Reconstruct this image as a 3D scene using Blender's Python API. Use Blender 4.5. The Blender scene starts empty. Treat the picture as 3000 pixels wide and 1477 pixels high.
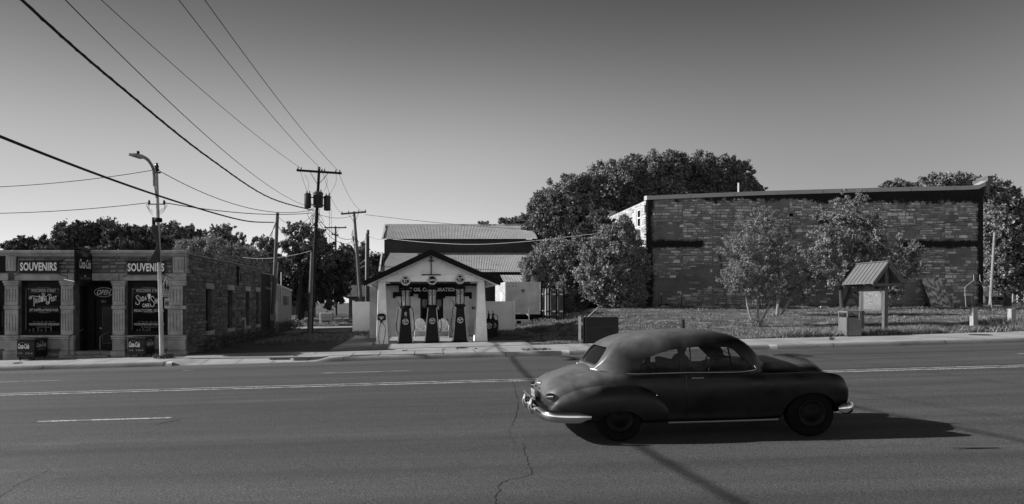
import bpy, bmesh, math, random
import numpy as np
from mathutils import Vector, Matrix, noise as mnoise
sc = bpy.context.scene
C = sc.collection
PI = math.pi
# ---------------------------------------------------------------- camera
FPX, PXC, PYH, CAMZ = 1900.0, 1240.0, 885.0, 1.97      # focal, principal column, horizon row of the 3000x1477 photo
cd = bpy.data.cameras.new('camera'); cam = bpy.data.objects.new('camera', cd); C.objects.link(cam)
cd.sensor_width = 36.0; cd.lens = FPX/3000*36
cd.shift_x = (1500-PXC)/3000; cd.shift_y = (PYH-738.5)/3000
cd.clip_end = 3000; cam.location = (0, 0, CAMZ); cam.rotation_euler = (PI/2, 0, 0)
sc.camera = cam
# ---------------------------------------------------------------- light
SUN = Vector((-2.13, .22, 1.0)).normalized()            # towards the sun
elev = math.asin(SUN.z); azim = math.atan2(SUN.x, SUN.y)
w = bpy.data.worlds.new('World'); sc.world = w; w.use_nodes = True
nt = w.node_tree; nt.nodes.clear()
sky = nt.nodes.new('ShaderNodeTexSky'); sky.sky_type = 'NISHITA'; sky.sun_disc = False
sky.sun_elevation = elev; sky.sun_rotation = azim; sky.air_density = 1.0; sky.dust_density = .6; sky.ozone_density = 1.0
sep = nt.nodes.new('ShaderNodeSeparateColor'); nt.links.new(sky.outputs[0], sep.inputs[0])
pw = nt.nodes.new('ShaderNodeMath'); pw.operation = 'POWER'; pw.inputs[1].default_value = .85
nt.links.new(sep.outputs[0], pw.inputs[0])               # black and white film behind a red filter
bg = nt.nodes.new('ShaderNodeBackground'); bg.inputs[1].default_value = .085
tcw = nt.nodes.new('ShaderNodeTexCoord'); sxw = nt.nodes.new('ShaderNodeSeparateXYZ'); nt.links.new(tcw.outputs['Generated'], sxw.inputs[0])
def wr(v, a, b, c, d):
    m = nt.nodes.new('ShaderNodeMapRange'); m.interpolation_type = 'SMOOTHSTEP'; nt.links.new(v, m.inputs[0])
    for i, q in enumerate((a, b, c, d)): m.inputs[i+1].default_value = q
    return m.outputs[0]
def wm(a, b):
    m = nt.nodes.new('ShaderNodeMath'); m.operation = 'MULTIPLY'; nt.links.new(a, m.inputs[0]); nt.links.new(b, m.inputs[1]); return m.outputs[0]
v_ = wm(wm(wm(pw.outputs[0], wr(sxw.outputs[2], .19, .46, 1.95, .72)), wr(sxw.outputs[0], .0, .65, 1., .56)), wr(sxw.outputs[0], -.75, -.1, .66, 1.))
v_ = wm(wm(v_, wr(sxw.outputs[2], .44, .75, 1., .25)), wr(sxw.outputs[1], -.5, .1, 2.0, 1.))      # zenith dimmed to deepen shade, unseen sky behind the camera brightened as added fill
nt.links.new(v_, bg.inputs[0])
wo = nt.nodes.new('ShaderNodeOutputWorld'); nt.links.new(bg.outputs[0], wo.inputs[0])
sd = bpy.data.lights.new('sun', 'SUN'); sd.energy = 5.0; sd.angle = math.radians(.53); sd.color = (1, 1, 1)
so = bpy.data.objects.new('sun', sd); C.objects.link(so); so.location = SUN*60
so.rotation_euler = SUN.to_track_quat('Z', 'Y').to_euler()
sc.view_settings.view_transform = 'Standard'; sc.view_settings.look = 'None'
sc.view_settings.exposure = .5; sc.view_settings.gamma = 1; sc.view_settings.use_curve_mapping = False
sc.render.engine = 'CYCLES'; sc.cycles.max_bounces = 6; sc.cycles.transparent_max_bounces = 12
sc.cycles.caustics_reflective = False; sc.cycles.caustics_refractive = False

# ---------------------------------------------------------------- helpers
def P(px, py, Z):                                       # photo pixel + real distance -> point
    return Vector(((px-PXC)*Z/FPX, Z, CAMZ-(py-PYH)*Z/FPX))
def X_(px, Z): return (px-PXC)*Z/FPX
def Z_(py, Z): return CAMZ-(py-PYH)*Z/FPX
def sm(t): t = max(0., min(1., t)); return t*t*(3-2*t)

class NT:
    def __init__(s, name):
        s.m = bpy.data.materials.new(name); s.m.use_nodes = True; s.t = s.m.node_tree
        s.b = s.t.nodes['Principled BSDF']; s.tc = None
    def n(s, ty, props=None, **ins):
        d = s.t.nodes.new(ty)
        for k, v in (props or {}).items(): setattr(d, k, v)
        for k, v in ins.items():
            i = d.inputs[int(k[1:])] if k[0] == 'i' and k[1:].isdigit() else d.inputs[k.replace('_', ' ')]
            s.put(i, v)
        return d
    def put(s, i, v):
        if isinstance(v, bpy.types.NodeSocket): s.t.links.new(v, i)
        elif isinstance(v, bpy.types.Node): s.t.links.new(v.outputs[0], i)
        else:
            if i.type == 'RGBA' and isinstance(v, (int, float)): v = (v, v, v, 1)
            i.default_value = v
    def obj(s):
        if not s.tc: s.tc = s.n('ShaderNodeTexCoord')
        return s.tc.outputs['Object']
    def math(s, op, a, b=0., c=0.): return s.n('ShaderNodeMath', {'operation': op}, i0=a, i1=b, i2=c).outputs[0]
    def mapping(s, scale=(1, 1, 1), v=None): return s.n('ShaderNodeMapping', None, i0=v or s.obj(), Scale=scale).outputs[0]
    def noise(s, scale, detail=4, v=None, rough=.55): return s.n('ShaderNodeTexNoise', None, Vector=v or s.obj(), Scale=scale, Detail=detail, Roughness=rough).outputs[0]
    def vor(s, scale, v=None, feat='F1', out=0): return s.n('ShaderNodeTexVoronoi', {'feature': feat}, Vector=v or s.obj(), Scale=scale).outputs[out]
    def rng(s, v, a, b, c=0., d=1.): return s.n('ShaderNodeMapRange', None, i0=v, i1=a, i2=b, i3=c, i4=d).outputs[0]
    def mix(s, f, a, b): return s.n('ShaderNodeMix', {'data_type': 'FLOAT'}, i0=f, i2=a, i3=b).outputs[0]
    def xyz(s, v=None): return s.n('ShaderNodeSeparateXYZ', None, i0=v or s.obj()).outputs
    def isl(s): return s.n('ShaderNodeNewGeometry').outputs['Random Per Island']
    def col(s, v): s.put(s.b.inputs['Base Color'], v)
    def bump(s, h, st=.3, dist=.02): s.put(s.b.inputs['Normal'], s.n('ShaderNodeBump', None, Strength=st, Distance=dist, Height=h).outputs[0])
    def done(s, rough=.8, metal=0., spec=.3):
        s.put(s.b.inputs['Roughness'], rough); s.b.inputs['Metallic'].default_value = metal
        s.b.inputs['Specular IOR Level'].default_value = spec
        return s.m

MATS = {}
def M(name, c=.2, var=.25, scale=3., rough=.8, metal=0., bump=0., bs=None, spec=.3, streak=None, fine=0., isl=0.):
    if name in MATS: return MATS[name]
    t = NT(name)
    v = t.mapping(streak) if streak else t.obj()
    f = t.rng(t.noise(scale, 5, v), .3, .7, c*(1-var), c*(1+var))
    if fine: f = t.math('MULTIPLY', f, t.rng(t.noise(scale*14, 2, v), .3, .7, 1-fine, 1+fine))
    if isl: f = t.math('MULTIPLY', f, t.rng(t.isl(), 0, 1, 1-isl, 1+isl))
    t.col(f)
    if bump: t.bump(t.noise(bs or scale*6, 4, v), bump, .02)
    MATS[name] = t.done(rough, metal, spec); return MATS[name]

def rootof(o):
    while o.parent: o = o.parent
    return o
class MB:
    def __init__(s): s.v = []; s.f = []
    def add(s, vs, fs):
        n = len(s.v); s.v += [tuple(v) for v in vs]; s.f += [tuple(i+n for i in f) for f in fs]; return s
    def box(s, x0, x1, y0, y1, z0, z1):
        return s.add([(x0, y0, z0), (x1, y0, z0), (x1, y1, z0), (x0, y1, z0), (x0, y0, z1), (x1, y0, z1), (x1, y1, z1), (x0, y1, z1)],
              [(0, 3, 2, 1), (4, 5, 6, 7), (0, 1, 5, 4), (1, 2, 6, 5), (2, 3, 7, 6), (3, 0, 4, 7)])
    def hexa(s, lo, hi):                                   # 4 lower + 4 upper points, both counter-clockwise from above
        return s.add(list(lo)+list(hi), [(0, 3, 2, 1), (4, 5, 6, 7), (0, 1, 5, 4), (1, 2, 6, 5), (2, 3, 7, 6), (3, 0, 4, 7)])
    def prism(s, pts, d):                                  # planar polygon pushed along vector d
        n = len(pts); d = Vector(d); a = [Vector(p) for p in pts]; b = [p+d for p in a]
        fs = [tuple(range(n)), tuple(range(2*n-1, n-1, -1))]+[((i+1) % n, i, i+n, (i+1) % n+n) for i in range(n)]
        return s.add(a+b, fs)
    def sheet(s, pts): return s.add(pts, [tuple(range(len(pts)))])
    def tube(s, pts, r, n=8, cap=True):
        pts = [Vector(p) for p in pts]; m = len(pts)
        rs = r if isinstance(r, (list, tuple)) else [r]*m
        vs = []; up = None
        for i, p in enumerate(pts):
            t = (pts[min(i+1, m-1)]-pts[max(i-1, 0)])
            if t.length < 1e-9: t = Vector((0, 0, 1))
            t.normalize()
            if up is None:
                a = Vector((0, 0, 1)) if abs(t.z) < .9 else Vector((1, 0, 0)); up = (a-t*a.dot(t)).normalized()
            else:
                up = up-t*up.dot(t); up.normalize()
            sd_ = t.cross(up)
            for k in range(n):
                a = 2*PI*k/n; vs.append(p+(up*math.cos(a)+sd_*math.sin(a))*rs[i])
        fs = [(i*n+k, i*n+(k+1) % n, (i+1)*n+(k+1) % n, (i+1)*n+k) for i in range(m-1) for k in range(n)]
        if cap: fs += [tuple(range(n-1, -1, -1)), tuple((m-1)*n+k for k in range(n))]
        return s.add(vs, fs)
    def bar(s, a, b, w, h, up=(0, 0, 1)):                  # square bar from a to b
        a = Vector(a); b = Vector(b); t = (b-a).normalized(); u = Vector(up); u = (u-t*u.dot(t))
        if u.length < 1e-4: u = Vector((1, 0, 0))-t*t.x
        u.normalize(); q = t.cross(u)
        lo = [a-q*w/2-u*h/2, a+q*w/2-u*h/2, a+q*w/2+u*h/2, a-q*w/2+u*h/2]
        hi = [p+(b-a) for p in lo]
        return s.hexa(lo, hi)
    def lathe(s, prof, n=24, o=(0, 0, 0), axis='z'):
        vs = []
        for r, z in prof:
            for k in range(n):
                a = 2*PI*k/n; c_, s_ = r*math.cos(a), r*math.sin(a)
                v = {'z': (c_, s_, z), 'y': (c_, z, s_), 'x': (z, c_, s_)}[axis]
                vs.append((v[0]+o[0], v[1]+o[1], v[2]+o[2]))
        m = len(prof)
        fs = [(i*n+k, i*n+(k+1) % n, (i+1)*n+(k+1) % n, (i+1)*n+k) for i in range(m-1) for k in range(n)]
        fs += [tuple(range(n-1, -1, -1)), tuple((m-1)*n+k for k in range(n))]
        return s.add(vs, fs)
    def mesh(s, name, smooth=False):
        me = bpy.data.meshes.new(name); me.from_pydata(s.v, [], s.f)
        bm = bmesh.new(); bm.from_mesh(me); bmesh.ops.recalc_face_normals(bm, faces=bm.faces); bm.to_mesh(me); bm.free()
        if smooth:
            me.polygons.foreach_set('use_smooth', [True]*len(me.polygons)); me.update()
        return me
    def build(s, name, mat, parent=None, smooth=False, world=True, bevel=0.):
        if parent is not None and world:
            L = rootof(parent).location; s.v = [(v[0]-L.x, v[1]-L.y, v[2]-L.z) for v in s.v]
        return link(name, s.mesh(name, smooth), mat, parent, bevel, smooth)
def link(name, me, mat, parent=None, bevel=0., smooth=False):
    o = bpy.data.objects.new(name, me); C.objects.link(o)
    if mat:
        for q in (mat if isinstance(mat, (list, tuple)) else [mat]): me.materials.append(q)
    if parent is not None: o.parent = parent
    if bevel:
        b = o.modifiers.new('bevel', 'BEVEL'); b.width = bevel; b.segments = 2; b.limit_method = 'ANGLE'; b.angle_limit = .6
    if smooth:
        o.data.set_sharp_from_angle(angle=.7)
    return o
def tag(o, label=None, cat=None, group=None, kind=None):
    if label: o['label'] = label
    if cat: o['category'] = cat
    if group: o['group'] = group
    if kind: o['kind'] = kind
    return o
def E(name, label, cat, loc, group=None, rz=0.):
    o = bpy.data.objects.new(name, None); C.objects.link(o); o.location = loc; o.rotation_euler = (0, 0, rz)
    o.empty_display_size = .2
    return tag(o, label, cat, group)
def S(name, mb, mat, smooth=False): return tag(mb.build(name, mat, None, smooth), kind='structure')
def dup(root, loc, rz=None, label=None):
    r = root.copy(); C.objects.link(r); r.location = loc
    if rz is not None: r.rotation_euler = (0, 0, rz)
    if label: r['label'] = label
    for ch in list(root.children):
        c = ch.copy(); C.objects.link(c); c.parent = r
        for g in list(ch.children):
            d = g.copy(); C.objects.link(d); d.parent = c
    return r
def text(name, s, w, h, loc, mat, parent, rot=(PI/2, 0, 0), bold=0., shear=0., depth=.004, world=True, spacing=1., align='c'):
    """lettering fitted into a box of width w and height h, centred on loc, facing -Y by default"""
    cu = bpy.data.curves.new(name, 'FONT'); cu.body = s; cu.size = 1; cu.offset = bold; cu.shear = shear; cu.extrude = 0; cu.space_character = spacing
    cu.resolution_u = 3
    t = bpy.data.objects.new(name, cu); C.objects.link(t)
    dg = bpy.context.evaluated_depsgraph_get(); me = bpy.data.meshes.new_from_object(t.evaluated_get(dg))
    bpy.data.objects.remove(t); bpy.data.curves.remove(cu)
    n = len(me.vertices); a = np.empty(n*3); me.vertices.foreach_get('co', a); a = a.reshape(-1, 3)
    lo, hi = a.min(0), a.max(0)
    a[:, 0] = (a[:, 0]-(lo[0]+hi[0])/2)*w/(hi[0]-lo[0]); a[:, 1] = (a[:, 1]-(lo[1]+hi[1])/2)*h/(hi[1]-lo[1]); a[:, 2] = depth
    from mathutils import Euler
    R = np.array(Euler(rot).to_matrix()); a = a@R.T+np.array(loc)
    if world and parent is not None: a -= np.array(rootof(parent).location)
    me.vertices.foreach_set('co', a.ravel()); me.update(); me.name = name
    me.materials.clear()
    return link(name, me, mat, parent)
def arr_mesh(name, V, F):                               # V (n,3), F (m,k) numpy
    me = bpy.data.meshes.new(name); n, m, k = len(V), len(F), F.shape[1]
    me.vertices.add(n); me.vertices.foreach_set('co', V.astype(np.float32).ravel())
    me.loops.add(m*k); me.loops.foreach_set('vertex_index', F.astype(np.int32).ravel())
    me.polygons.add(m); me.polygons.foreach_set('loop_start', np.arange(0, m*k, k, dtype=np.int32))
    me.update(calc_edges=True); return me
def catmull(pts, n):
    """smooth curve through pts (list of equal length tuples)"""
    p = np.array(pts, float); p = np.vstack([2*p[0]-p[1], p, 2*p[-1]-p[-2]]); out = []
    m = len(pts)-1
    for k in range(n+1):
        u = k/n*m; i = min(int(u), m-1); t = u-i; a, b, c, d = p[i], p[i+1], p[i+2], p[i+3]
        out.append(.5*((2*b)+(-a+c)*t+(2*a-5*b+4*c-d)*t*t+(-a+3*b-3*c+d)*t**3))
    return np.array(out)

# ---------------------------------------------------------------- ground heights
YC, YK, YN = 15.85, 24.35, 4.6                             # road centre, far kerb, near kerb
def GR(x): return .028*x
def KH(x):                                                 # kerb height: dropped across the driveway
    return .15*(1-sm((x+9.6)/.5)*(1-sm((x+4.3)/.9)))
def G(x, y):
    if y <= YK and y >= YN: return GR(x)-.02*abs(y-YC)
    if y < YN: return GR(x)-.02*(YC-YN)+.14
    e = GR(x)-.17
    if y < 26.3: return e+KH(x)+(.17-KH(x))*sm((y-YK)/1.95)
    z = e+.17+.008*(y-26.3)
    fl = .028*max(-12., min(x, 42.))+.02 + .05
    z = z*(1-sm((y-42)/25))+fl*sm((y-42)/25)
    if x > 4:
        m = sm((y-28.2)/18)*sm((x-5)/9)
        z = z*(1-m)+max(1.58, z)*m if y < 60 else z*(1-m)+1.45*m
    return z
# ================================================================ SETTING: ground, road, pavement
t = NT('dirt_and_grass'); o_ = t.obj()
f = t.rng(t.noise(.35, 6), .35, .65, .045, .10); f = t.math('MULTIPLY', f, t.rng(t.noise(7, 6), .3, .7, .35, 1.7)); f = t.mix(t.rng(t.noise(.9, 6, None, .65), .54, .64), f, .24)
t.col(f); t.bump(t.noise(12, 5), .6, .05); M_GROUND = t.done(.95)
def gridmesh(name, xs, ys, zf, mat):
    V = np.array([(x, y, zf(x, y)) for y in ys for x in xs]); nx = len(xs)
    F = np.array([(j*nx+i, j*nx+i+1, (j+1)*nx+i+1, (j+1)*nx+i) for j in range(len(ys)-1) for i in range(nx-1)])
    me = arr_mesh(name, V, F); me.polygons.foreach_set('use_smooth', [True]*len(F)); return link(name, me, mat)
xs = sorted(set([-1500, -700, -300, -150, -90, -60, -45]+list(np.arange(-34, 50.1, .8))+[55, 65, 80, 110, 200, 500, 1500]))
ys = [-300, -60, -20, 0, YN-.1, YN+.02, 8, 10, 12, 14, YC, 18, 20, 22, YK-.05, YK+.06, 25, 26.3]+list(np.arange(27, 62, .8))+[64, 68, 74, 82, 95, 120, 200, 500, 1600]
def gz(x, y):
    z = G(max(-40., min(x, 60.)), y)
    under = .05 if YN-2.5 <= y <= 28.0 else 0.
    return z-under
tag(gridmesh('ground', xs, ys, gz, M_GROUND), kind='structure')
# asphalt
t = NT('asphalt'); x, y, z = t.xyz()
lane = t.noise(1., 4, t.mapping((.03, .9, 1)), .5); lane2 = t.noise(1., 3, t.mapping((.012, 2.4, 1)), .5)
fine = t.noise(55, 3); spk = t.vor(38)
f = t.rng(lane, .3, .7, .046, .080); f = t.math('MULTIPLY', f, t.rng(lane2, .3, .7, .84, 1.16))
f = t.math('MULTIPLY', f, t.rng(fine, .28, .72, .38, 1.6))
f = t.math('MULTIPLY', f, t.rng(t.noise(70, 2), .34, .66, .45, 1.6))
trk = t.math('MULTIPLY', t.math('SINE', t.math('MULTIPLY', t.math('SUBTRACT', y, YC), 3.55)), t.rng(t.noise(.5, 3), .3, .7, .03, .13))
f = t.math('MULTIPLY', f, t.math('ADD', trk, 1.))
near = t.rng(y, 23.2, 24.3, 0., .7)                        # pale grit gathers along the gutter
f = t.math('ADD', f, t.math('MULTIPLY', near, t.rng(t.noise(30, 3), .4, .7, .0, .07)))
f = t.mix(t.rng(spk, .0, .15, .9, 0.), f, .26)
pt = t.rng(t.noise(.8, 6, t.mapping((.35, 1.2, 1)), .7), .56, .68, 0., .8)
f = t.mix(pt, f, t.math('MULTIPLY', f, 1.3))
t.col(f); t.bump(fine, .35, .01); M_ROAD = t.done(.82, spec=.35)
xr_ = [-1500, -600, -200, -80, -40]+list(np.arange(-30, 46, 2.))+[60, 100, 300, 1500]
def gx(x): return max(-60., min(x, 90.))
yr = [YN, 9, 11, 13, 14.5, YC, 17.2, 19, 21, 23, YK]
tag(gridmesh('road', xr_, yr, lambda x, y: GR(gx(x))-.02*abs(y-YC), M_ROAD), kind='structure')
def rz(x, y, dz=.004): return GR(x)-.02*abs(y-YC)+dz
t = NT('road_paint'); f = t.rng(t.noise(26, 4), .36, .62, .13, .62); f = t.mix(t.rng(t.noise(3, 4), .38, .5), .2, f); t.col(f); M_PAINT = t.done(.8)
def strip(mb, x0, x1, y, w_, dz=.004, tp=.0):
    n = max(1, int((x1-x0)/2)); 
    for i in range(n):
        a = x0+(x1-x0)*i/n; b = x0+(x1-x0)*(i+1)/n
        mb.sheet([(a+(tp if i == 0 else 0), y-w_/2, rz(a, y-w_/2, dz)), (b-(tp if i == n-1 else 0), y-w_/2, rz(b, y-w_/2, dz)), (b, y+w_/2, rz(b, y+w_/2, dz)), (a, y+w_/2, rz(a, y+w_/2, dz))])
mb = MB(); strip(mb, -60, 90, YC-.16, .11); S('centre_line', mb, M_PAINT)
mb = MB(); strip(mb, -60, 90, YC+.16, .11); S('centre_line', mb, M_PAINT)
mb = MB()
for a, b, y in [(-7.27, -4.72, 12.18), (-20, -17, 12.18), (4.3, 7.4, 12.18), (16.5, 19.5, 12.18), (-24, -10.75, 19.35), (-3.05, -.38, 19.35), (8.3, 11, 19.35), (17.7, 24, 19.35), (-8.15, -7.75, 21.9)]:
    strip(mb, a, b, y, .11 if y < 20 else .07, tp=.06)
S('lane_line', mb, M_PAINT)
# seam and cracks of the asphalt: thin dark tar-less splits
M_CRACK = M('crack', .012, .3, 8)
def ribbon(mb, pts, w0, zf, rnd):
    for i in range(len(pts)-1):
        (x0, y0), (x1, y1) = pts[i], pts[i+1]; dx, dy = x1-x0, y1-y0; L = math.hypot(dx, dy) or 1
        w_ = w0*(.5+rnd.random()); nx_, ny_ = -dy/L*w_/2, dx/L*w_/2
        mb.sheet([(x0-nx_, y0-ny_, zf(x0, y0)), (x1-nx_, y1-ny_, zf(x1, y1)), (x1+nx_, y1+ny_, zf(x1, y1)), (x0+nx_, y0+ny_, zf(x0, y0))])
def wander(pts, n, j, rnd):
    out = []
    for i in range(len(pts)-1):
        (x0, y0), (x1, y1) = pts[i], pts[i+1]
        for k in range(n):
            u = k/n; out.append((x0+(x1-x0)*u+rnd.uniform(-j, j), y0+(y1-y0)*u+rnd.uniform(-j, j)))
    return out+[pts[-1]]
rnd = random.Random(5); mb = MB()
def rp(px, py):                                            # photo pixel -> road point
    Z = 10.
    for _ in range(12):
        x = X_(px, Z); h = CAMZ-(GR(x)-.02*abs(Z-YC)); Z = h*FPX/(py-PYH)
    return (X_(px, Z), Z)
cr = [rp(1508, 1228), rp(1490, 1262), rp(1507, 1300)]; ribbon(mb, wander(cr, 9, .02, rnd), .006, lambda x, y: rz(x, y, .003), rnd)
cr = [rp(1532, 1300), rp(1545, 1345), rp(1561, 1390), rp(1470, 1413), rp(1450, 1460), rp(1455, 1500)]
ribbon(mb, wander(cr, 10, .022, rnd), .007, lambda x, y: rz(x, y, .003), rnd)
cr = [rp(0, 1458), rp(60, 1415), rp(150, 1375)]; ribbon(mb, wander(cr, 9, .02, rnd), .006, lambda x, y: rz(x, y, .003), rnd)
cr = [rp(1500, 1115), rp(1520, 1180), rp(1508, 1228)]; ribbon(mb, wander(cr, 9, .02, rnd), .008, lambda x, y: rz(x, y, .003), rnd)
ribbon(mb, wander([(x, 12.05) for x in range(-24, 30, 2)], 8, .006, rnd), .008, lambda x, y: rz(x, y, .003), rnd)
cr = [rp(455, 1245), rp(500, 1235), rp(530, 1230)]; ribbon(mb, wander(cr, 9, .03, rnd), .03, lambda x, y: rz(x, y, .003), rnd)
S('road_cracks', mb, M_CRACK)
# tar patch and worn streaks
mb = MB()
for (px, py, w_, h_) in [(2905, 1313, .55, .03), (1245, 1008+60, .0, .0)]:
    if w_:
        x, y = rp(px, py); mb.add([(x+w_*math.cos(a)*(1+.2*math.sin(3*a)), y+h_*math.sin(a), rz(x, y, .0035)) for a in np.linspace(0, 2*PI, 14)[:-1]], [tuple(range(13))])
S('tar_patch', mb, M('tar', .02, .3, 9))
# kerb + pavement
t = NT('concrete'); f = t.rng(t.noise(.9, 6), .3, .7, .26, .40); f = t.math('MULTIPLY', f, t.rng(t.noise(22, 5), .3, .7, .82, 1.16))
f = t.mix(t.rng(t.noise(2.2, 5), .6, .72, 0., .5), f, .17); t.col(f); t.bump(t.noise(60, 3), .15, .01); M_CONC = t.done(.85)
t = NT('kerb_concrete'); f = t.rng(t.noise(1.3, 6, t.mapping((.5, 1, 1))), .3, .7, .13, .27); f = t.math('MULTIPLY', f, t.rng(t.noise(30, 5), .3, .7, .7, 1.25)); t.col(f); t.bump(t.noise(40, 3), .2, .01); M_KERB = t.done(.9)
xk = [-60, -40]+list(np.arange(-30, 46.1, .4))+[60, 90]
mb = MB()
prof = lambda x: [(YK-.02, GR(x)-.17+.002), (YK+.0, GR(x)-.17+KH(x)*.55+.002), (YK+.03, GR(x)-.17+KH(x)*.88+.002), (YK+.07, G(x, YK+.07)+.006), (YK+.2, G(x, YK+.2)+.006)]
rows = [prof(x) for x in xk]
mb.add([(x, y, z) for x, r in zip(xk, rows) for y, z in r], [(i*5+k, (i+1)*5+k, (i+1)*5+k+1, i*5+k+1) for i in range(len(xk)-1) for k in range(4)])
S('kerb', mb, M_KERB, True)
tag(gridmesh('pavement', xk, [YK+.2, 24.9, 25.4, 26.0, 26.3, 26.9, 27.55], lambda x, y: G(x, y)+.004, M_CONC), kind='structure')
tag(gridmesh('near_pavement', [-60, -30, 0, 30, 90], [YN-2.2, YN-.15, YN-.02, YN], lambda x, y: G(x, min(y, YN-.01))+(.0 if y < YN-.01 else -.13), M_CONC), kind='structure')
mb = MB(); zf = lambda x, y: G(x, y)+.008
for px in [1040, 1117, 1216, 1296, 1385, 1473, 1557, 1663]:
    x = X_(px, 26.3); mb.sheet([(x-.012, YK+.06, zf(x, YK+.06)), (x+.012, YK+.06, zf(x, YK+.06)), (x+.012, 25.4, zf(x, 25.4)), (x-.012, 25.4, zf(x, 25.4))])
    mb.sheet([(x-.012, 25.4, zf(x, 25.4)), (x+.012, 25.4, zf(x, 25.4)), (x+.012, 26.3, zf(x, 26.3)), (x-.012, 26.3, zf(x, 26.3))])
for x in list(np.arange(-26, -3.5, 1.35))+list(np.arange(7.2, 44, 1.7)):
    for a, b in ((YK+.06, 25.4), (25.4, 26.3), (26.3, 27.5)): mb.sheet([(x-.009, a, zf(x, a)), (x+.009, a, zf(x, a)), (x+.009, b, zf(x, b)), (x-.009, b, zf(x, b))])
for i in range(60):
    a, b = -30+i*1.2, -28.8+i*1.2; mb.sheet([(a, 26.29, zf(a, 26.3)), (b, 26.29, zf(b, 26.3)), (b, 26.31, zf(b, 26.31)), (a, 26.31, zf(a, 26.31))])
for x in [-19.8, -17.1, -14.3, -9.75, -3.0, .1, 3.1, 9.1, 12.2, 15.4, 19.6, 24.7]:      # joints in the kerb face
    mb.add([(x-.012, y-.004, z+.003) for y, z in prof(x)]+[(x+.012, y-.004, z+.003) for y, z in prof(x)], [(k, k+1, k+6, k+5) for k in range(4)])
S('pavement_joints', mb, M('joint', .035, .4, 6))
mb = MB()
for (x, w_) in [(-9.55, .22), (5.35, .3), (13.15, .3)]:      # dabs of white paint on the kerb
    r = prof(x); mb.add([(x-w_/2, y-.005, z+.004) for y, z in r]+[(x+w_/2, y-.005, z+.004) for y, z in r], [(k, k+1, k+6, k+5) for k in range(4)])
S('kerb_paint', mb, M('kerb_white', .6, .3, 12))
M_IRON = M('cast_iron', .05, .3, 20, .6, .6)
def disc_(x, y, r, n=20, ry=None): return [(x+r*math.cos(a), y+(ry or r)*math.sin(a), G(x, y)+.012) for a in np.linspace(0, 2*PI, n+1)[:-1]]
for lab, x, y, r in [('round iron cover set in pavement before the middle fuel pump', X_(1353, 27.0), 27.0, .27), ('small dark round cover in pavement by left end of the stone store', X_(52, 25.6), 25.6, .17), ('thin round cover in the pale pavement right of the notice kiosk', X_(2872, 26.3), 26.3, .38)]:
    mb = MB().prism(disc_(x, y, r), (0, 0, .01)); mb.prism([(px_, py_, pz+.01) for px_, py_, pz in disc_(x, y, r*.8)], (0, 0, .006))
    tag(mb.build('manhole_cover', M_IRON), lab, 'manhole cover', 'covers in the pavement')
# driveway, concrete strip beside the station, forecourt slab, lane, yard
t = NT('driveway_asphalt'); f = t.rng(t.noise(.8, 6), .3, .7, .05, .10); f = t.math('MULTIPLY', f, t.rng(t.noise(14, 5), .3, .7, .6, 1.4)); t.col(f); t.bump(t.noise(40, 4), .5, .02); M_DRIVE = t.done(.9)
tag(gridmesh('driveway', list(np.arange(-9.9, -3.1, .5)), list(np.arange(27.55, 43.2, .8)), lambda x, y: G(x, y)+.012, M_DRIVE), kind='structure')
tag(gridmesh('path', list(np.arange(-4.0+.0, 4.61, .43)), [27.55, 28.2, 29, 29.8, 30.4], lambda x, y: G(x, y)+.018, M_CONC), kind='structure')
tag(gridmesh('path', [-3.95, -3.4, -2.9, -2.4], [30.4, 32, 34, 36, 38, 40], lambda x, y: G(x, y)+.018, M_CONC), kind='structure')
tag(gridmesh('path', [19.2, 20.4, 21.6, 22.6], [27.55, 28, 29, 30.2], lambda x, y: G(x, y)+.018, M_CONC), kind='structure')
t = NT('pale_gravel'); f = t.rng(t.noise(.5, 5), .3, .7, .24, .38); f = t.math('MULTIPLY', f, t.rng(t.noise(28, 4), .3, .7, .65, 1.3)); t.col(f); t.bump(t.noise(60, 3), .6, .03); M_GRAV = t.done(.95)
tag(gridmesh('gravel_lane', list(np.arange(-30, 1, 1.5)), [43.2, 45, 47, 49, 51, 53, 55], lambda x, y: G(x, y)+.014+.0*x, M_GRAV), kind='structure')
tag(gridmesh('side_street', [37, 40, 44, 50, 58, 70], [50, 53, 56, 60], lambda x, y: max(G(x, y), 1.4)+.02, M_CONC), kind='structure')
tag(gridmesh('park_path', [48, 52, 58, 66, 80], [86, 90, 96], lambda x, y: 1.5+.02, M_CONC), kind='structure')
# ================================================================ STONE STORE (left)
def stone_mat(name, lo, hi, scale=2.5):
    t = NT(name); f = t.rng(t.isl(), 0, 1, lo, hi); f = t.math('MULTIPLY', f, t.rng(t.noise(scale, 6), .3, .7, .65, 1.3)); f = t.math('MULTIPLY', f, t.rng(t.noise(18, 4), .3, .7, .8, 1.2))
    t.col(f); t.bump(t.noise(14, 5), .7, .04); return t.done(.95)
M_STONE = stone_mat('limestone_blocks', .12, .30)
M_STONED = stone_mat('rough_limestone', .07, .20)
M_DRESS = M('dressed_limestone', .30, .3, 2.2, .9, bump=.35, bs=25, fine=.15)
M_MORT = M('mortar', .10, .4, 3, .95, bump=.4)
M_GLASSD = M('dark_window_glass', .004, .3, 2, .10, spec=.04)
M_BLACK = M('black_paint', .007, .3, 4, .6, spec=.12)
M_WHITE = M('white_lettering', .72, .06, 3, .6)
M_LETTER = M('cream_lettering', .5, .1, 3, .6)
M_DARKW = M('dark_painted_wood', .010, .4, 5, .7, spec=.12)
M_STEEL = M('galvanised_steel', .42, .2, 6, .45, .7)
M_SIGN = M('dark_sign_board', .022, .2, 3, .6, spec=.15)
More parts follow.
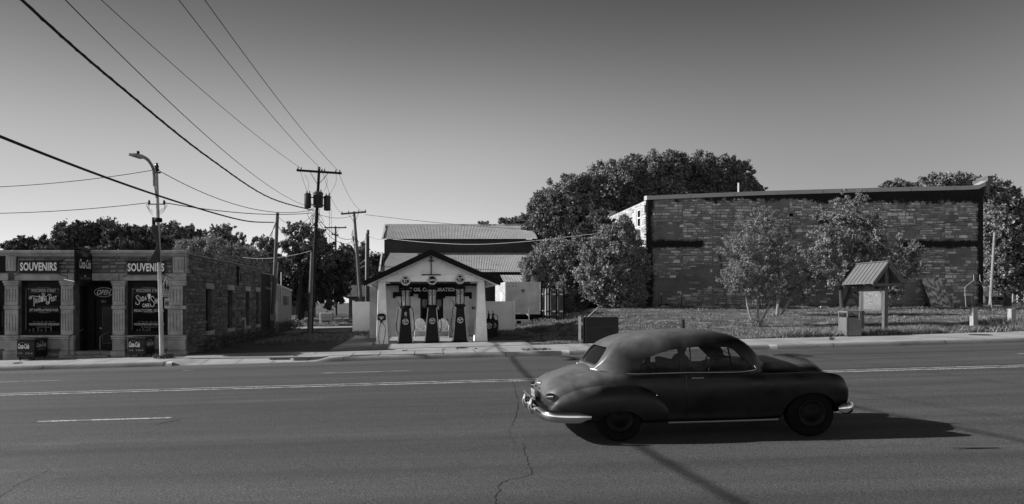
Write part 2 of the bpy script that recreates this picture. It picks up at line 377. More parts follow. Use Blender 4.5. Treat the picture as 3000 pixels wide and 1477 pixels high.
def stones(mb, u0, u1, v0, v1, rh, sw, place, rnd, depth=.03, gap=.014, skip=None, jit=.35):
    """courses of separate blocks; place(u, v, d) -> point, d = how far the face stands out"""
    v = v0
    while v < v1-rh*.4:
        h = min(rh*rnd.uniform(1-jit, 1+jit), v1-v); u = u0-rnd.uniform(0, sw*.5)
        while u < u1-.03:
            w_ = sw*rnd.uniform(.5, 1.6); a, b = max(u, u0), min(u+w_, u1); u += w_
            if b-a < .05 or (skip and skip((a+b)/2, v+h/2, (b-a)/2, h/2)): continue
            g = gap*rnd.uniform(.6, 1.6); d = depth*rnd.uniform(.3, 1.3); j = lambda s=.35: rnd.uniform(-g, g)*s
            q = [(a+g+j(), v+g+j()), (b-g+j(), v+g+j()), (b-g+j(), v+h-g+j()), (a+g+j(), v+h-g+j())]
            i_ = min(.02, (b-a)*.15, h*.2); cx_, cy_ = (a+b)/2, v+h/2
            q2 = [(p[0]+math.copysign(i_, cx_-p[0]), p[1]+math.copysign(i_, cy_-p[1])) for p in q]
            base = [place(p[0], p[1], 0) for p in q]; top = [place(p[0], p[1], d+rnd.uniform(-.004, .004)) for p in q2]
            mb.add(base+top, [(4, 5, 6, 7), (0, 1, 5, 4), (1, 2, 6, 5), (2, 3, 7, 6), (3, 0, 4, 7)])
        v += h
F1 = 28.0
def sx(cx): return (cx/3.17-PXC)*F1/FPX
def sz(cy): return CAMZ+(205-cy/3.17)*F1/FPX
XC = -10.24; YB = 40.8
store = E('stone_store', 'low rubble stone souvenir store with fluted pilasters and two lettered display windows', 'store', (-14, F1, -.4))
rnd = random.Random(11)
gb = -1.0
# mortar backing with openings: built from strips
op = [(sx(190), sx(580)), (sx(700), sx(1055)), (sx(1180), sx(1565)), (-21.5, sx(48))]
mb = MB()
zt, zl, zs = sz(185), sz(450), sz(985)
mb.box(-24, XC-.012, F1, F1+.35, zl, zt)                    # above the openings
edges = sorted(op); xx = -24
for a, b in edges:
    mb.box(xx, a, F1, F1+.35, gb, zl-.002); xx = b
mb.box(xx, XC-.012, F1, F1+.35, gb, zl-.002)
for a, b in [(sx(190), sx(580)), (sx(1180), sx(1565)), (-21.5, sx(48))]: mb.box(a+.002, b-.002, F1+.003, F1+.33, gb, zs)
mb.build('front_wall', M_MORT, store)
mb = MB(); wy = [(30.6, 31.45), (34.0, 34.85), (37.4, 38.15), (39.75, 40.4)]; wz0, wz1 = .6, 2.6; yy = F1+.352
mb.box(XC-.35, XC-.012, F1+.352, YB, wz1, zt-.05)
for a, b in wy+[(YB, YB)]:
    mb.box(XC-.35, XC-.012, yy, a, gb, wz1-.002); 
    if b > a: mb.box(XC-.35, XC-.014, a+.002, b-.002, gb, wz0)
    yy = b
mb.build('side_wall', M_MORT, store)
mb = MB().box(-24, XC-.4, F1+.36, YB, 3.55, 3.62); mb.box(-24, XC-.01, YB+.002, YB+.3, gb, zt-.1); mb.box(-24.3, -24.002, F1, YB, gb, zt)
mb.build('roof', M('roof_tar', .05, .4, 2), store)
# parapet rubble courses over the lintels, on the front
mb = MB(); pf = lambda u, v, d: (u, F1-.002-d, v)
stones(mb, sx(165), sx(1600), sz(382), sz(230), .19, .46, pf, rnd, .05)
mb.build('parapet_stones', M_STONE, store); mb = MB()
stones(mb, sx(190), sx(1565), gb+.6, sz(1118), .2, .6, pf, rnd, .05, skip=lambda u, v, a, b: sx(640) < u < sx(1055))
mb.build('base_stones', M_STONE, store)
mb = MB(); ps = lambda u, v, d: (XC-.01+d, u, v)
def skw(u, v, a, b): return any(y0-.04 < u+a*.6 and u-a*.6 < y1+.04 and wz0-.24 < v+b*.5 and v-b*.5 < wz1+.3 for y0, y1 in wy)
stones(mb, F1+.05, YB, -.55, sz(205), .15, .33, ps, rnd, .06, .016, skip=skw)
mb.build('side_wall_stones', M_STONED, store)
# dressed stone: cornice, lintels, pilasters, sills
mb = MB()
mb.box(-24, XC+.10, F1-.16, F1+.3, sz(200), sz(172)); mb.box(-24, XC+.06, F1-.10, F1+.25, sz(214), sz(200)-.002); mb.box(-24, XC+.03, F1-.06, F1+.2, sz(228), sz(214)-.002)
mb.box(XC-.28, XC+.07, F1+.302, YB, sz(182)-.10, sz(182)-.06)
mb.build('cornice', M_DRESS, store, bevel=.02)
mb = MB()
for a, b in [(-24, sx(83)), (sx(142), sx(632)), (sx(636), sx(694)), (sx(700), sx(1108)), (sx(1114), XC+.02)]: mb.box(a, b, F1-.07, F1-.001, sz(450), sz(384))
mb.build('lintel', M_DRESS, store, bevel=.012)
for a, b in wy:
    MB().box(XC-.1, XC+.07, a-.12, b+.12, wz1+.002, wz1+.27).build('lintel', M_DRESS, store)
    MB().box(XC-.1, XC+.10, a-.1, b+.1, wz0-.18, wz0-.002).build('sill', M_DRESS, store)
def flutes(mb, a, b, z0, z1, y, n=4):                       # raised field cut by vertical slots
    w_ = (b-a); m = w_*.14; s_ = w_*.045; fw = (w_-2*m-n*s_)/(n-1) if n > 1 else 0
    mz = (z1-z0)*.18
    mb.box(a, b, y, y+.06, z0, z0+mz); mb.box(a, b, y, y+.06, z1-mz, z1)
    x = a; mb.box(x, a+m, y, y+.06, z0+mz+.001, z1-mz-.001); x = a+m
    for k in range(n-1):
        mb.box(x+s_, x+s_+fw, y, y+.06, z0+mz+.001, z1-mz-.001); x += s_+fw
    mb.box(x+s_, b, y, y+.06, z0+mz+.001, z1-mz-.001)
    mb.box(a+.01, b-.01, y+.035, y+.09, z0+.01, z1-.01)
for a, b in [(55, 190), (575, 700), (1052, 1176), (1563, 1735)]:
    A, B = sx(a), (XC+.03 if a == 1563 else sx(b)); fy = F1-.14; mb = MB()
    mb.box(A-.03, B+.03, fy-.05, F1-.001, sz(475), sz(452)); mb.box(A, B, fy-.02, F1-.001, sz(498), sz(475)-.002)
    i_ = .03; flutes(mb, A+i_, B-i_-(.1 if a == 1563 else 0), sz(680), sz(500), fy)
    mb.box(A, B, fy-.02, F1-.001, sz(716), sz(682)); 
    flutes(mb, A+i_, B-i_-(.1 if a == 1563 else 0), sz(955), sz(718), fy)
    mb.box(A-.02, B+.02, fy-.06, F1-.001, sz(975), sz(958)); mb.box(A-.01, B+.01, fy-.03, F1-.001, sz(998), sz(977))
    mb.box(A+.02, B-.02, fy, F1-.001, sz(1100), sz(1000)); mb.box(A-.02, B+.02, fy-.05, F1-.001, gb, sz(1103))
    mb.build('pilaster', M_DRESS, store, bevel=.012)
mb = MB(); flutes(mb, sx(66), sx(158), sz(362), sz(228), F1-.10, 3); mb.build('corner_block', M_DRESS, store)
mb = MB(); flutes(mb, sx(1612), sx(1716), sz(380), sz(232), F1-.10, 3); mb.box(sx(1720), XC+.02, F1-.05, F1+.3, sz(380), sz(232)); mb.build('corner_block', M_DRESS, store)
mb = MB()
for a, b in [(192, 573), (1178, 1561), (-500, 44)]:
    mb = MB(); mb.box(sx(a), sx(b), F1-.10, F1+.1, sz(976), sz(958)); mb.box(sx(a), sx(b), F1-.06, F1+.1, sz(998), sz(978)); mb.box(sx(a), sx(b), F1-.03, F1-.001, sz(1085), sz(1002))
    mb.build('sill', M_DRESS, store, bevel=.01)
MB().box(-24, sx(58), F1-.06, F1-.001, sz(372), sz(222)).build('fascia_board', M_BLACK, store)
# display windows
def swin(a, b, t0=455, t1=955):
    A, B, T, Bt = sx(a), sx(b), sz(t0), sz(t1); fr = MB(); y0 = F1+.10; k = .17
    fr.box(A, A+k, y0, y0+.06, Bt, T); fr.box(B-k, B, y0, y0+.06, Bt, T); fr.box(A+k, B-k, y0, y0+.06, T-.14, T); fr.box(A+k, B-k, y0, y0+.06, Bt, Bt+.14)
    f = fr.build('window', M_DARKW, store)
    MB().box(A+k, B-k, y0+.03, y0+.04, Bt+.14, T-.14).build('pane', M_GLASSD, f)
    MB().box(A+k+.0, A+k+.025, y0-.01, y0+.0, Bt+.2, T-.3).build('glazing_bead', M('bead', .12), f)
    return f
w0 = swin(-300, 46); w1 = swin(190, 580); w2 = swin(1180, 1565)
MB().box(sx(0), sx(40), F1+.126, F1+.128, sz(880), sz(740)).build('blind', M('blind', .03), w0)
def wtext(f, s, c0, c1, r0, r1, **k): return text('lettering', s, sx(c1)-sx(c0), sz(r0)-sz(r1), ((sx(c0)+sx(c1))/2, F1+.124, (sz(r0)+sz(r1))/2), M_LETTER if k.pop('m', 1) else M_WHITE, f, depth=.0, **k)
def swirl(mb, cx, cz, r, turns, sgn=1, ph=0., w_=.012):
    n = int(22*turns); pts = []
    for i in range(n+1):
        u = i/n; a = ph+sgn*2*PI*turns*u; q = r*(1-u*.85); pts.append((cx+q*math.cos(a), F1+.122, cz+q*math.sin(a)))
    mb.tube(pts, w_/2, 5)
def frieze(mb, c0, c1, row, amp=.05):
    A, B, z0 = sx(c0), sx(c1), sz(row); n = 6
    for k in range(n):
        u = (k+.5)/n; x = A+(B-A)*u; s_ = 1 if k < n/2 else -1
        swirl(mb, x, z0-amp*.3, amp*(1.2-abs(u-.5)*1.2), 1.3, s_, PI/2, .009)
    mb.tube([(A, F1+.122, z0), ((A+B)/2, F1+.122, z0-amp*.6), (B, F1+.122, z0)], .004, 5)
for f, o in ((w1, 0), (w2, 978)):
    wtext(f, 'WISCONSIN STREET', 272+o, 505+o, 527, 557, bold=.01, spacing=1.15)
    mb = MB()
    for r in (521, 564): mb.tube([(sx(250+o), F1+.122, sz(r)), (sx(525+o), F1+.122, sz(r))], .004, 5)
    for c in (250, 525): mb.tube([(sx(c+o), F1+.122, sz(521)), (sx(c+o), F1+.122, sz(600))], .004, 5)
    swirl(mb, sx(250+o), sz(531), .045, 1.5, 1); swirl(mb, sx(525+o), sz(531), .045, 1.5, -1)
    frieze(mb, 330+o, 450+o, 514, .04); frieze(mb, 340+o, 450+o, 742, .05); frieze(mb, 285+o, 500+o, 832, .035); frieze(mb, 320+o, 470+o, 880, .05)
    mb.tube([(sx(245+o), F1+.122, sz(742)), (sx(535+o), F1+.122, sz(742))], .004, 5)
    for r in (690, 705): mb.tube([(sx(330+o), F1+.122, sz(r)), (sx(525+o), F1+.122, sz(r))], .004, 5)
    mb.build('scroll_ornament', M('faint_lettering', .22), f)
    wtext(f, 'WACONDA SPRINGS GUEST HOUSE LODGING', 253+o, 537+o, 846, 867, bold=.012)
wtext(w1, 'GIFT SHOPPE and TRAVEL PLAZA', 257, 527, 712, 735, bold=.015)
wtext(w2, 'SPECIALTY COFFEES · ICE CREAM', 1232, 1510, 717, 741, bold=.015)
def arc_word(f, s, c0, c1, r0, r1, rise):                   # letters climbing along a line
    n = len(s); 
    for i, ch in enumerate(s):
        u = (i+.5)/n; cc = c0+(c1-c0)*u; rr = rise*(u-.5)
        wtext(f, ch, cc-(c1-c0)/n*.42, cc+(c1-c0)/n*.42, r0-rr, r1-rr, bold=.02, m=0)
arc_word(w1, 'RADING', 312, 418, 605, 650, 26); arc_word(w1, 'OST', 458, 512, 598, 640, 16)
mb = MB(); q = lambda c, r: (sx(c), F1+.121, sz(r))
mb.tube([q(300, 602), q(301, 640), q(300, 690)], .017, 6); mb.tube([q(258, 606), q(290, 592), q(330, 600), q(372, 602), q(398, 588)], .014, 6)
swirl(mb, sx(264), sz(610), .085, 1.4, -1, PI/2, .024); swirl(mb, sx(384), sz(580), .085, 1.3, 1, -PI/2, .024); swirl(mb, sx(350), sz(590), .04, 1.1, -1, 0, .016)
mb.tube([q(446, 590), q(444, 640), q(436, 660)], .017, 6); mb.tube([q(426, 590), q(440, 578), q(458, 582), q(464, 600), q(456, 618), q(444, 620)], .014, 6)
swirl(mb, sx(426), sz(655), .085, 1.4, -1, 0, .024)
mb.build('lettering', M_WHITE, w1)
arc_word(w2, 'ODA', 1285, 1352, 598, 640, 14); arc_word(w2, 'HOP', 1425, 1500, 612, 660, 14); wtext(w2, 'CAFE', 1312, 1376, 664, 698, bold=.02, m=0)
mb = MB()
for (c, r, k) in [(1268, 632, 1.), (1405, 645, 1.1)]:
    mb.tube([(sx(c+k*x), F1+.121, sz(r-k*y_)) for x, y_ in catmull([(14, 28), (2, 44), (-14, 34), (-8, 14), (10, -4), (16, -24), (4, -42), (-16, -36), (-18, -18)], 30)], .016, 6)
mb.add([(sx(1362), F1+.12, sz(590)), (sx(1386), F1+.12, sz(590)), (sx(1381), F1+.12, sz(622)), (sx(1367), F1+.12, sz(622))], [(0, 1, 2, 3)])
mb.tube([q(1374, 622), q(1374, 640)], .01, 6); mb.tube([q(1364, 642), q(1384, 642)], .008, 6)
mb.lathe([(0.001, -.002), (.075, -.002), (.075, .002), (.001, .002)], 16, (sx(1374), F1+.12, sz(588)), 'y')
mb.build('lettering', M_WHITE, w2)
mb = MB()                                                   # goods on the shelf behind the right window
for k, c in enumerate([1255, 1280, 1310, 1332, 1352, 1372]): mb.box(sx(c), sx(c+14), F1+.125, F1+.128, sz(922), sz(905-6*(k % 3)))
mb.build('shelf_goods', M('goods', .06), w2)
mb = MB()
for k, c in enumerate([250, 285, 330, 362, 401, 450]): mb.box(sx(c), sx(c+16), F1+.125, F1+.128, sz(925), sz(903-7*(k % 3)))
mb.build('shelf_goods', M('goods', .06), w1)
# entrance
mb = MB(); A, B = sx(700), sx(1055); y1 = F1+.9
mb.box(A, A+.1, F1+.36, y1, gb+.8, zl-.002); mb.box(B-.1, B, F1+.36, y1, gb+.8, zl-.002); mb.box(A, B, y1, y1+.05, gb, zl-.002)
mb.box(A+.1, B-.1, F1+.04, y1, zl-.06, zl-.003); mb.box(A+.1, A+.42, y1-.1, y1-.002, -.1, zl-.06)
mb.build('entrance_recess', M_DARKW, store)
dr = MB().box(sx(838), sx(1020), y1-.08, y1-.02, sz(1100), sz(668)).build('door', M('dark_green_door', .008, .3, 4, .5, spec=.12), store)
d2 = MB(); d2.box(sx(868), sx(992), y1-.10, y1-.082, sz(1042), sz(702)); d2.build('door_glass', M('door_glass', .02, .5, 1.5, .15, spec=.1), dr)
d2 = MB()
for (a, b, c_, d_) in [(866, 872, 1042, 700), (988, 994, 1042, 700), (866, 994, 706, 700), (866, 994, 1046, 1040)]: d2.box(sx(a), sx(b), y1-.112, y1-.1, sz(c_), sz(d_))
for cz in (790, 920):
    d2.tube([(sx(930)+.09*math.cos(a), y1-.105, sz(cz)+.26*math.sin(a)) for a in np.linspace(0, 2*PI, 20)], .008, 5)
d2.build('door_frame', M('door_trim', .07), dr)
MB().lathe([(.001, -.02), (.03, -.02), (.03, .02), (.001, .02)], 10, (sx(850), y1-.1, sz(900)), 'y').build('handle', M_STEEL, dr)
text('house_number', '813', sx(901)-sx(858), sz(632)-sz(655), (sx(879), y1-.11+.0, sz(643)), M('number', .3), dr)
mb = MB().box(sx(790), sx(990), y1-.13, y1-.09, sz(612), sz(500)); osn = mb.build('open_sign', M_BLACK, store)
text('lettering', 'OPEN', sx(953)-sx(818), sz(532)-sz(582), (sx(885), y1-.135, sz(557)), M('sign_grey', .40), osn, bold=.03, shear=.3)
mb = MB(); mb.tube([((sx(884)+sx(970)-sx(884))*1 if 0 else sx(884)+.42*math.cos(a)*1., y1-.14, sz(556)+.20*math.sin(a)) for a in np.linspace(.3, 2*PI*.93, 26)], .014, 6); mb.build('oval_tube', M('sign_grey', .40), osn)
mb = MB(); gsn = G(sx(840), 27.5)
mb.box(sx(672), sx(1040), F1-.05, y1, gb, sz(1106)); mb.box(sx(640), sx(1040), F1-.42, F1-.052, gb, sz(1138))
mb.build('step', M('worn_step', .2, .3, 3, .9, bump=.2), store, bevel=.015)
for c, nm in ((675, 0), (962, 0)):
    mb = MB(); x = sx(c); yb = F1-.30; mb.tube([(x, yb, sz(1138)), (x, yb, sz(972)), (x+.02, yb+.05, sz(962)), (x+.24, yb+.55, sz(915)), (x+.26, F1+.34, sz(905))], .024, 8)
    tag(mb.build('handrail', M('rail_paint', .10, .3, 8, .5)), ('bent steel handrail left of the store entrance steps', 'bent steel handrail right of the store entrance steps')[c > 800], 'handrail', 'handrails at the store entrance')
# side windows, conduits, pipe, meter
for a, b in wy:
    f = MB(); f.box(XC-.3, XC-.22, a, a+.07, wz0, wz1).box(XC-.3, XC-.22, b-.07, b, wz0, wz1).box(XC-.3, XC-.22, a+.07, b-.07, wz1-.07, wz1).box(XC-.3, XC-.22, a+.07, b-.07, (wz0+wz1)/2-.03, (wz0+wz1)/2+.03)
    f = f.build('window', M_DARKW, store); MB().box(XC-.28, XC-.26, a+.07, b-.07, wz0, wz1-.07).build('pane', M_GLASSD, f)
mb = MB().tube([(XC+.14, 36.75, -.3), (XC+.14, 36.75, .9), (XC+.14, 36.68, 1.0), (XC+.1, 36.5, 1.04), (XC+.02, 36.42, .98), (XC-.05, 36.4, .9)], .07, 10)
mb.build('vent_pipe', M('pipe_grey', .3, .3, 5), store, True)
mb = MB().box(XC+.06, XC+.16, 34.95, 35.1, 1.15, 1.4); mb.tube([(XC+.1, 35.02, 1.15), (XC+.1, 35.02, .1)], .015, 6); mb.build('conduit_box', M('box_grey', .16), store)
mb = MB().tube([(XC+.09, 35.5, 3.95), (XC+.09, 35.5, 2.9)], .05, 8); mb.tube([(XC+.09, 35.62, 3.1), (XC+.09, 35.62, 2.85)], .02, 6)
for k in range(4): mb.tube([(XC+.1, 35.55+.05*k, 3.9), (XC+.16, 35.8+.1*k, 3.6-.1*k), (XC+.1, 36.0, 3.25-.05*k)], .008, 5)
mb.build('service_mast', M_DARKW, store)
MB().box(-17.6, -17.3, 33, 33.3, 3.6, 4.55).build('roof_vent', M('vent_metal', .12, .3, 5), store)
mb = MB(); mb.lathe([(.05, 0), (.3, .02), (.32, .08), (.12, .2), (.02, .22)], 14, (-16.0, 31, 4.42)); mb.tube([(-16, 31, 3.6), (-16, 31, 4.45)], .05, 8)
mb.build('roof_vent', M('vent_metal', .12, .3, 5), store)
# signs on the store front
def souv(c0, c1, r0, r1, t0, t1, u0, u1, lab):
    s_ = E('souvenirs_sign', lab, 'sign', ((sx(c0)+sx(c1))/2, F1-.2, sz(r1)), 'souvenirs boards on the stone store')
    MB().box(sx(c0), sx(c1), F1-.22, F1-.19, sz(r1), sz(r0)).build('board', M_SIGN, s_)
    text('lettering', 'SOUVENIRS', sx(t1)-sx(t0), sz(u0)-sz(u1), ((sx(t0)+sx(t1))/2, F1-.222, (sz(u0)+sz(u1))/2), M('sign_letters', .85, .06, 4), s_, bold=.032, spacing=1.07)
    mb = MB()
    for (a, b, c_, d_) in [(c0-40, r0-8, c0+10, r0+4), (c1+45, r0-10, c1-6, r0+4), (c0-65, r1+22, c0+5, r1-2), (c1+72, r1+35, c1, r1+6)]:
        mb.tube([(sx(a), F1-.05, sz(b)), (sx(c_), F1-.2, sz(d_))], .014, 6)
    mb.build('brace', M_BLACK, s_)
souv(205, 570, 265, 385, 216, 553, 285, 362, 'souvenirs board over the trading post window')
souv(1205, 1545, 268, 397, 1208, 1544, 292, 368, 'souvenirs board over the soda shop window')
# projecting soft drink sign, square to the wall
xs_ = sx(852)+.0; zs0, zs1 = sz(455), sz(190)
cs = E('drink_sign', 'projecting oval soft drink sign between two black posts above the store door', 'sign', (xs_, F1-.9, zs0))
mb = MB()
for y in (F1-.10, F1-1.28): mb.bar((xs_, y, sz(450)-.12), (xs_, y, sz(165)), .09, .09, (1, 0, 0))
mb.bar((xs_, F1-.1, sz(178)), (xs_, F1-1.28, sz(178)), .05, .05); mb.bar((xs_, F1-.1, sz(452)), (xs_, F1-1.28, sz(452)), .05, .05)
mb.build('frame', M_BLACK, cs)
zc = (zs0+zs1)/2; ym = F1-.69; pts = []
for a in np.linspace(0, 2*PI, 36)[:-1]:
    c_, s_ = math.cos(a), math.sin(a); pts.append((xs_-.07, ym+.53*math.copysign(abs(c_)**.7, c_), zc-.03+.82*math.copysign(abs(s_)**.62, s_)))
MB().prism(pts, (.14, 0, 0)).build('oval_panel', M('red_enamel', .012, .2, 3, .4, spec=.2), cs, bevel=.02)
RX = (PI/2, 0, PI/2); xt = xs_+.075
MB().box(xt-.03, xt-.006, ym-.45, ym+.45, zs1-.17, zs1-.0).box(xt-.03, xt-.006, ym-.45, ym+.45, zs0+.0, zs0+.2).build('panel', M_SIGN, cs)
text('lettering', 'FOUNTAIN SERVICE', .85, .11, (xt, ym, zs1-.085), M('dull_letter', .14), cs, RX, .02)
text('lettering', 'Drink', .42, .16, (xt, ym, zc+.47), M('dull_letter2', .24), cs, RX, .02)
t1 = text('lettering', 'Coca-Cola', .92, .40, (xt+.002, ym, zc+.08), M_WHITE, cs, RX, .025, shear=.35)
text('lettering', 'DELICIOUS AND REFRESHING', .85, .12, (xt, ym, zs0+.1), M('dull_letter', .14), cs, RX, .02)
mb = MB().lathe([(.001, 0), (.03, 0), (.03, .02), (.001, .02)], 10, (xt-.01, ym, zc-.42), 'x'); mb.build('button', M_WHITE, cs)
mb = MB().tube([(sx(560), F1-.06, sz(430)), (xs_, F1-1.28, sz(470))], .016, 6); mb.build('stay_rod', M_STEEL, cs)
# drink coolers
def cooler(x0, x1, y0, zt_, lab):
    y1 = y0+.95; zb = G((x0+x1)/2, 27.3)+.005
    r = E('drink_cooler', lab, 'cooler', ((x0+x1)/2, y0, zb), 'ice chests in front of the store')
    MB().box(x0, x1, y0, y1, zb+.12, zt_-.07).build('chest', M('cooler_red', .014, .3, 4, .4, spec=.2), r, bevel=.03)
    MB().box(x0-.02, x1+.02, y0-.02, y1+.02, zt_-.066, zt_).build('lid', M('cooler_lid', .03, .3, 4, .4, spec=.3), r, bevel=.02)
    for a in (x0+.09, x1-.09):
        for b in (y0+.1, y1-.1): MB().lathe([(.02, .13), (.03, .1), (.035, .0), (.02, .0)], 8, (a, b, zb)).build('foot', M_BLACK, r)
    w_ = x1-x0
    text('lettering', 'Coca-Cola', w_*.62, .22, (x0+w_*.40, y0-.004, zt_-.30), M_WHITE, r, bold=.03, shear=.35)
    text('lettering', 'DRINK', .16, .04, (x0+w_*.35, y0-.004, zt_-.15), M('dull_letter2', .24), r)
    text('lettering', 'ICE  COLD', w_*.80, .06, (x0+w_*.5, y0-.004, zb+.30), M('dull_letter3', .4), r, bold=.02, spacing=1.7)
    text('lettering', 'Coca-Cola', .66, .20, (x1+.004, (y0+y1)/2, zt_-.26), M('side_letter', .45), r, RX, .03, shear=.35)
    text('lettering', 'ICE COLD', .5, .07, (x1+.004, (y0+y1)/2, zb+.45), M('dull_letter2', .24), r, RX, .02)
    MB().box(x1+.0, x1+.02, (y0+y1)/2-.1, (y0+y1)/2+.1, zt_-.14, zt_-.115).build('handle', M_STEEL, r)
cy_ = 26.75
cooler(X_(48, cy_), X_(101, cy_), cy_, Z_(993, cy_), 'soft drink ice chest left of the entrance below the trading post window')
cooler(X_(373, cy_), X_(425, cy_), cy_, Z_(988, cy_), 'soft drink ice chest right of the entrance below the soda shop window')
# dark annex and corrugated shed behind the store
an = E('back_annex', 'dark plain annex wall between the stone store and corrugated shed', 'building', (-11.5, 42.2, -.3))
MB().box(-15, XC-.02, YB+.31, 43.6, -.8, 3.78).build('wall', M('dark_siding', .03, .3, 3, .9), an)
MB().box(-15.05, XC+.05, YB+.31, 43.65, 3.782, 3.86).build('roof', M('annex_roof', .25), an)
MB().tube([(XC+.0, 42, 2.9), (XC+.35, 42, 2.82)], .06, 8).build('lamp', M('lamp_grey', .3), an)
sh = E('metal_shed', 'small pale corrugated shed with sloping roof edge and one white window', 'shed', (-11.5, 47, -.3))
mb = MB(); y0, y1 = 44.0, 50.3; n = 42
zt_ = lambda y: 3.2-(y-44)*.062
for k in range(n):
    a = y0+(y1-y0)*k/n; b = y0+(y1-y0)*(k+1)/n; m = (a+b)/2
    mb.add([(XC, a, -.6), (XC, m, -.6), (XC+.03, m, -.6), (XC+.03, b-.02, -.6), (XC, a, zt_(a)), (XC, m, zt_(m)), (XC+.03, m, zt_(m)), (XC+.03, b-.02, zt_(b))], [(0, 1, 5, 4), (1, 2, 6, 5), (2, 3, 7, 6)])
mb.hexa([(-15, y0, -.6), (XC-.01, y0, -.6), (XC-.01, y1, -.6), (-15, y1, -.6)], [(-15, y0, zt_(y0)), (XC-.01, y0, zt_(y0)), (XC-.01, y1, zt_(y1)), (-15, y1, zt_(y1))])
mb.build('wall', M('corrugated_siding', .42, .12, 2, .6), sh)
MB().hexa([(-15.1, y0-.1, zt_(y0)+.003), (XC+.08, y0-.1, zt_(y0)+.003), (XC+.08, y1+.1, zt_(y1)+.003), (-15.1, y1+.1, zt_(y1)+.003)], [(-15.1, y0-.1, zt_(y0)+.12), (XC+.08, y0-.1, zt_(y0)+.12), (XC+.08, y1+.1, zt_(y1)+.12), (-15.1, y1+.1, zt_(y1)+.12)]).build('roof', M('shed_roof', .6, .1), sh)
wf = MB().box(XC+.03, XC+.08, 48.0, 48.9, 1.75, 2.45).build('window', M('white_trim', .6, .1), sh)
mb = MB()
for a in (0, 1):
    for b in (0, 1): mb.box(XC+.081, XC+.09, 48.06+a*.42, 48.42+a*.42, 1.80+b*.32, 2.08+b*.32)
mb.build('pane', M_GLASSD, wf)
MB().box(XC+.03, XC+.32, 47.3, 47.9, 1.75, 2.4).build('cooling_unit', M('unit', .2), sh)
MB().box(XC+.03, XC+.07, 44.6, 45.5, -.3, 2.0).build('door', M('shed_door', .5, .1), sh)
MB().tube([(XC+.1, 46.3, 1.9), (XC+.1, 46.3, 4.1)], .04, 8).build('flue', M_STEEL, sh)
# ================================================================ FILLING STATION
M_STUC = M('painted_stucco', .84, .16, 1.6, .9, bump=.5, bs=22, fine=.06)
M_WHITEW = M('white_boards', .84, .08, 2, .7)
def qx(cx, Z=30.5): return X_(1050+cx/3.018, Z)
def qz(cy, Z=30.5): return Z_(640+cy/3.018, Z)
SY = 30.5; SD = 35.2; XM = (qx(160)+qx(1143))/2
st = E('filling_station', 'small white stucco vintage filling station with gabled porch roof on tapered columns', 'filling station', (XM, SY, 0))
gs = G(0, 31)
fl = .10
mb = MB().box(qx(140), qx(1150), SY+.08, SD, -.5, fl); mb.box(qx(1150)+.002, qx(1150)+.9, SY+.3, SD+5, -.5, fl-.03)
mb.build('porch_floor', M_CONC, st, bevel=.02)
def taper(mb, a0, a1, b0, b1, y0, y1, ty0, ty1, z0, z1):
    mb.hexa([(a0, y0, z0), (a1, y0, z0), (a1, y1, z0), (a0, y1, z0)], [(b0, ty0, z1), (b1, ty0, z1), (b1, ty1, z1), (b0, ty1, z1)])
zb0, zb1 = qz(558), qz(500)
for a0, a1, b0, b1 in [(155, 268, 175, 236), (1028, 1143, 1057, 1115)]:
    mb = MB(); A0, A1, B0, B1 = qx(a0), qx(a1), qx(b0), qx(b1)
    taper(mb, A0, A1, B0, B1, SY-.02, SY+.95, SY, SY+.6, G(A0, SY)-.15, zb0-.002)
    mb.build('column', M_STUC, st, bevel=.02)
L, R_ = qx(183), qx(1108)
mb = MB().box(L, R_, SY-.01, SY+.35, zb0, zb1); mb.box(L, L+.3, SY+.352, SD, zb0+.02, zb1); mb.box(R_-.3, R_, SY+.352, SD, zb0+.02, zb1)
mb.build('porch_beam', M_STUC, st, bevel=.01)
MB().box(L+.3, R_-.3, SY+.36, SD, zb0+.10, zb0+.14).build('ceiling', M('porch_ceiling', .35), st)
# roof: two slopes with a dark rake board
pk = (qx(640), qz(285)); el, er = (qx(70), qz(556)), (qx(1232), qz(553)); yr0, yr1 = SY-.55, SD+5.6
mb = MB()
for (ex, ez) in (el, er):
    pts = [(pk[0], yr0, pk[1]-.0), (ex, yr0, ez), (ex, yr0, ez-.12), (pk[0], yr0, pk[1]-.13)]
    mb.prism(pts, (0, yr1-yr0, 0))
rf = mb.build('roof', M('roof_shingles', .025, .35, 3, .9, bump=.4, bs=12), st)
for (ex, ez) in (el, er):
    d = 1 if ex > pk[0] else -1; mb = MB()
    mb.prism([(pk[0], yr0-.04, pk[1]+.02), (ex+d*.04, yr0-.04, ez+.02), (ex+d*.06, yr0-.04, ez-.24), (pk[0], yr0-.04, pk[1]-.26)], (0, .038, 0)); mb.build('rake_board', M_BLACK, rf)
mb = MB()                                                   # eaves soffit tails
for k in range(9):
    y = yr0+.4+k*.6
    for (ex, ez) in (el, er):
        d = 1 if ex > pk[0] else -1; sl = (pk[1]-ez)/abs(ex-pk[0]); x0 = ex-d*.75
        mb.bar((ex-d*.05, y, ez-.18), (x0, y, ez-.18+sl*.70), .06, .09)
mb.build('rafter_tails', M_WHITEW, rf)
mb = MB().tube([(er[0]+.04, yr0+.1, er[1]-.12), (er[0]+.04, yr0+1.5, er[1]-.12)], .05, 8); mb.tube([(el[0]-.02, yr0+.1, el[1]-.1), (el[0]-.02, yr1, el[1]-.12)], .05, 8); mb.build('gutter', M('gutter', .35), rf, True)
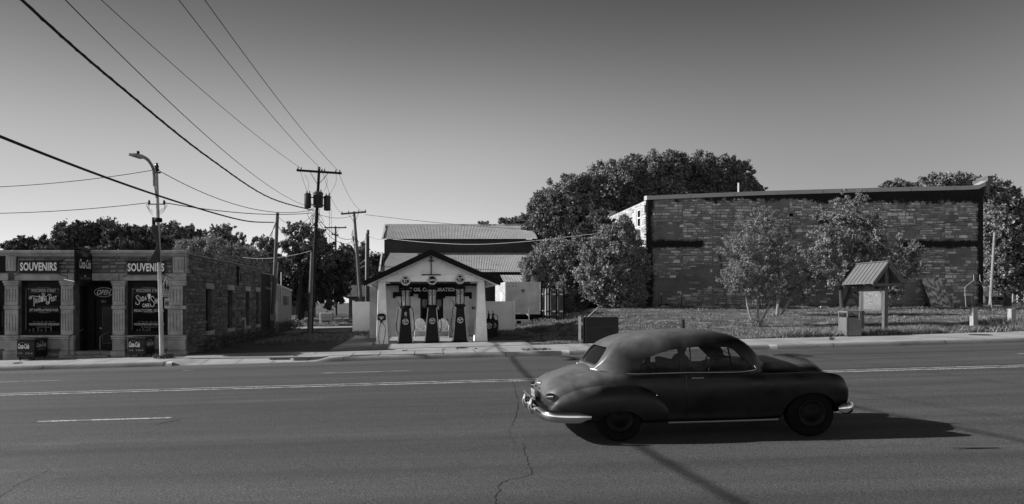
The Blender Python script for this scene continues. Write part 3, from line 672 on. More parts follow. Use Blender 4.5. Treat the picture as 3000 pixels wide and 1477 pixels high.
# gable boards
n = 44; mb = MB(); gy = SY+.02
sl = (pk[1]-el[1])/(pk[0]-el[0]); sr = (pk[1]-er[1])/(er[0]-pk[0])
for k in range(n):
    a = L+(R_-L)*k/n; b = L+(R_-L)*(k+1)/n-.012
    top = lambda x: (el[1]+(x-el[0])*sl if x < pk[0] else er[1]+(er[0]-x)*sr)-.14
    za, zb_ = top(a), top(b)
    if min(za, zb_) > zb1+.02: mb.add([(a, gy, zb1), (b, gy, zb1), (b, gy, zb_), (a, gy, za), (a, gy+.03, zb1), (b, gy+.03, zb1), (b, gy+.03, zb_), (a, gy+.03, za)], [(0, 1, 2, 3), (0, 3, 7, 4), (1, 5, 6, 2)])
mb.add([(L, gy+.02, zb1), (R_, gy+.02, zb1), (pk[0], gy+.02, pk[1]-.14)], [(0, 1, 2)])
mb.build('gable_boards', M_WHITEW, st)
mb = MB(); mb.bar((qx(643), SY-.06, qz(335)), (qx(643), SY-.06, qz(500)), .045, .045, (1, 0, 0)); mb.bar((qx(618), SY-.06, qz(376)), (qx(670), SY-.06, qz(376)), .04, .04); mb.bar((qx(560), SY-.06, qz(499)), (qx(728), SY-.06, qz(499)), .05, .05)
mb.build('lamp_bracket', M_BLACK, st)
# string of bulbs under the rake
mb = MB(); mw = MB()
for side, (ex, ez) in enumerate((el, er)):
    prev = None
    for k in range(13):
        u = .06+k/13*.92; x = pk[0]+(ex-pk[0])*u; z = pk[1]+(ez-pk[1])*u-.30-(.03 if k % 2 else 0); p = (x, SY-.40, z)
        if prev: mw.tube([prev, p], .006, 4)
        prev = p; mb.lathe([(.001, -.05), (.02, -.035), (.022, -.015), (.008, .01)], 8, p)
f = mw.build('light_string', M_BLACK, st); mb.build('bulbs', M('bulb', .8, .05, 3, .3), f)
# back wall (plane SD)
def bx(cx): return X_(1050+cx/3.018, SD)
def bz(cy): return Z_(640+cy/3.018, SD)
dl, dw, drr = (bx(330), bx(487)), (bx(548), bx(750)), (bx(818), bx(980)); zd = bz(692); zw0, zw1 = bz(890), bz(700)
mb = MB(); wl, wr = bx(100), bx(1100); zt_ = zb1+.1
mb.box(wl, wr, SD, SD+.25, zd, zt_)
for a, b in [(wl, dl[0]), (dl[1], dw[0]), (dw[1], drr[0]), (drr[1], wr)]: mb.box(a, b, SD, SD+.25, -.3, zd-.002)
mb.box(dw[0]+.002, dw[1]-.002, SD+.003, SD+.24, -.3, zw0)
mb.box(wl, wl+.2, SD+.252, SD+5, -.3, zt_); mb.box(wr-.2, wr, SD+.252, SD+5, -.3, zt_); mb.box(wl, wr, SD+5.002, SD+5.2, -.3, zt_)
mb.build('wall', M('shaded_stucco', .52, .2, 1.6, .9, bump=.5, bs=22, fine=.08), st)  # porch shade put into a darker copy of the stucco
# stepped dark fascia and lettering
mb = MB()
poly = [(358, 598), (943, 598), (943, 650), (1003, 650), (1003, 710), (975, 710), (975, 690), (822, 690), (822, 670), (768, 670), (768, 706), (528, 706), (528, 670), (487, 670), (487, 690), (330, 690), (330, 706), (305, 706), (305, 652), (358, 652)]
for (a, b, c_, d_) in [(358, 943, 598, 652), (305, 1003, 652, 670), (305, 487, 670, 690), (768, 1003, 670, 690), (528, 768, 670, 706), (305, 328, 690, 706), (978, 1003, 690, 710)]:
    mb.box(bx(a), bx(b), SD-.06, SD-.002, bz(d_), bz(c_))
mb.build('fascia_sign', M('fascia_dark', .008, .3, 4, .6, spec=.12), st)
text('lettering', 'KT OIL CORPORATION', bx(870)-bx(425), bz(612)-bz(646), ((bx(425)+bx(870))/2, SD-.065, (bz(612)+bz(646))/2), M('fascia_letters', .8, .08, 4), st, bold=.04)
MB().box(wl+.1, wr-.1, SD-.3, SD-.002, bz(595), bz(586)).build('dark_beam', M_DARKW, st)
MB().box(wl+.1, wr-.1, SD-.25, SD-.002, bz(584), bz(560)).build('soffit_board', M('soffit', .14), st)
for (a, b), k in ((dl, -1), (drr, 1)):
    mb = MB().box(a, a+.09, SD-.03, SD+.1, fl, zd).box(b-.09, b, SD-.03, SD+.1, fl, zd).box(a+.09, b-.09, SD-.03, SD+.1, zd-.09, zd)
    d = mb.build('door', M('door_trim_white', .60), st)
    MB().box(a+.09, b-.09, SD+.03, SD+.08, fl, zd-.09).build('leaf', M('door_leaf', .62, .08, 2), d)
    m = (a+b)/2; fw_ = (b-a)*.24; mb = MB().box(m-fw_-.03, m+fw_+.03, SD+.01, SD+.029, zd-.95, zd-.24); mb.build('window_frame', M_WHITEW, d); mb = MB()
    for i in (0, 1):
        for j in (0, 1, 2)[:2]: mb.box(m-fw_+i*fw_+.015, m-fw_+(i+1)*fw_-.015, SD+.0, SD+.009, zd-.92+j*.33, zd-.62+j*.33)
    mb.build('pane', M('door_pane', .05, .4, 3, .1, spec=.5), d)
    hx = b-.2 if k < 0 else a+.2; mb = MB()
    for z in (fl+.95, fl+1.12): mb.lathe([(.001, -.05), (.035, -.05), (.04, -.02), (.02, .02)], 10, (hx, SD+.02, z), 'y')
    mb.build('handle', M_BLACK, d)
A, B = dw; mb = MB().box(A, A+.1, SD+.02, SD+.1, zw0, zw1).box(B-.1, B, SD+.02, SD+.1, zw0, zw1).box(A+.1, B-.1, SD+.02, SD+.1, zw1-.1, zw1).box(A+.1, B-.1, SD+.02, SD+.1, zw0, zw0+.08).box(A+.1, B-.1, SD+.01, SD+.09, (zw0+zw1)/2-.04, (zw0+zw1)/2+.04)
wn = mb.build('window', M_DARKW, st); MB().box(A+.1, B-.1, SD+.07, SD+.08, zw0+.08, (zw0+zw1)/2-.04).build('pane', M_GLASSD, wn)
MB().box(A+.1, B-.1, SD+.07, SD+.08, (zw0+zw1)/2+.04, zw1-.1).build('pane', M('curtained_glass', .10, .4, 3, .2, spec=.4), wn)
mb = MB()
for k in range(1, 4): mb.box(A+.1+(B-A-.2)*k/4-.012, A+.1+(B-A-.2)*k/4+.012, SD+.05, SD+.069, (zw0+zw1)/2+.04, zw1-.1)
mb.box(A+.1, B-.1, SD+.052, SD+.068, zw1-.52, zw1-.49); mb.build('glazing_bars', M_DARKW, wn)
MB().box(A-.06, B+.25, SD-.12, SD+.0, zw0-.14, zw0-.002).build('sill', M('dark_sill', .03), wn)
MB().box(bx(1003), bx(1036), SD-.03, SD-.002, bz(803), bz(781)).build('number_plate', M_BLACK, st)
text('house_number', '200', bx(1031)-bx(1008), bz(785)-bz(799), (bx(1019.5), SD-.034, bz(792)), M_LETTER, st, shear=.2)
# --------------------------------------------------------------- fuel pumps (built at the origin, height 3.0 m)
M_PB = M('pump_black', .006, .3, 4, .45, spec=.15); M_PT = M('pump_trim', .32, .15, 5, .4); M_BRASS = M('pump_metal', .3, .3, 8, .3, .8)
def ring_logo(root, y, z, r, s, dark=False, top=None):
    d = MB().lathe([(.001, 0), (r, 0), (r, .012), (.001, .012)], 24, (0, y-.012, z), 'y').build('emblem', M_WHITE, root, world=False)
    MB().lathe([(.001, 0), (r*.87, 0), (r*.87, .004), (.001, .004)], 24, (0, y-.0165, z), 'y').build('emblem_ring', M_PB, d, world=False)
    if not dark:
        for k, (a0, a1) in enumerate([(.12, 1.0), (2.14, 3.02), (3.6, 5.82)]):
            mb = MB()
            for i in range(8):
                if k == 2 and i % 2: continue
                a, b = a0+(a1-a0)*i/8, a0+(a1-a0)*(i+.98)/8; ri, ro = (r*.52, r*.80) if k < 2 else (r*.60, r*.76)
                mb.sheet([(ri*math.cos(a), y-.018, z+ri*math.sin(a)), (ro*math.cos(a), y-.018, z+ro*math.sin(a)), (ro*math.cos(b), y-.018, z+ro*math.sin(b)), (ri*math.cos(b), y-.018, z+ri*math.sin(b))])
            mb.build('emblem_band', M_LETTER, d, world=False)
        text('lettering', s, r*.75, r*.72, (0, y-.020, z-.0*r), M_WHITE, d, bold=.03, world=False, depth=0)
        text('lettering', 'OIL CO.', r*.9, r*.2, (0, y-.020, z-r*.68), M_WHITE, d, bold=.02, world=False, depth=0)
    else: text('lettering', s, r*1.5, r*.62, (0, y-.020, z), M_WHITE, d, bold=.02, world=False, depth=0, shear=.15)
def pump(loc, globe, lab, hoseL, hoseR, card):
    r = E('fuel_pump', lab, 'fuel pump', loc, 'vintage visible fuel pumps under the porch')
    mb = MB().box(-.40, .40, -.30, .30, 0, .05); mb.hexa([(-.33, -.26, .05), (.33, -.26, .05), (.33, .26, .05), (-.33, .26, .05)], [(-.19, -.19, 1.62), (.19, -.19, 1.62), (.19, .19, 1.62), (-.19, .19, 1.62)])
    mb.build('cabinet', M_PB, r, world=False, bevel=.02)
    mb = MB()
    for s_ in (-1, 1): mb.bar((s_*.345, -.27, .05), (s_*.20, -.20, 1.63), .05, .05, (1, 0, 0))
    mb.build('corner_trim', M_PT, r, world=False)
    mb = MB(); mb.lathe([(.21, 1.62), (.25, 1.64), (.25, 1.74), (.21, 1.77)], 20); mb.box(-.26, .26, -.1, .1, 1.66, 1.72)
    for a in range(4): mb.tube([(.2*math.cos(a*PI/2+.0*PI/4-PI/2), .2*math.sin(a*PI/2-PI/2), 1.76), (.2*math.cos(a*PI/2-PI/2), .2*math.sin(a*PI/2-PI/2), 2.50)], .022, 8)
    mb.lathe([(.27, 2.48), (.29, 2.50), (.27, 2.55), (.10, 2.66), (.07, 2.70), (.001, 2.70)], 20)
    mb.build('cylinder_frame', M_PB, r, world=False)
    MB().lathe([(.19, 1.76), (.19, 2.48)], 24).build('glass_cylinder', M_GLASS, r, True, world=False)
    MB().lathe([(.15, 1.77), (.15, 2.20), (.001, 2.20)], 20).build('fuel', M('fuel', .34, .2, 2, .2), r, True, world=False)
    # globe: octagon cut circle on a collar
    mb = MB(); mb.lathe([(.06, 2.69), (.10, 2.72), (.06, 2.74)], 12, (0, 0, 0))
    pts = [(.235*math.cos(a), -.07, 2.96+.235*math.sin(a)) for a in np.linspace(-PI*1.15, PI*.15, 22)]
    pts = [(.235*math.cos(a), -.07, 2.94+.235*math.sin(a)) for a in np.linspace(PI, 2*PI, 16)]+[(.235, -.07, 2.96), (.12, -.07, 3.17), (-.12, -.07, 3.17), (-.235, -.07, 2.96)]
    mb.prism(pts, (0, .14, 0)); gl = mb.build('globe', M('globe_rim', .42, .1, 3, .5), r, world=False)
    ring_logo(gl if False else r, -.075, 2.945, .20, globe, dark=(globe == 'Gasoline'))
    ring_logo(r, -.245, 1.02 if not card else 1.02, .14, 'KT')
    if card: MB().box(-.05, .06, -.225, -.215, 1.32, 1.47).box(-.05, .07, -.222, -.214, 1.27, 1.29).build('price_card', M('card', .35), r, world=False)
    for s_, on in ((-1, hoseL), (1, hoseR)):
        if on:
            pts = catmull([(s_*.21, -.1, 1.72), (s_*.33, -.14, 1.62), (s_*.37, -.18, 1.3), (s_*.42, -.2, .9), (s_*.41, -.2, .62), (s_*.31, -.27, .46)], 26)
            MB().tube([tuple(p) for p in pts], .020, 8).build('hose', M('rubber', .015), r, True, world=False)
            mb = MB().tube([(s_*.22, -.1, 1.78), (s_*.28, -.16, 1.68), (s_*.31, -.2, 1.55)], [.02, .03, .015], 8); mb.box(s_*.27-.03, s_*.27+.03, -.2, -.12, 1.60, 1.66); mb.build('nozzle', M_BRASS, r, world=False)
    mb = MB().tube([(-.21, -.05, 1.7), (-.29, -.08, 1.75), (-.34, -.1, 1.95)], .014, 6); mb.build('lever', M_PB, r, world=False)
    return r
t = NT('clear_glass'); t.b.inputs['Alpha'].default_value = .22; t.col(.75); M_GLASS = t.done(.05, spec=.5)
PY = 30.62
for c, gl, lab, hl, hr, cd_ in [(418, 'KT', 'left visible fuel pump, the one with a price card and two hoses', 1, 1, 1), (652, 'Gasoline', 'middle visible fuel pump whose globe reads gasoline', 0, 1, 0), (897, 'KT', 'right visible fuel pump nearest the right porch column', 1, 0, 0)]:
    x = qx(c, PY); pump((x, PY-.1, G(x, PY)+.02), gl, lab, hl, hr, cd_)
# --------------------------------------------------------------- shell-back metal chairs
def shell_chair(loc, lab):
    r = E('lawn_chair', lab, 'chair', loc, 'shell back metal chairs on the porch')
    mat = M('chair_paint', .80, .15, 3, .45); V = []; n, m = 22, 12
    for j in range(m+1):
        q_ = j/m*.27
        for k in range(n):
            a = 2*PI*k/n; x = q_*math.cos(a); z = .70+q_*math.sin(a)*1.12; bow = .10*(1-(q_/.27)**2)+.05*(z-.70)/.27*1.0
            flute = .006*math.cos(x*95); V.append((x, .12+bow+flute, z))
    F = [(j*n+k, j*n+(k+1) % n, (j+1)*n+(k+1) % n, (j+1)*n+k) for j in range(m) for k in range(n)]
    o = MB().add(V, F).build('backrest', mat, r, True, world=False); s_ = o.modifiers.new('solid', 'SOLIDIFY'); s_.thickness = .006
    mb = MB(); mb.hexa([(-.26, -.30, .38), (.26, -.30, .38), (.22, .16, .36), (-.22, .16, .36)], [(-.26, -.30, .40), (.26, -.30, .40), (.22, .16, .38), (-.22, .16, .38)]); mb.box(-.26, .26, -.32, -.295, .33, .40)
    mb.build('seat', mat, r, world=False, bevel=.01)
    for s_ in (-1, 1):
        pts = catmull([(s_*.23, .22, .72), (s_*.28, .1, .62), (s_*.29, -.1, .60), (s_*.28, -.28, .57), (s_*.28, -.31, .35), (s_*.28, -.30, .05), (s_*.28, -.2, .015), (s_*.27, .25, .015)], 40)
        MB().tube([tuple(p) for p in pts], .015, 8).build('side_frame', mat, r, True, world=False)
    MB().tube([(-.27, .25, .015), (.27, .25, .015)], .013, 8).build('stretcher', mat, r, True, world=False)
    return r
for c, lab, z in [(545, 'shell back metal chair under the window, left of the middle pump', 0), (750, 'shell back metal chair beside the right door, right of the middle pump', 0)]:
    shell_chair((X_(1050+c/3.018, 34.5), 34.5, fl), lab)
# --------------------------------------------------------------- air meter on the left column
x = qx(205); z0 = qz(905); z1 = qz(845)
am = E('air_meter', 'dark box air meter with dangling hose on the left porch column', 'air meter', (x, SY-.1, z0))
mb = MB().box(x-.20, x+.20, SY-.16, SY+.02, z0+.03, z1-.03).box(x-.14, x+.14, SY-.15, SY+.02, z1-.03, z1+.02); mb.build('case', M_PB, am, bevel=.03)
MB().box(x-.13, x+.13, SY-.17, SY-.158, z0+.12, z1-.1).build('dial_face', M('dial', .22, .3, 20), am)
MB().lathe([(.001, 0), (.06, 0), (.06, .02), (.001, .02)], 14, (x, SY-.19, z1-.20), 'y').build('dial', M('dial_ring', .5), am)
mb = MB().tube([(x, SY-.1, z0+.03), (x, SY-.12, z0-.08)], .06, 8)
mb.tube([tuple(p) for p in catmull([(x, SY-.12, z0-.05), (x-.10, SY-.12, z0-.4), (x-.12, SY-.1, z0-.9), (x-.03, SY-.1, z0-1.4), (x+.02, SY-.12, z0-1.95)], 24)], .014, 6)
mb.tube([tuple(p) for p in catmull([(x+.02, SY-.12, z0-.05), (x+.18, SY-.1, z0-.3), (x+.16, SY-.1, z0-.7), (x+.06, SY-.08, z0-1.15)], 20)], .014, 6); mb.build('hose', M('rubber', .015), am, True)
# --------------------------------------------------------------- oil dispensers right of the station
def lubster(loc, lab):
    r = E('oil_dispenser', lab, 'oil dispenser', loc, 'hand crank oil dispensers at the station side')
    mb = MB().box(-.24, .24, -.2, .2, 0, .95); mb.lathe([(.1, .95), (.12, 1.0), (.06, 1.04), (.05, 1.3), (.02, 1.32)], 12); mb.build('cabinet', M_PB, r, world=False, bevel=.03)
    MB().tube([(.05, 0, 1.25), (.22, -.02, 1.2), (.28, -.02, .7), (.34, -.02, .1)], .016, 6).build('hose', M('rubber', .015), r, world=False)
    MB().bar((0, -.05, 1.28), (-.02, -.05, 1.45), .04, .03).build('crank', M_PB, r, world=False)
    ring_logo(r, -.2, .68, .14, 'KT')
lubster((qx(1152, 33.2), 33.2, fl-.02), 'oil dispenser with round emblem half behind the right porch column')
lubster((qx(1190, 33.9), 33.9, fl-.02), 'oil dispenser farther from the porch column against the vinyl fence')
# --------------------------------------------------------------- vinyl fences
M_VIN = M('white_vinyl', .78, .06, 1.5, .5)
def vfence(x0, x1, y, ztop, lab, posts, ret=None):
    r = E('vinyl_fence', lab, 'fence', ((x0+x1)/2, y, G((x0+x1)/2, y)), 'white vinyl fences beside the station')
    zb = min(G(x0, y), G(x1, y))-.05; mb = MB(); n = int((x1-x0)/.15)
    for k in range(n): mb.box(x0+(x1-x0)*k/n+.005, x0+(x1-x0)*(k+1)/n-.005, y-.02, y+.02, zb+.1, ztop-.1)
    mb.box(x0, x1, y-.012, y+.012, zb+.1, ztop-.1); mb.build('panel', M_VIN, r)
    MB().box(x0, x1, y-.04, y+.04, ztop-.12, ztop).box(x0, x1, y-.04, y+.04, zb, zb+.14).build('rail', M_VIN, r)
    for p in posts: MB().box(p-.065, p+.065, y-.07, y+.065, zb-.1, ztop+.07).build('post', M_VIN, r, bevel=.01)
    if ret:
        mb = MB(); 
        for k in range(10): mb.box(ret[0]-.02, ret[0]+.02, y+.1+k*.3, y+.37+k*.3, zb, ztop-.05)
        mb.build('return_panel', M_VIN, r)
fy = 41.0
vfence(X_(1036, fy), X_(1120, fy), fy, Z_(884, fy), 'white vinyl privacy fence left of the station by the driveway', [X_(1036, fy)], (X_(1034, fy), 1))
fy = 38.0
vfence(qx(1090, fy), qx(1372, fy), fy, Z_(640+733/3.018, fy), 'white vinyl privacy fence right of the station in front of the trailer', [qx(1375, fy)])
# --------------------------------------------------------------- white box trailer
ty = 46.0; g0 = G(8, ty)
tr = E('box_trailer', 'old white box trailer with a small side door parked behind the vinyl fence', 'trailer', (qx(1450, ty), ty, g0))
xa, xb = X_(1050+1300/3.018, ty), X_(1050+1610/3.018, ty); zt_, zb_ = Z_(640+570/3.018, ty), Z_(640+830/3.018, ty)
t_ = MB(); t_.box(xa, xb, ty, ty+6.5, zb_, zt_); t_.build('box', M('trailer_paint', .42, .22, 1.4, .6, fine=.1), tr)
mb = MB(); mb.box(xa-.02, xb+.02, ty-.03, ty+6.5, zt_, zt_+.06); mb.box(xb-.12, xb+.02, ty-.04, ty-.002, zb_+.1, zt_-.002); mb.box(xa-.02, xa+.06, ty-.04, ty-.002, zb_, zt_-.002); mb.box(xa, xb, ty-.03, ty-.001, zb_-.14, zb_-.003)
mb.build('edge_trim', M('trailer_trim', .55), tr)
mb = MB(); 
for k in range(9): mb.box(xa-.012, xa-.001, ty+.4+k*.7, ty+.44+k*.7, zb_, zt_-.1)
mb.build('rib', M('trailer_trim', .55), tr)
mb = MB().box(xa-.03, xa-.002, ty+1.5, ty+2.5, zt_-2.0, zt_-.6); dd = mb.build('door', M('trailer_door', .6, .05), tr); MB().box(xa-.05, xa-.032, ty+1.55, ty+1.62, zt_-1.3, zt_-1.2).box(xa-.05, xa-.032, ty+1.7, ty+2.4, zt_-.62, zt_-.6).build('handle', M_BLACK, dd)
mb = MB()
for k, c in enumerate([.2, .8, .95]): mb.box(xa+(xb-xa)*(.08+.1*k), xa+(xb-xa)*(.12+.1*k), ty-.012, ty-.001, zt_-.28, zt_-.22)
for z in np.arange(zb_+.3, zt_-.3, .13): mb.box((xa+xb)/2-.01, (xa+xb)/2+.01, ty-.008, ty-.001, z, z+.03)
mb.add([((xa+xb)/2-.14, ty-.006, zt_-.45), ((xa+xb)/2+.14, ty-.006, zt_-.45), ((xa+xb)/2+.12, ty-.006, zt_-.62), ((xa+xb)/2, ty-.006, zt_-.72), ((xa+xb)/2-.12, ty-.006, zt_-.62)], [(0, 1, 2, 3, 4)])
mb.build('rivets_and_badge', M('rivet', .14), tr)
MB().box(xa+.1, xb-.1, ty+.2, ty+6.3, zb_-.35, zb_-.142).build('chassis', M_DARKW, tr)
for y in (ty+2.6, ty+3.7):
    for x in (xa+.15, xb-.15): MB().lathe([(.12, -.1), (.38, -.1), (.4, 0), (.38, .1), (.12, .1)], 18, (x, y, g0+.4), 'x').build('wheel', M('rubber', .015), tr)
MB().bar((qx(1478, ty), ty-1.5, g0), (qx(1478, ty), ty-1.5, g0+.85), .06, .06).bar((qx(1478, ty), ty-1.5, g0+.35), (qx(1478, ty)+.1, ty+.4, g0+.5), .1, .08).build('tow_jack', M_STEEL, tr)
xw = qx(1440, 43); pb = E('parts_pile', 'low crate and scrap lying in front of the trailer', 'crate', (xw, 43, G(xw, 43)))
MB().box(xw-.6, xw+.5, 43, 43.5, G(xw, 43)+.05, G(xw, 43)+.38).build('crate', M('crate_pale', .45, .3, 9), pb); MB().box(xw-.3, xw-.02, 42.99, 42.998, G(xw, 43)+.12, G(xw, 43)+.33).build('mark', M_BLACK, pb)
mb = MB(); rr = random.Random(3)
for k in range(9): a = xw+.6+rr.random()*1.2; b = 42.8+rr.random(); mb.tube([(a, b, G(xw, 43)+.1), (a+rr.uniform(-.3, .3), b+.2, G(xw, 43)+.2+rr.random()*.3)], .04, 6)
mb.build('scrap', M_DARKW, pb)
# --------------------------------------------------------------- picket fence sections
def picket(p0, p1, h, n, lab, z0, tone=.30):
    p0, p1 = Vector(p0), Vector(p1); r = E('picket_fence', lab, 'fence', ((p0.x+p1.x)/2, (p0.y+p1.y)/2, z0), 'weathered board fences by the trees')
    d = (p1-p0); rr = random.Random(int(p0.x*7)); mb = MB(); nrm = Vector((-d.y, d.x, 0)).normalized()
    for k in range(n):
        a = p0+d*(k/n); b = p0+d*((k+.86)/n); hh = h*rr.uniform(.94, 1.03)
        lo = [a, b, b+nrm*.02, a+nrm*.02]; mb.hexa([(q_.x, q_.y, z0) for q_ in lo], [(q_.x, q_.y, z0+hh) for q_ in lo])
    mb.build('board', M('weathered_board%g' % tone, tone, .35, 6, .9, streak=(8, 8, .6)), r)
    mb = MB(); 
    for z in (.3, h-.35): mb.bar((p0-nrm*.05)+Vector((0, 0, z0+z)), (p1-nrm*.05)+Vector((0, 0, z0+z)), .04, .09)
    mb.build('rail', M('weathered_rail', .2, .3, 6), r)
    for u in (0, .5, 1):
        q_ = p0+d*u-nrm*.09; MB().box(q_.x-.05, q_.x+.05, q_.y-.05, q_.y+.05, z0-.2, z0+h).build('post', M_DARKW, r)
za = G(10, 44)
picket((X_(1590, 46), 46, 0), (X_(1606, 42.4), 42.4, 0), 1.8, 16, 'sunlit weathered board fence running back from the yard beside the trailer', za, .34)  # sunlight put into the paler board colour
picket((X_(1610, 42.2), 42.2, 0), (X_(1652, 41.8), 41.8, 0), 1.75, 6, 'shaded fence boards with dark posts facing the street left of the bushes', za, .12)  # same boards, shade put into a darker colour
# plywood enclosure at the pavement edge
g1 = G(7.5, 27.4)
pe = E('plywood_screen', 'dark plywood screen on posts standing at the edge of the pavement behind the car', 'screen', (7.5, 27.5, g1))
MB().box(X_(1716, 27.5), X_(1812, 27.5), 27.5, 27.53, g1-.02, Z_(929, 27.5)).build('panel', M('dark_plywood', .022, .35, 2, .8, streak=(.6, 1, 6)), pe)
mb = MB(); x = X_(1712, 27.6); mb.box(x-.05, x+.05, 27.54, 27.64, g1, Z_(930, 27.6)); mb.box(X_(1806, 27.6)-.05, X_(1806, 27.6)+.03, 27.54, 27.62, g1, Z_(932, 27.6)); mb.build('post', M_DARKW, pe)
mb = MB(); 
for k in range(3): mb.box(x-.12, x-.1, 27.7+k*.16, 27.83+k*.16, g1, Z_(928, 27.6)+.02*(k % 2))
mb.build('side_board', M('weathered_side', .12, .3, 6), pe); MB().tube([(x+.3, 28.2, g1+1.1), (x+.75, 28.3, g1+1.5)], .018, 6).build('pole', M('pale_pole', .5), pe)
# black standpipe
z0 = G(12.3, 29.5); x = X_(2000, 29.5)
r = MB().lathe([(.085, 0), (.085, .0), (.085, Z_(936, 29.5)-z0+.25-.25), (.07, Z_(936, 29.5)-z0), (.07, Z_(936, 29.5)-z0-.1), (.001, Z_(936, 29.5)-z0-.1)], 16, (x, 29.5, z0))
tag(r.build('standpipe', M('pipe_black', .02, .3, 5, .5), None, True), 'short black open pipe standing in the grass just above the car roof', 'pipe')
# --------------------------------------------------------------- big metal warehouse behind
M_RIB = M('ribbed_roof_metal', .37, .12, .8, .5)
bh = E('metal_warehouse', 'long dark warehouse with two tiers of ribbed metal roof behind the station', 'warehouse', (8, 60, 0))
def ribroof(mb, xa, xb, y0, y1, z0, z1, n, skew=0.):
    for k in range(n):
        a = xa+(xb-xa)*k/n; b = xa+(xb-xa)*(k+1)/n; w_ = (b-a)*.16
        mb.add([(a, y0, z0), (a+w_*.5, y0, z0+.022), (a+w_, y0, z0+.022), (a+w_*1.5, y0, z0), (b, y0, z0)]+[(q_-skew, y1, zz) for q_, zz in [(a, z1), (a+w_*.5, z1+.022), (a+w_, z1+.022), (a+w_*1.5, z1), (b, z1)]], [(i, i+1, i+6, i+5) for i in range(4)])
xl, xr2 = X_(1122, 60), X_(1572, 60)
mb = MB(); ribroof(mb, xl, xr2, 59.4, 63.5, Z_(700, 59.4), Z_(660, 63.5), 100, -.15); ribroof(mb, X_(1112, 53)+.0, xr2, 53, 60-.05, Z_(797, 53), Z_(741, 60), 98, -.5)
ribroof(mb, 6.2, 16, 49.8, 52.2, Z_(826, 49.8), Z_(806, 52.2), 44)
mb.build('roof', M_RIB, bh)
mb = MB().box(xl+.12, xr2, 60, 67, 0, Z_(702, 60)); mb.box(X_(1122, 54), xr2, 54, 59.99, -.5, Z_(797, 54)-.1); mb.box(6.4, 16, 50.2, 53.9, -.5, Z_(828, 50)); mb.build('wall', M('dark_wall_metal', .02, .3, 1, .6), bh)
MB().hexa([(xl, 63.5, Z_(660, 63.5)-.08), (xr2, 63.5, Z_(660, 63.5)-.08), (xr2, 67.6, Z_(700, 59.4)-.08), (xl, 67.6, Z_(700, 59.4)-.08)], [(xl, 63.5, Z_(660, 63.5)), (xr2, 63.5, Z_(660, 63.5)), (xr2, 67.6, Z_(700, 59.4)), (xl, 67.6, Z_(700, 59.4))]).build('back_roof', M_RIB, bh)
MB().bar((xl-.02, 59.4, Z_(700, 59.4)+.06), (xl-.02, 63.5, Z_(660, 63.5)+.06), .14, .1).bar((X_(1112, 53)-.02, 53, Z_(797, 53)+.06), (X_(1120, 60)-.02, 59.9, Z_(741, 60)+.06), .14, .1).bar((xl, 63.5, Z_(660, 63.5)+.08), (xr2, 63.5, Z_(660, 63.5)+.08), .2, .05).build('rake_trim', M('rake_trim', .5), bh)
MB().tube([(X_(1125, 52.5), 52.5, 0), (X_(1125, 52.5), 52.5, Z_(753, 52.5))], .05, 8).build('flue', M_BLACK, bh)
MB().bar((7, 52.3, Z_(803, 52)), (13, 52.3, Z_(801, 52)), .1, .16).build('lean_to_beam', M_DARKW, bh)
# ================================================================ TWO-STOREY STONE BUILDING (right)
BY = 48.0; XL, XR = 16.5, 41.45; BZ = 1.5
bd = E('stone_building', 'long two storey rubble stone building with black tar bands and pale metal coping', 'building', (XL, BY, BZ))
def topz(x):
    px = PXC+x*FPX/BY; pts = [(1893, 9.52), (2240, 9.88), (2600, 10.14), (2857, 10.28), (2885, 10.45), (2899, 10.75)]
    for (a, za), (b, zb) in zip(pts, pts[1:]):
        if px <= b: return za+(zb-za)*max(0, (px-a)/(b-a))
    return pts[-1][1]
def tar_fac(t):
    x, y, z = t.xyz(); n1 = t.math('SUBTRACT', t.noise(1.1, 6, None, .65), .5); n2 = t.math('SUBTRACT', t.noise(3.2, 5, None, .65), .5)
    nn = t.math('ADD', t.math('MULTIPLY', n1, 1.6), t.math('MULTIPLY', n2, .8))
    n3 = t.math('SUBTRACT', t.noise(11, 5, None, .7), .5); nn = t.math('ADD', nn, t.math('MULTIPLY', n3, .55))
    st_ = lambda v, a=-.03, b=.16: t.rng(v, a, b)
    A = st_(t.math('ADD', t.math('SUBTRACT', z, t.math('SUBTRACT', 8.08, t.math('MULTIPLY', x, .016))), nn))
    Bf = st_(t.math('ADD', t.math('SUBTRACT', .58, x), t.math('MULTIPLY', nn, .45)))
    B2 = st_(t.math('ADD', t.math('SUBTRACT', x, 24.42), t.math('MULTIPLY', nn, .3)))
    ends = t.math('MAXIMUM', t.math('SUBTRACT', 4.4, x), t.math('SUBTRACT', x, 18.6))
    hw = t.math('SUBTRACT', .36, t.math('ABSOLUTE', t.math('SUBTRACT', z, 4.75)))
    Cc = st_(t.math('ADD', t.math('MINIMUM', hw, t.math('MULTIPLY', ends, .5)), t.math('MULTIPLY', nn, .42)))
    D = st_(t.math('ADD', t.math('SUBTRACT', .22, z), t.math('MULTIPLY', nn, .8)))
    Ee = st_(t.math('SUBTRACT', t.noise(.55, 7, t.mapping((1, 1, 1.5)), .7), .66))
    ln = t.math('SUBTRACT', .10, t.math('ABSOLUTE', t.math('SUBTRACT', x, t.math('SUBTRACT', 6.0, t.math('MULTIPLY', z, .14)))))
    Ff = st_(t.math('MINIMUM', t.math('ADD', ln, t.math('MULTIPLY', n2, .45)), t.math('SUBTRACT', 4., z)))
    r = A
    for q in (Bf, B2, Cc, D, Ee, Ff): r = t.math('MAXIMUM', r, q)
    return r
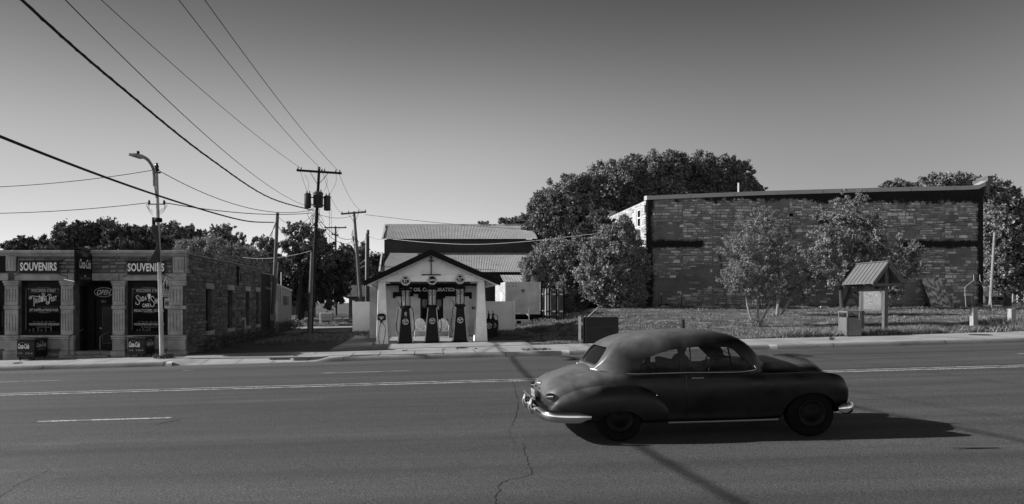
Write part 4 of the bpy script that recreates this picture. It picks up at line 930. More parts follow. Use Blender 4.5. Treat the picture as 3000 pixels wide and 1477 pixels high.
t = NT('weathered_limestone'); f = t.rng(t.math('POWER', t.isl(), 2.2), 0, 1, .20, .62); f = t.math('MULTIPLY', f, t.rng(t.noise(1.2, 6), .3, .7, .7, 1.25)); f = t.math('MULTIPLY', f, t.rng(t.noise(9, 5), .3, .7, .75, 1.25))
tf = tar_fac(t); t.col(t.mix(tf, f, .012)); t.bump(t.noise(10, 5), .7, .04); M_WS = t.done(.95)
t = NT('old_render'); f = t.rng(t.noise(.7, 6), .3, .7, .10, .19); f = t.math('MULTIPLY', f, t.rng(t.noise(7, 5), .3, .7, .8, 1.2)); t.col(t.mix(tar_fac(t), f, .012)); t.bump(t.noise(8, 5), .5, .03); M_WR = t.done(.95)
mb = MB(); n = 26
xs_ = [XL+(XR-XL)*k/n for k in range(n+1)]
for a, b in zip(xs_, xs_[1:]):
    mb.hexa([(a, BY, .9), (b, BY, .9), (b, BY+.4, .9), (a, BY+.4, .9)], [(a, BY, topz(a)), (b, BY, topz(b)), (b, BY+.4, topz(b)), (a, BY+.4, topz(a))])
mb = MB(); mb.prism([(XL, BY, .9)]+[(XR, BY, .9)]+[(x, BY, topz(x)) for x in reversed(xs_)], (0, .4, 0)); mb.build('side_wall', M_WR, bd)
rnd = random.Random(21)
def plaster(u, v):
    p = mnoise.noise(Vector((u*.33, v*.5, 3.7)))*1.3+mnoise.noise(Vector((u*1.3, v*2.0, 9.1)))*.5
    bias = -.28
    if v < 5.6 and u < 23.5: bias = .28*sm((5.6-v)/2)+.0
    if v < 4.2 and 24.5 < u < 33.5: bias = .75
    if v < 3.4 and 33 < u < 38: bias = .25
    if u > 38: bias = -.1
    if rnd.random() < .045: return False
    return p+bias > .18
mb = MB(); pf = lambda u, v, d: (u, BY-.001-d, v)
cx_s = [XL+.05, 19.2, 21.4, 24.6, 27.1, 30.57, 33.0, 36.4, 38.6, XR-.25]
for q0, q1 in zip(cx_s, cx_s[1:]): stones(mb, q0, q1, 1.2+rnd.uniform(0, .1), 10.2, rnd.uniform(.15, .2), rnd.uniform(.38, .5), pf, rnd, .04, .018, jit=.5, skip=lambda u, v, a, b: v+b > topz(u)-.02 or plaster(u, v) or (29.2 < u < 30.2 and 7 < v < 8.2))
# a few larger stones that stand out pale
for k in range(70):
    u = rnd.uniform(XL+1, XR-.8); v = rnd.uniform(2, 9); w_ = rnd.uniform(.15, .32); h_ = rnd.uniform(.07, .13)
    q = [(u-w_, v-h_), (u+w_, v-h_*rnd.uniform(.7, 1)), (u+w_*rnd.uniform(.6, 1), v+h_), (u-w_*rnd.uniform(.6, 1), v+h_)]
    mb.add([pf(a, b, 0) for a, b in q]+[pf(a*.96+u*.04, b*.94+v*.06, .05) for a, b in q], [(4, 5, 6, 7), (0, 1, 5, 4), (1, 2, 6, 5), (2, 3, 7, 6), (3, 0, 4, 7)])
mb.build('wall_stones', M_WS, bd)
# rear wall in the sun
YR = 58.5; tr_ = lambda y: 9.52+.02*(y-BY)
w1y = (49.35, 50.25); wz = (7.75, 9.1)
mb = MB(); mb.box(XL-.002, XL+.4, BY+.402, w1y[0], .9, 9.5); mb.box(XL-.002, XL+.4, w1y[1], YR, .9, 9.5); mb.box(XL, XL+.4, w1y[0]+.002, w1y[1]-.002, .9, wz[0]); mb.box(XL, XL+.4, w1y[0]+.002, w1y[1]-.002, wz[1], 9.49); mb.box(XL-.1, XL+.5, YR-1.2, YR+.1, 9.3, 10.0)
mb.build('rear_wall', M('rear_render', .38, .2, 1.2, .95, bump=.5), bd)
mb = MB(); pr = lambda u, v, d: (XL-.003-d, u, v)
stones(mb, BY+.0, YR, 1.2, 9.5, .16, .42, pr, rnd, .045, .013, skip=lambda u, v, a, b: (w1y[0]-.1 < u+a and u-a < w1y[1]+.1 and wz[0]-.1 < v < wz[1]+.15) or plaster(u*1.3, v+20))
mb.build('rear_wall_stones', stone_mat('sunlit_limestone', .30, .48), bd)  # sunlight put into a paler copy of the wall stone
wf = MB().box(XL+.05, XL+.12, w1y[0]+.02, w1y[0]+.12, *wz).box(XL+.05, XL+.12, w1y[1]-.12, w1y[1]-.02, *wz).box(XL+.05, XL+.12, w1y[0]+.12, w1y[1]-.12, wz[1]-.1, wz[1]).box(XL+.05, XL+.12, w1y[0]+.12, w1y[1]-.12, sum(wz)/2-.04, sum(wz)/2+.04).box(XL-.08, XL+.12, w1y[0]-.05, w1y[1]+.05, wz[0]-.08, wz[0]).build('window', M_WHITEW, bd)
MB().box(XL+.09, XL+.11, w1y[0]+.1, w1y[1]-.1, wz[0], wz[1]-.1).build('pane', M_GLASSD, wf)
MB().box(XL-.03, XL-.002, 52.2, 53.1, 8.6, 8.95).box(XL-.03, XL-.002, 55.2, 56.1, 8.7, 9.05).build('boarded_opening', M('old_boards', .1, .4, 8), bd)
f = MB().box(XL-.5, XL-.04, 49.3, 50.1, 7.05, 7.5).build('air_conditioner', M('unit_pale', .45, .1), bd)
mb = MB()
for k in range(7): mb.box(XL-.46, XL-.08, 49.285, 49.298, 7.1+k*.055, 7.125+k*.055)
mb.build('grille', M_DARKW, f)
# hidden remaining walls and roof
mb = MB().box(XL+.4, XR+.3, YR+.0, YR+.3, .9, 9.5).box(XR-.1, XR+.3, BY+.402, YR, .9, 10.2); mb.build('front_and_far_wall', M_WR, bd)
MB().hexa([(XL+.3, BY+.3, 9.2), (XR, BY+.3, 9.9), (XR, YR, 9.9), (XL+.3, YR, 9.2)], [(XL+.3, BY+.3, 9.3), (XR, BY+.3, 10.), (XR, YR, 10.), (XL+.3, YR, 9.3)]).build('roof', M('roof_tar', .05, .4, 2), bd)
# coping in lengths
mb = MB(); cuts = [1893]+list(range(2022, 2880, 129))+[2899]
for a, b in zip(cuts, cuts[1:]):
    m = 3
    for k in range(m):
        pa, pb = a+(b-a)*k/m+(.7 if k == 0 else 0), a+(b-a)*(k+1)/m-(.7 if k == m-1 else 0)
        xa, xb = X_(pa, BY), X_(pb, BY); za, zb = topz(xa), topz(xb)
        mb.hexa([(xa, BY-.1, za), (xb, BY-.1, zb), (xb, BY+.5, zb), (xa, BY+.5, za)], [(xa, BY-.1, za+.30), (xb, BY-.1, zb+.30), (xb, BY+.5, zb+.36), (xa, BY+.5, za+.36)])
mb.build('coping', M('coping_metal', .36, .1, .6, .5), bd)
mb = MB(); x = X_(2893, BY); mb.box(x-.1, x+.25, BY-.15, BY+1.2, 10.9, 11.12); mb.box(x-.02, x+.3, BY-.05, BY+1, 11.122, 11.3); mb.hexa([(x-.2, BY-.1, 10.0), (x+.02, BY-.1, 10.0), (x+.02, BY+.9, 10.0), (x-.2, BY+.9, 10.0)], [(x-.2, BY-.12, 10.895), (x+.2, BY-.12, 10.895), (x+.2, BY+.9, 10.895), (x-.2, BY+.9, 10.895)]); mb.build('cornice_end', M('cornice_stone', .10, .2, 3), bd)
for px, y, h, r_, c in [(2164, 50, 1.35, .07, .5), (2458, 50, .55, .12, .03)]:
    MB().lathe([(r_, 0), (r_, h), (r_*.8, h), (r_*.8, h-.1), (.001, h-.1)], 12, (X_(px, y), y, topz(X_(px, 48))+.0)).build('vent_pipe', M('vent%g' % c, c, .2), bd, True)
MB().hexa([(X_(2730, 50), 50, 10.6), (X_(2760, 50), 50, 10.6), (X_(2760, 50), 51, 10.6), (X_(2730, 50), 51, 10.6)], [(X_(2732, 50), 50.1, 10.85), (X_(2754, 50), 50.1, 10.9), (X_(2754, 50), 51, 10.9), (X_(2732, 50), 51, 10.85)]).build('roof_hatch', M_BLACK, bd)
mb = MB(); x0, x1 = 29.25, 30.15; mb.box(x0, x1, BY-.02, BY-.002, 7.05, 8.1); mb.box(X_(2713, 48)-.1, X_(2713, 48)+.12, BY-.02, BY-.002, 2.75, 3.05); mb.build('blocked_opening', M('blocked_dark', .02, .5, 4), bd)
# ================================================================ POLES
M_POLE = M('pole_wood', .11, .4, 5, .95, streak=(6, 6, .4), fine=.3); M_POLED = M('creosote_wood', .016, .4, 5, .95, streak=(6, 6, .4), fine=.3)
M_INS = M('insulator', .03, .2, 5, .3, spec=.6); M_WIRE = M('wire', .012, .1, 3, .7); M_WIREL = M('bare_wire', .45, .1, 3, .4)
def insul(mb, p, h=.16, r=.05): mb.lathe([(r*.4, 0), (r, h*.25), (r*.6, h*.4), (r*.9, h*.6), (r*.5, h*.8), (r*.6, h), (.001, h)], 8, p)
def pole(px0, py0, px1, py1, Z, r0, r1, mat, label, arms=(), group='wooden utility poles along the alley', zb=None, Z1=None):
    b = P(px0, py0, Z); tp = P(px1, py1, Z1 or Z)
    if zb is not None: b.z = zb
    root = E('utility_pole', label, 'utility pole', tuple(b), group)
    n = 8; MB().tube([b+(tp-b)*(k/n) for k in range(n+1)], [r0+(r1-r0)*k/n for k in range(n+1)], 10).build('pole', mat, root, True)
    for (xa, ya, xb_, yb_, th, ins, br) in arms:
        A, B = P(xa, ya, Z-.12), P(xb_, yb_, Z-.12); ar = MB().bar(A, B, .10, th).build('crossarm', mat, root)
        mi = MB()
        for u in ins: q = A+(B-A)*u; insul(mi, (q.x, q.y, q.z+th/2))
        if ins: mi.build('insulator', M_INS, ar, True)
        if br:
            m = (A+B)/2; pm = b+(tp-b)*((m.z-.85-b.z)/(tp.z-b.z)); mbk = MB()
            for s_ in (-1, 1): mbk.bar(m+(B-A)*.2*s_+Vector((0, -.02, -.05)), pm+Vector((0, -.14, 0)), .03, .03)
            mbk.build('brace', M_DARKW, ar)
    return root, b, tp
mp, mpb, mpt = pole(910, 979, 935, 490, 41, .15, .085, M_POLED, 'tall dark utility pole carrying three transformers beside the driveway', [(869, 499, 1001, 508, .13, (.03, .1, .50, .56, .62, .87, .96), 1)], zb=G(-7.1, 41)-.1)
# its transformers, bracket and stub pole
for px, py, rr_, h in [(901.5, 590, .215, .86), (932, 587, .31, .9), (958.5, 597, .215, .86)]:
    yy = 41-.45 if px == 932 else 41-.1
    c = P(px, py, yy); tb = MB().lathe([(rr_*.8, -h/2), (rr_*.97, -h/2+.04), (rr_, -h/2+.05), (rr_, h/2-.06), (rr_*1.06, h/2-.05), (rr_*1.06, h/2), (rr_*.7, h/2+.08), (.001, h/2+.10)], 20, tuple(c)).build('transformer', M('transformer_grey', .035, .2, 4, .5), mp, True)
    mi = MB()
    for a in (.5, 2.2): insul(mi, (c.x+rr_*.6*math.cos(a), c.y+rr_*.6*math.sin(a), c.z+h/2+.05), .2, .045)
    mi.build('bushing', M_INS, tb, True)
    if px == 932:
        m2 = MB()
        for k in range(9): m2.box(c.x-rr_*.8+k*rr_*.19, c.x-rr_*.8+k*rr_*.19+.02, c.y-rr_-.05, c.y-rr_*.5, c.z-h/2+.1, c.z+h/2-.15)
        m2.build('cooling_fin', M('transformer_grey', .035, .2, 4, .5), tb)
mb = MB().bar(P(902, 578, 40.9), P(958, 580, 40.9), .1, .06).bar(P(902, 600, 40.9), P(958, 602, 40.9), .1, .06); mb.build('bracket', M_DARKW, mp)
MB().tube([P(906, 979, 40.8), P(915, 740, 40.8)], [.14, .12], 10).build('stub_pole', M_POLE, mp, True)
mb = MB()
for a in [(934, 560), (930, 605), (922, 630)]: pass
rr = random.Random(8)
for k in range(9):
    x0_ = 926+rr.uniform(-14, 14); y0_ = 615+rr.uniform(-10, 12); q = catmull([tuple(P(x0_, y0_, 40.7)), tuple(P(x0_+rr.uniform(-14, 18), y0_+rr.uniform(14, 34), 40.6)), tuple(P(926+rr.uniform(-4, 8), y0_+rr.uniform(20, 60), 40.7)), tuple(P(924, 640+rr.uniform(0, 25), 40.75))], 12)
    mb.tube([tuple(p) for p in q], .014, 5)
for (xa, ya, xb_, yb_) in [(893, 512, 900, 570), (952, 512, 950, 560), (985, 512, 966, 570)]:
    q = catmull([tuple(P(xa, ya, 40.8)), tuple(P((xa+xb_)/2+8, (ya+yb_)/2-4, 40.8)), tuple(P(xb_, yb_, 40.8))], 10); mb.tube([tuple(p) for p in q], .009, 5)
mb.build('jumper_wire', M_WIRE, mp)
pA, pAb, pAt = pole(797, 962, 813, 624, 43, .15, .11, M_POLE, 'short leaning grey pole with meter beside the metal shed', [], zb=G(-10, 43)-.1)
mb = MB().box(pAb.x-.02, pAb.x+.3, 42.6, 42.8, .75, 1.2).box(pAb.x+.3, pAb.x+.45, 42.6, 42.8, .1, .7); mb.tube([(pAb.x+.2, 42.75, 1.2), (pAt.x+.1, 42.8, 4.6)], .03, 6); mb.build('meter_box', M('meter', .2), pA)
mb = MB(); 
for k in range(5): q = catmull([tuple(P(808, 650+k*3, 42.9)), tuple(P(800-k, 672+k*2, 42.8)), tuple(P(797-k*3, 700, 42.8))], 8); mb.tube([tuple(p) for p in q], .010, 4)
mb.build('jumper_wire', M_WIRE, pA)
pB, pBb, pBt = pole(984.5, 925, 983, 664, 75, .15, .11, M_POLE, 'distant upright utility pole with thin crossarm in front of the dark trees', [(950, 667, 1015, 667, .14, (.05, .5, .95), 1), (972, 686, 992, 690, .16, (.1, .9), 0)])
pC, pCb, pCt = pole(1058, 895, 1037, 620, 55, .17, .11, M_POLE, 'leaning utility pole with a crossarm standing behind the left vinyl fence', [(999, 627, 1073, 621, .14, (.04, .3, .70, .96), 1)])
mb = MB(); rr = random.Random(4)
for k in range(8): q = catmull([tuple(P(1036+rr.uniform(-3, 3), 672+k*3, 54.8)), tuple(P(1040+rr.uniform(-12, 12), 690+k*3, 54.6)), tuple(P(1042, 700+k*5, 54.8))], 8); mb.tube([tuple(p) for p in q], .016, 4)
mb.tube([P(1050, 880, 54.8), P(1036, 700, 54.8)], .035, 6); mb.build('jumper_wire', M_WIRE, pC)
pD, pDb, pDt = pole(1078, 890, 1078, 674, 65, .17, .14, M_POLE, 'thick bare utility pole between the leaning pole and the warehouse')
MB().tube([P(1072, 890, 64.8), P(1073, 684, 64.8)], .09, 8).build('riser_pipe', M_STEEL, pD, True)
pE, _, _ = pole(2901, 893, 2914, 681, 60, .125, .095, M('bleached_pole', .22, .25, 5, .9), 'pale leaning pole by the far right corner of the two storey building', [], 'wooden utility poles along the alley')
# street light pole with arm
lp = P(475, 1052, 26); lp.z = G(lp.x, 26); lt = P(459, 503, 26)
sl_ = E('street_light', 'leaning grey street light pole with curved arm at the corner of the stone store', 'street light', tuple(lp))
MB().tube([lp+(lt-lp)*(k/8) for k in range(9)], [.098-.045*k/8 for k in range(9)], 12).build('pole', M('weathered_pole', .36, .3, 4, .8, streak=(6, 6, .5)), sl_, True)
q = catmull([tuple(P(452, 545, 25.9)), tuple(P(450, 500, 25.6)), tuple(P(438, 474, 25.0)), tuple(P(424, 462, 24.3)), tuple(P(414, 459, 23.9))], 18); ar = MB().tube([tuple(p) for p in q], .06, 8).tube([P(458, 580, 25.9), P(451, 525, 25.8), P(449, 500, 25.5)], .035, 8).build('arm', M('arm_metal', .22, .2, 4, .5), sl_, True)
c = P(400, 455, 23.7); MB().hexa([(c.x-.14, c.y-.42, c.z-.10), (c.x+.14, c.y-.42, c.z-.10), (c.x+.1, c.y+.42, c.z-.14), (c.x-.1, c.y+.42, c.z-.14)], [(c.x-.13, c.y-.40, c.z+.0), (c.x+.13, c.y-.40, c.z+.0), (c.x+.1, c.y+.42, c.z+.04), (c.x-.1, c.y+.42, c.z+.04)])
a, b = P(386, 452, 23.1), P(414, 459, 23.9)
d_ = (b-a); mb = MB(); s_ = Vector((0, 0, 1)).cross(d_).normalized()*.12
mb.hexa([a-s_+Vector((0, 0, -.05)), a+s_+Vector((0, 0, -.05)), b+s_*.7+Vector((0, 0, -.09)), b-s_*.7+Vector((0, 0, -.09))][::-1], [a-s_+Vector((0, 0, .04)), a+s_+Vector((0, 0, .04)), b+s_*.7+Vector((0, 0, .07)), b-s_*.7+Vector((0, 0, .07))][::-1])
lh = mb.build('lamp_head', M('lamp_head', .30, .2, 4, .5), sl_, bevel=.02)
MB().lathe([(.001, .12), (.05, .12), (.06, 0), (.001, 0)], 10, tuple(a*.35+b*.65+Vector((0, 0, .05)))).build('photocell', M_BLACK, lh)
mb = MB(); insul(mb, (lt.x, lt.y, lt.z), .34, .11); mb.lathe([(.16, 0), (.16, .03), (.001, .05)], 10, (lt.x, lt.y, lt.z-.05))
for k in (-1, 1): insul(mb, (P(459, 594, 26).x+k*.3-.0, 26, P(459, 594, 26).z-.06), .16, .06)
mb.bar((P(459, 594, 26).x-.34, 26, P(459, 594, 26).z-.06), (P(459, 594, 26).x+.34, 26, P(459, 594, 26).z-.06), .04, .04); mb.build('insulator', M_INS, sl_, True)
c = P(463, 645, 26); MB().lathe([(.15, -.08), (.17, 0), (.15, .08)], 12, tuple(c)).box(c.x-.2, c.x-.1, 25.9, 26.0, c.z-.2, c.z+.1).build('clamp', M_BLACK, sl_)
mb = MB()
for (x0, dx, dz) in [(-.3, -1, 0), (.3, 1, 0)]:
    c0 = P(459, 594, 26)
    for k in range(3): q = catmull([(c0.x+x0*.9, 26, c0.z), (c0.x+dx*(.42-.05*k), 26, c0.z-.12-.09*k), (c0.x+dx*.12, 25.9, c0.z-.35-.08*k)], 8); mb.tube([tuple(p) for p in q], .008, 5)
mb.build('jumper_wire', M_WIRE, sl_)
# banner
V = []; n = 16
for k in range(n+1):
    u = k/n; z = Z_(660+108*u, 25.6); w0_ = .50*(1-u*1.6) if u < .5 else .10+.62*((u-.5)*2)**1.2
    w0_ = max(w0_, .10); tw = math.sin(u*PI)*1.1
    px_ = 464+8*u; xa = X_(px_, 25.85); 
    V += [(xa+.12*0, 25.8, z), (xa-.18*math.sin(tw+u*2)*w0_*2-.02, 25.8-w0_*.9, z+.05*(1-u)-.03)]
bn = MB().add(V, [(2*k, 2*k+1, 2*k+3, 2*k+2) for k in range(n)]).build('banner', M('banner_cloth', .06, .4, 2, .8), None, True)
m_ = bn.modifiers.new('solid', 'SOLIDIFY'); m_.thickness = .006
tag(bn, 'torn dark banner hanging twisted from the street light pole', 'banner')
# signs on the light pole, square to the street
xg = X_(476, 25.65); M_SGN = M('sign_face', .58, .08, 4, .5)
def sgy(px, z): return xg*FPX/(px-PXC)
y0, y1 = sgy(467, 0), sgy(488.5, 0); zt_, zm, zb_ = Z_(809, 25.3), Z_(839, 25.3), Z_(870, 25.3); ym = (y0+y1)/2+.0
cr_ = E('crossing_sign', 'pentagon pedestrian crossing warning sign on the street light pole', 'sign', (xg, ym, zb_))
pent = lambda s_, x: [(x, ym+(y0-ym)*s_, zb_+(1-s_)*.4), (x, ym+(y1-ym)*s_, zb_+(1-s_)*.4), (x, ym+(y1-ym)*s_, zm+.1), (x, ym, zt_-(1-s_)*.6), (x, ym+(y0-ym)*s_, zm+.1)]
MB().prism(pent(1, xg+.13), (.01, 0, 0)).build('plate', M_SGN, cr_)
mb = MB(); o = pent(.93, xg+.142); i_ = pent(.86, xg+.142)
for k in range(5): mb.sheet([o[k], o[(k+1) % 5], i_[(k+1) % 5], i_[k]])
for s_, hh in ((-.13, .92), (.13, .80)):
    yy = ym+s_; zz = zb_+.10; X0 = xg+.143; hgt = (zt_-zb_)*.62*hh
    mb.add([(X0, yy+.055*math.cos(a), zz+hgt+.0+.06*math.sin(a)) for a in np.linspace(0, 2*PI, 13)[:-1]], [tuple(range(12))])
    mb.sheet([(X0, yy-.07, zz+hgt*.48), (X0, yy+.07, zz+hgt*.48), (X0, yy+.085, zz+hgt*.88), (X0, yy-.085, zz+hgt*.88)])
    for q_ in (-1, 1): mb.sheet([(X0, yy+q_*.01, zz+hgt*.48), (X0, yy+q_*.065, zz+hgt*.48), (X0, yy+q_*.12, zz), (X0, yy+q_*.07, zz)]); mb.sheet([(X0+.001, yy+q_*.08, zz+hgt*.86), (X0+.001, yy+q_*.07, zz+hgt*.75), (X0+.001, yy+q_*.12, zz+hgt*.5), (X0+.001, yy+q_*.15, zz+hgt*.52)])
mb.build('pictogram', M_BLACK, cr_)
ah = E('ahead_sign', 'small plate reading ahead below the crossing sign', 'sign', (xg, ym, zb_-.5))
MB().box(xg+.13, xg+.14, sgy(473, 0)-.02, sgy(486.5, 0)+.05, Z_(904, 25.5), Z_(874, 25.5)).build('plate', M_SGN, ah)
text('lettering', 'AHEAD', .42, .19, (xg+.143, ym+.03, (Z_(904, 25.5)+Z_(874, 25.5))/2), M_BLACK, ah, RX, .02)
# ================================================================ CABLES
def cable(label, pts, r, mat=M_WIRE, grp='overhead cables', n=48, name='power_cable', twist=0.):
    q = catmull(pts, n) if len(pts) > 2 else np.array(pts)
    o = MB().tube([tuple(p) for p in q], r, 6)
    if twist:
        q2 = catmull(pts, n*6); o.tube([(p[0]+twist*math.cos(k*.9), p[1], p[2]+twist*math.sin(k*.9)) for k, p in enumerate(q2)], r*.55, 5)
    tag(o.build(name, mat, None, True), label, 'cable', grp)
def sagl(a, b, s, n=8):
    a, b = Vector(a), Vector(b); return [tuple(a+(b-a)*(k/n)-Vector((0, 0, s*4*(k/n)*(1-k/n)))) for k in range(n+1)]
def cross(xa, xb, f): return [(xb+(xa-xb)*(41-y)/(41-12), y, f(y)) for y in (41, 36, 30, 24, 18, 12, 6, 0, -8)]
cable('thick twisted cable sweeping from the top left corner to the transformer pole', [tuple(P(918, 617, 41)), tuple(P(792, 580, 29.3)), tuple(P(617, 466, 20.8)), tuple(P(384, 280, 15.05)), tuple(P(64, 0, 10.8)), (-6.6, 5, 7.7), (-6.4, -8, 9.6)], .028, twist=.02)
cable('thick lower cable from the left picture edge to the short leaning pole by the shed', [(X_(803, 43), 43, Z_(652, 43)), (-9.45, 34, 6.25), (-8.75, 22, 5.5), (-8.05, 12.3, 5.12), (-7.6, 4, 5.2), (-7.0, -8, 6.0)], .032)
for lab, (ax, ay), px in [('second cable from the top left reaching the transformer pole bracket', (908, 607), 192), ('thin wire ending at the left tip of the transformer pole crossarm', (880, 492), 297), ('thin wire ending at the top of the transformer pole', (938, 492), 524), ('thin wire ending at the right tip of the transformer pole crossarm', (990, 500), 600)]:
    a = P(ax, ay, 41); low = ay > 600; Zt = 12.0 if low else 17.0; e = P(px, 0, Zt); zmin = (min(a.z, e.z)-.35)
    ymid = 22 if low else 27; xm = e.x+(a.x-e.x)*(ymid-Zt)/(41-Zt); xe = e.x-(a.x-e.x)*.6
    f = lambda y: None
    # parabola through the two known heights with its low point near the far side of the road
    k = .0030 if low else .0016
    def zq(y, a=a, e=e, Zt=Zt, k=k): u = (y-Zt)/(41-Zt); return e.z+(a.z-e.z)*u+k*(y-Zt)*(y-41)
    cable(lab, [(e.x+(a.x-e.x)*(y-Zt)/(41-Zt), y, zq(y)) for y in (41, 35, 29, 23, 17, 11, 4, -4, -10)], .011)
# along the street through the light pole
l0 = P(459, 497, 26); l1 = P(459, 594, 26)
cable('upper street wire from the left edge to the street light top', sagl((X_(-260, 27), 27, Z_(550, 27)), l0, .25), .013)
cable('lower street wire from the left edge to the street light insulators', sagl((X_(-260, 27), 27, Z_(622, 27)), (l1.x-.3, 26, l1.z), .2), .013)
cable('upper wire running from the street light top to the transformer pole', sagl(l0, P(916, 615, 41), .75), .015, twist=.012)
cable('lower wire running from the street light insulators to the transformer pole', sagl((l1.x+.3, 26, l1.z), P(914, 624, 41), .25), .018, twist=.012)
cable('wire from the transformer pole to the right across the warehouse and stone building', sagl(P(925, 625, 41), P(1040, 629, 54), .3), .014)
cable('long thin wire crossing in front of the big tree and stone building', sagl(P(1070, 629, 55), (X_(3120, 45), 45, Z_(620, 45)), 1.6, 14), .016)
cable('pale service cable sagging in front of the warehouse to the stone building', [tuple(P(1080, 690, 64)), tuple(P(1135, 699, 60)), tuple(P(1260, 711, 57)), tuple(P(1400, 716, 54.5)), tuple(P(1560, 706, 52.5)), tuple(P(1700, 690, 51)), (XL-.05, 50.3, 7.6)], .02, M_WIREL, twist=.014)
for lab, a, b, s_, r_ in [('wire from left crossarm end to the far upright pole', P(880, 503, 41), P(955, 664, 75), .7, .010), ('wire from crossarm middle to the leaning pole arm', P(945, 503, 41), P(1003, 624, 55), .6, .010), ('wire from right crossarm end to the leaning pole arm tip', P(992, 506, 41), P(1068, 620, 55), .6, .010), ('sagging cable between the transformer pole and the leaning pole', P(925, 630, 41), P(1042, 695, 55), .7, .02), ('lower sagging cable from the transformer pole to leaning pole', P(926, 640, 41), P(1043, 700, 55), .9, .016), ('short sagging cable between the short pole and the transformer pole', P(812, 632, 43), P(916, 628, 41), .65, .014), ('dark cable from the short pole falling behind the transformer pole', P(810, 655, 43), P(870, 716, 60), .3, .02), ('sagging cable between the leaning pole and the thick pole', P(1044, 700, 55), P(1076, 688, 65), .5, .016), ('thin wires from the thick pole to the warehouse corner', P(1080, 692, 65), P(1124, 702, 60), .1, .012), ('low pale wire across the driveway trees', P(700, 752, 55), P(912, 735, 41), .3, .009), ('pale wires left of the leaning pole', P(1075, 760, 65), P(1000, 790, 75), .2, .012), ('second pale wire left of the leaning pole', P(1075, 775, 65), P(990, 802, 75), .2, .012)]:
    cable(lab, sagl(a, b, s_), r_, M_WIREL if 'pale' in lab else M_WIRE)
# ================================================================ RIGHT SIDE FURNITURE
# litter bin
bx0 = X_(2482.5, 27.3); g = G(bx0, 27.4)+.01; H = 1.07
lb = E('litter_bin', 'square metal litter bin with open top slots on the pavement beside the kiosk', 'litter bin', (bx0+.3, 27.6, g))
M_BIN = M('bin_metal', .13, .15, 2, .5); s_ = .60
mb = MB().box(bx0, bx0+s_, 27.3, 27.3+s_, g+.03, g+.80); mb.build('body', M_BIN, lb, bevel=.008)
mb = MB()
for (a, b) in [(0, 0), (s_-.05, 0), (0, s_-.05), (s_-.05, s_-.05)]: mb.box(bx0+a, bx0+a+.05, 27.3+b, 27.3+b+.05, g+.802, g+H-.07)
mb.box(bx0-.01, bx0+s_+.01, 27.29, 27.3+s_+.01, g+H-.068, g+H); mb.build('lid', M_BIN, lb, bevel=.006)
MB().box(bx0-.012, bx0+.03, 27.288, 27.34, g, g+.80).build('corner_post', M('bin_edge', .05), lb)
MB().box(bx0+s_-.15, bx0+s_-.06, 27.292, 27.299, g+.72, g+.75).build('latch', M_STEEL, lb)
MB().box(bx0+.08, bx0+s_-.08, 27.38, 27.3+s_-.08, g+.802, g+.86).build('liner', M_BLACK, lb)
# kiosk
kx = 20.7; ya, yb = 29.1, 30.65; kg = G(kx, 29.5)
kk = E('notice_kiosk', 'wooden notice board kiosk with steep ribbed metal roof on two posts', 'kiosk', (kx, (ya+yb)/2, kg))
M_KW = M('kiosk_timber', .09, .35, 5, .85, streak=(6, 6, .6), fine=.2)
zr = Z_(765, 28.8); ze = Z_(829, 28.8); yf, ybk = 28.8, 30.95; hw = .72
for y in (ya, yb): MB().bar((kx-.02*(y == ya)*0, y, kg-.1), (kx+.05, y, zr-.14), .16, .16, (1, 0, 0)).build('post', M_KW, kk, bevel=.01)
mb = MB()
for sgn in (-1, 1):
    mb.prism([(kx, yf, zr), (kx+sgn*hw, yf, ze), (kx+sgn*hw, yf, ze-.03), (kx, yf, zr-.04)], (0, ybk-yf, 0))
    for k in range(9):
        y = yf+.02+k*(ybk-yf-.06)/8; mb.bar((kx, y, zr+.015), (kx+sgn*hw, y, ze+.015), .02, .03)
mb.bar((kx, yf-.01, zr+.01), (kx, ybk+.01, zr+.01), .14, .03); mb.build('roof', M('kiosk_roof_metal', .13, .1, 2, .5), kk)
mb = MB()
for y in (yf+.05, yf+.6, ybk-.1):
    for sgn in (-1, 1): mb.bar((kx, y, zr-.13), (kx+sgn*(hw-.03), y, ze-.10), .06, .13)
    mb.bar((kx-hw+.1, y, ze-.08), (kx+hw-.1, y, ze-.08), .06, .13)
mb.bar((kx, yf, zr-.12), (kx, ybk, zr-.12), .06, .12); mb.bar((kx-.0, yf+.1, ze-.08), (kx, ybk, ze-.08), .1, .14); mb.build('rafter', M_KW, kk)
pz0, pz1 = 1.62+.0, 2.85; y0, y1 = ya+.10, yb-.10
mb = MB().box(kx-.05, kx+.06, y0, y1, pz0-.06, pz0+.02).box(kx-.05, kx+.06, y0, y1, pz1, pz1+.08).box(kx-.05, kx+.06, y0, y0+.07, pz0, pz1).box(kx-.05, kx+.06, y1-.07, y1, pz0, pz1); fr = mb.build('board_frame', M_KW, kk)
MB().box(kx-.02, kx+.03, y0+.07, y1-.07, pz0+.02, pz1).build('notice_panel', M('notice_panel', .15, .2, 2.5, .6), fr)
mb = MB(); X0 = kx-.024; rr = random.Random(2)
mb.box(X0-.002, X0, y0+.09, y1-.09, pz1-.28, pz1-.02)
for k in range(7):
    u = .1+(k % 3)*.28; v = .12+(k//3)*.27; mb.box(X0-.002, X0, y0+.1+u*(y1-y0), y0+.1+(u+.2)*(y1-y0), pz0+.1+v*(pz1-pz0), pz0+.1+(v+rr.uniform(.1, .18))*(pz1-pz0))
for k in range(6): z = pz0+.06+k*.035; mb.box(X0-.002, X0, y0+.15, y1-.3+.03*(k % 2), z, z+.012)
mb.build('notice_print', M('notice_ink', .16, .5, 9), fr)
mb = MB()
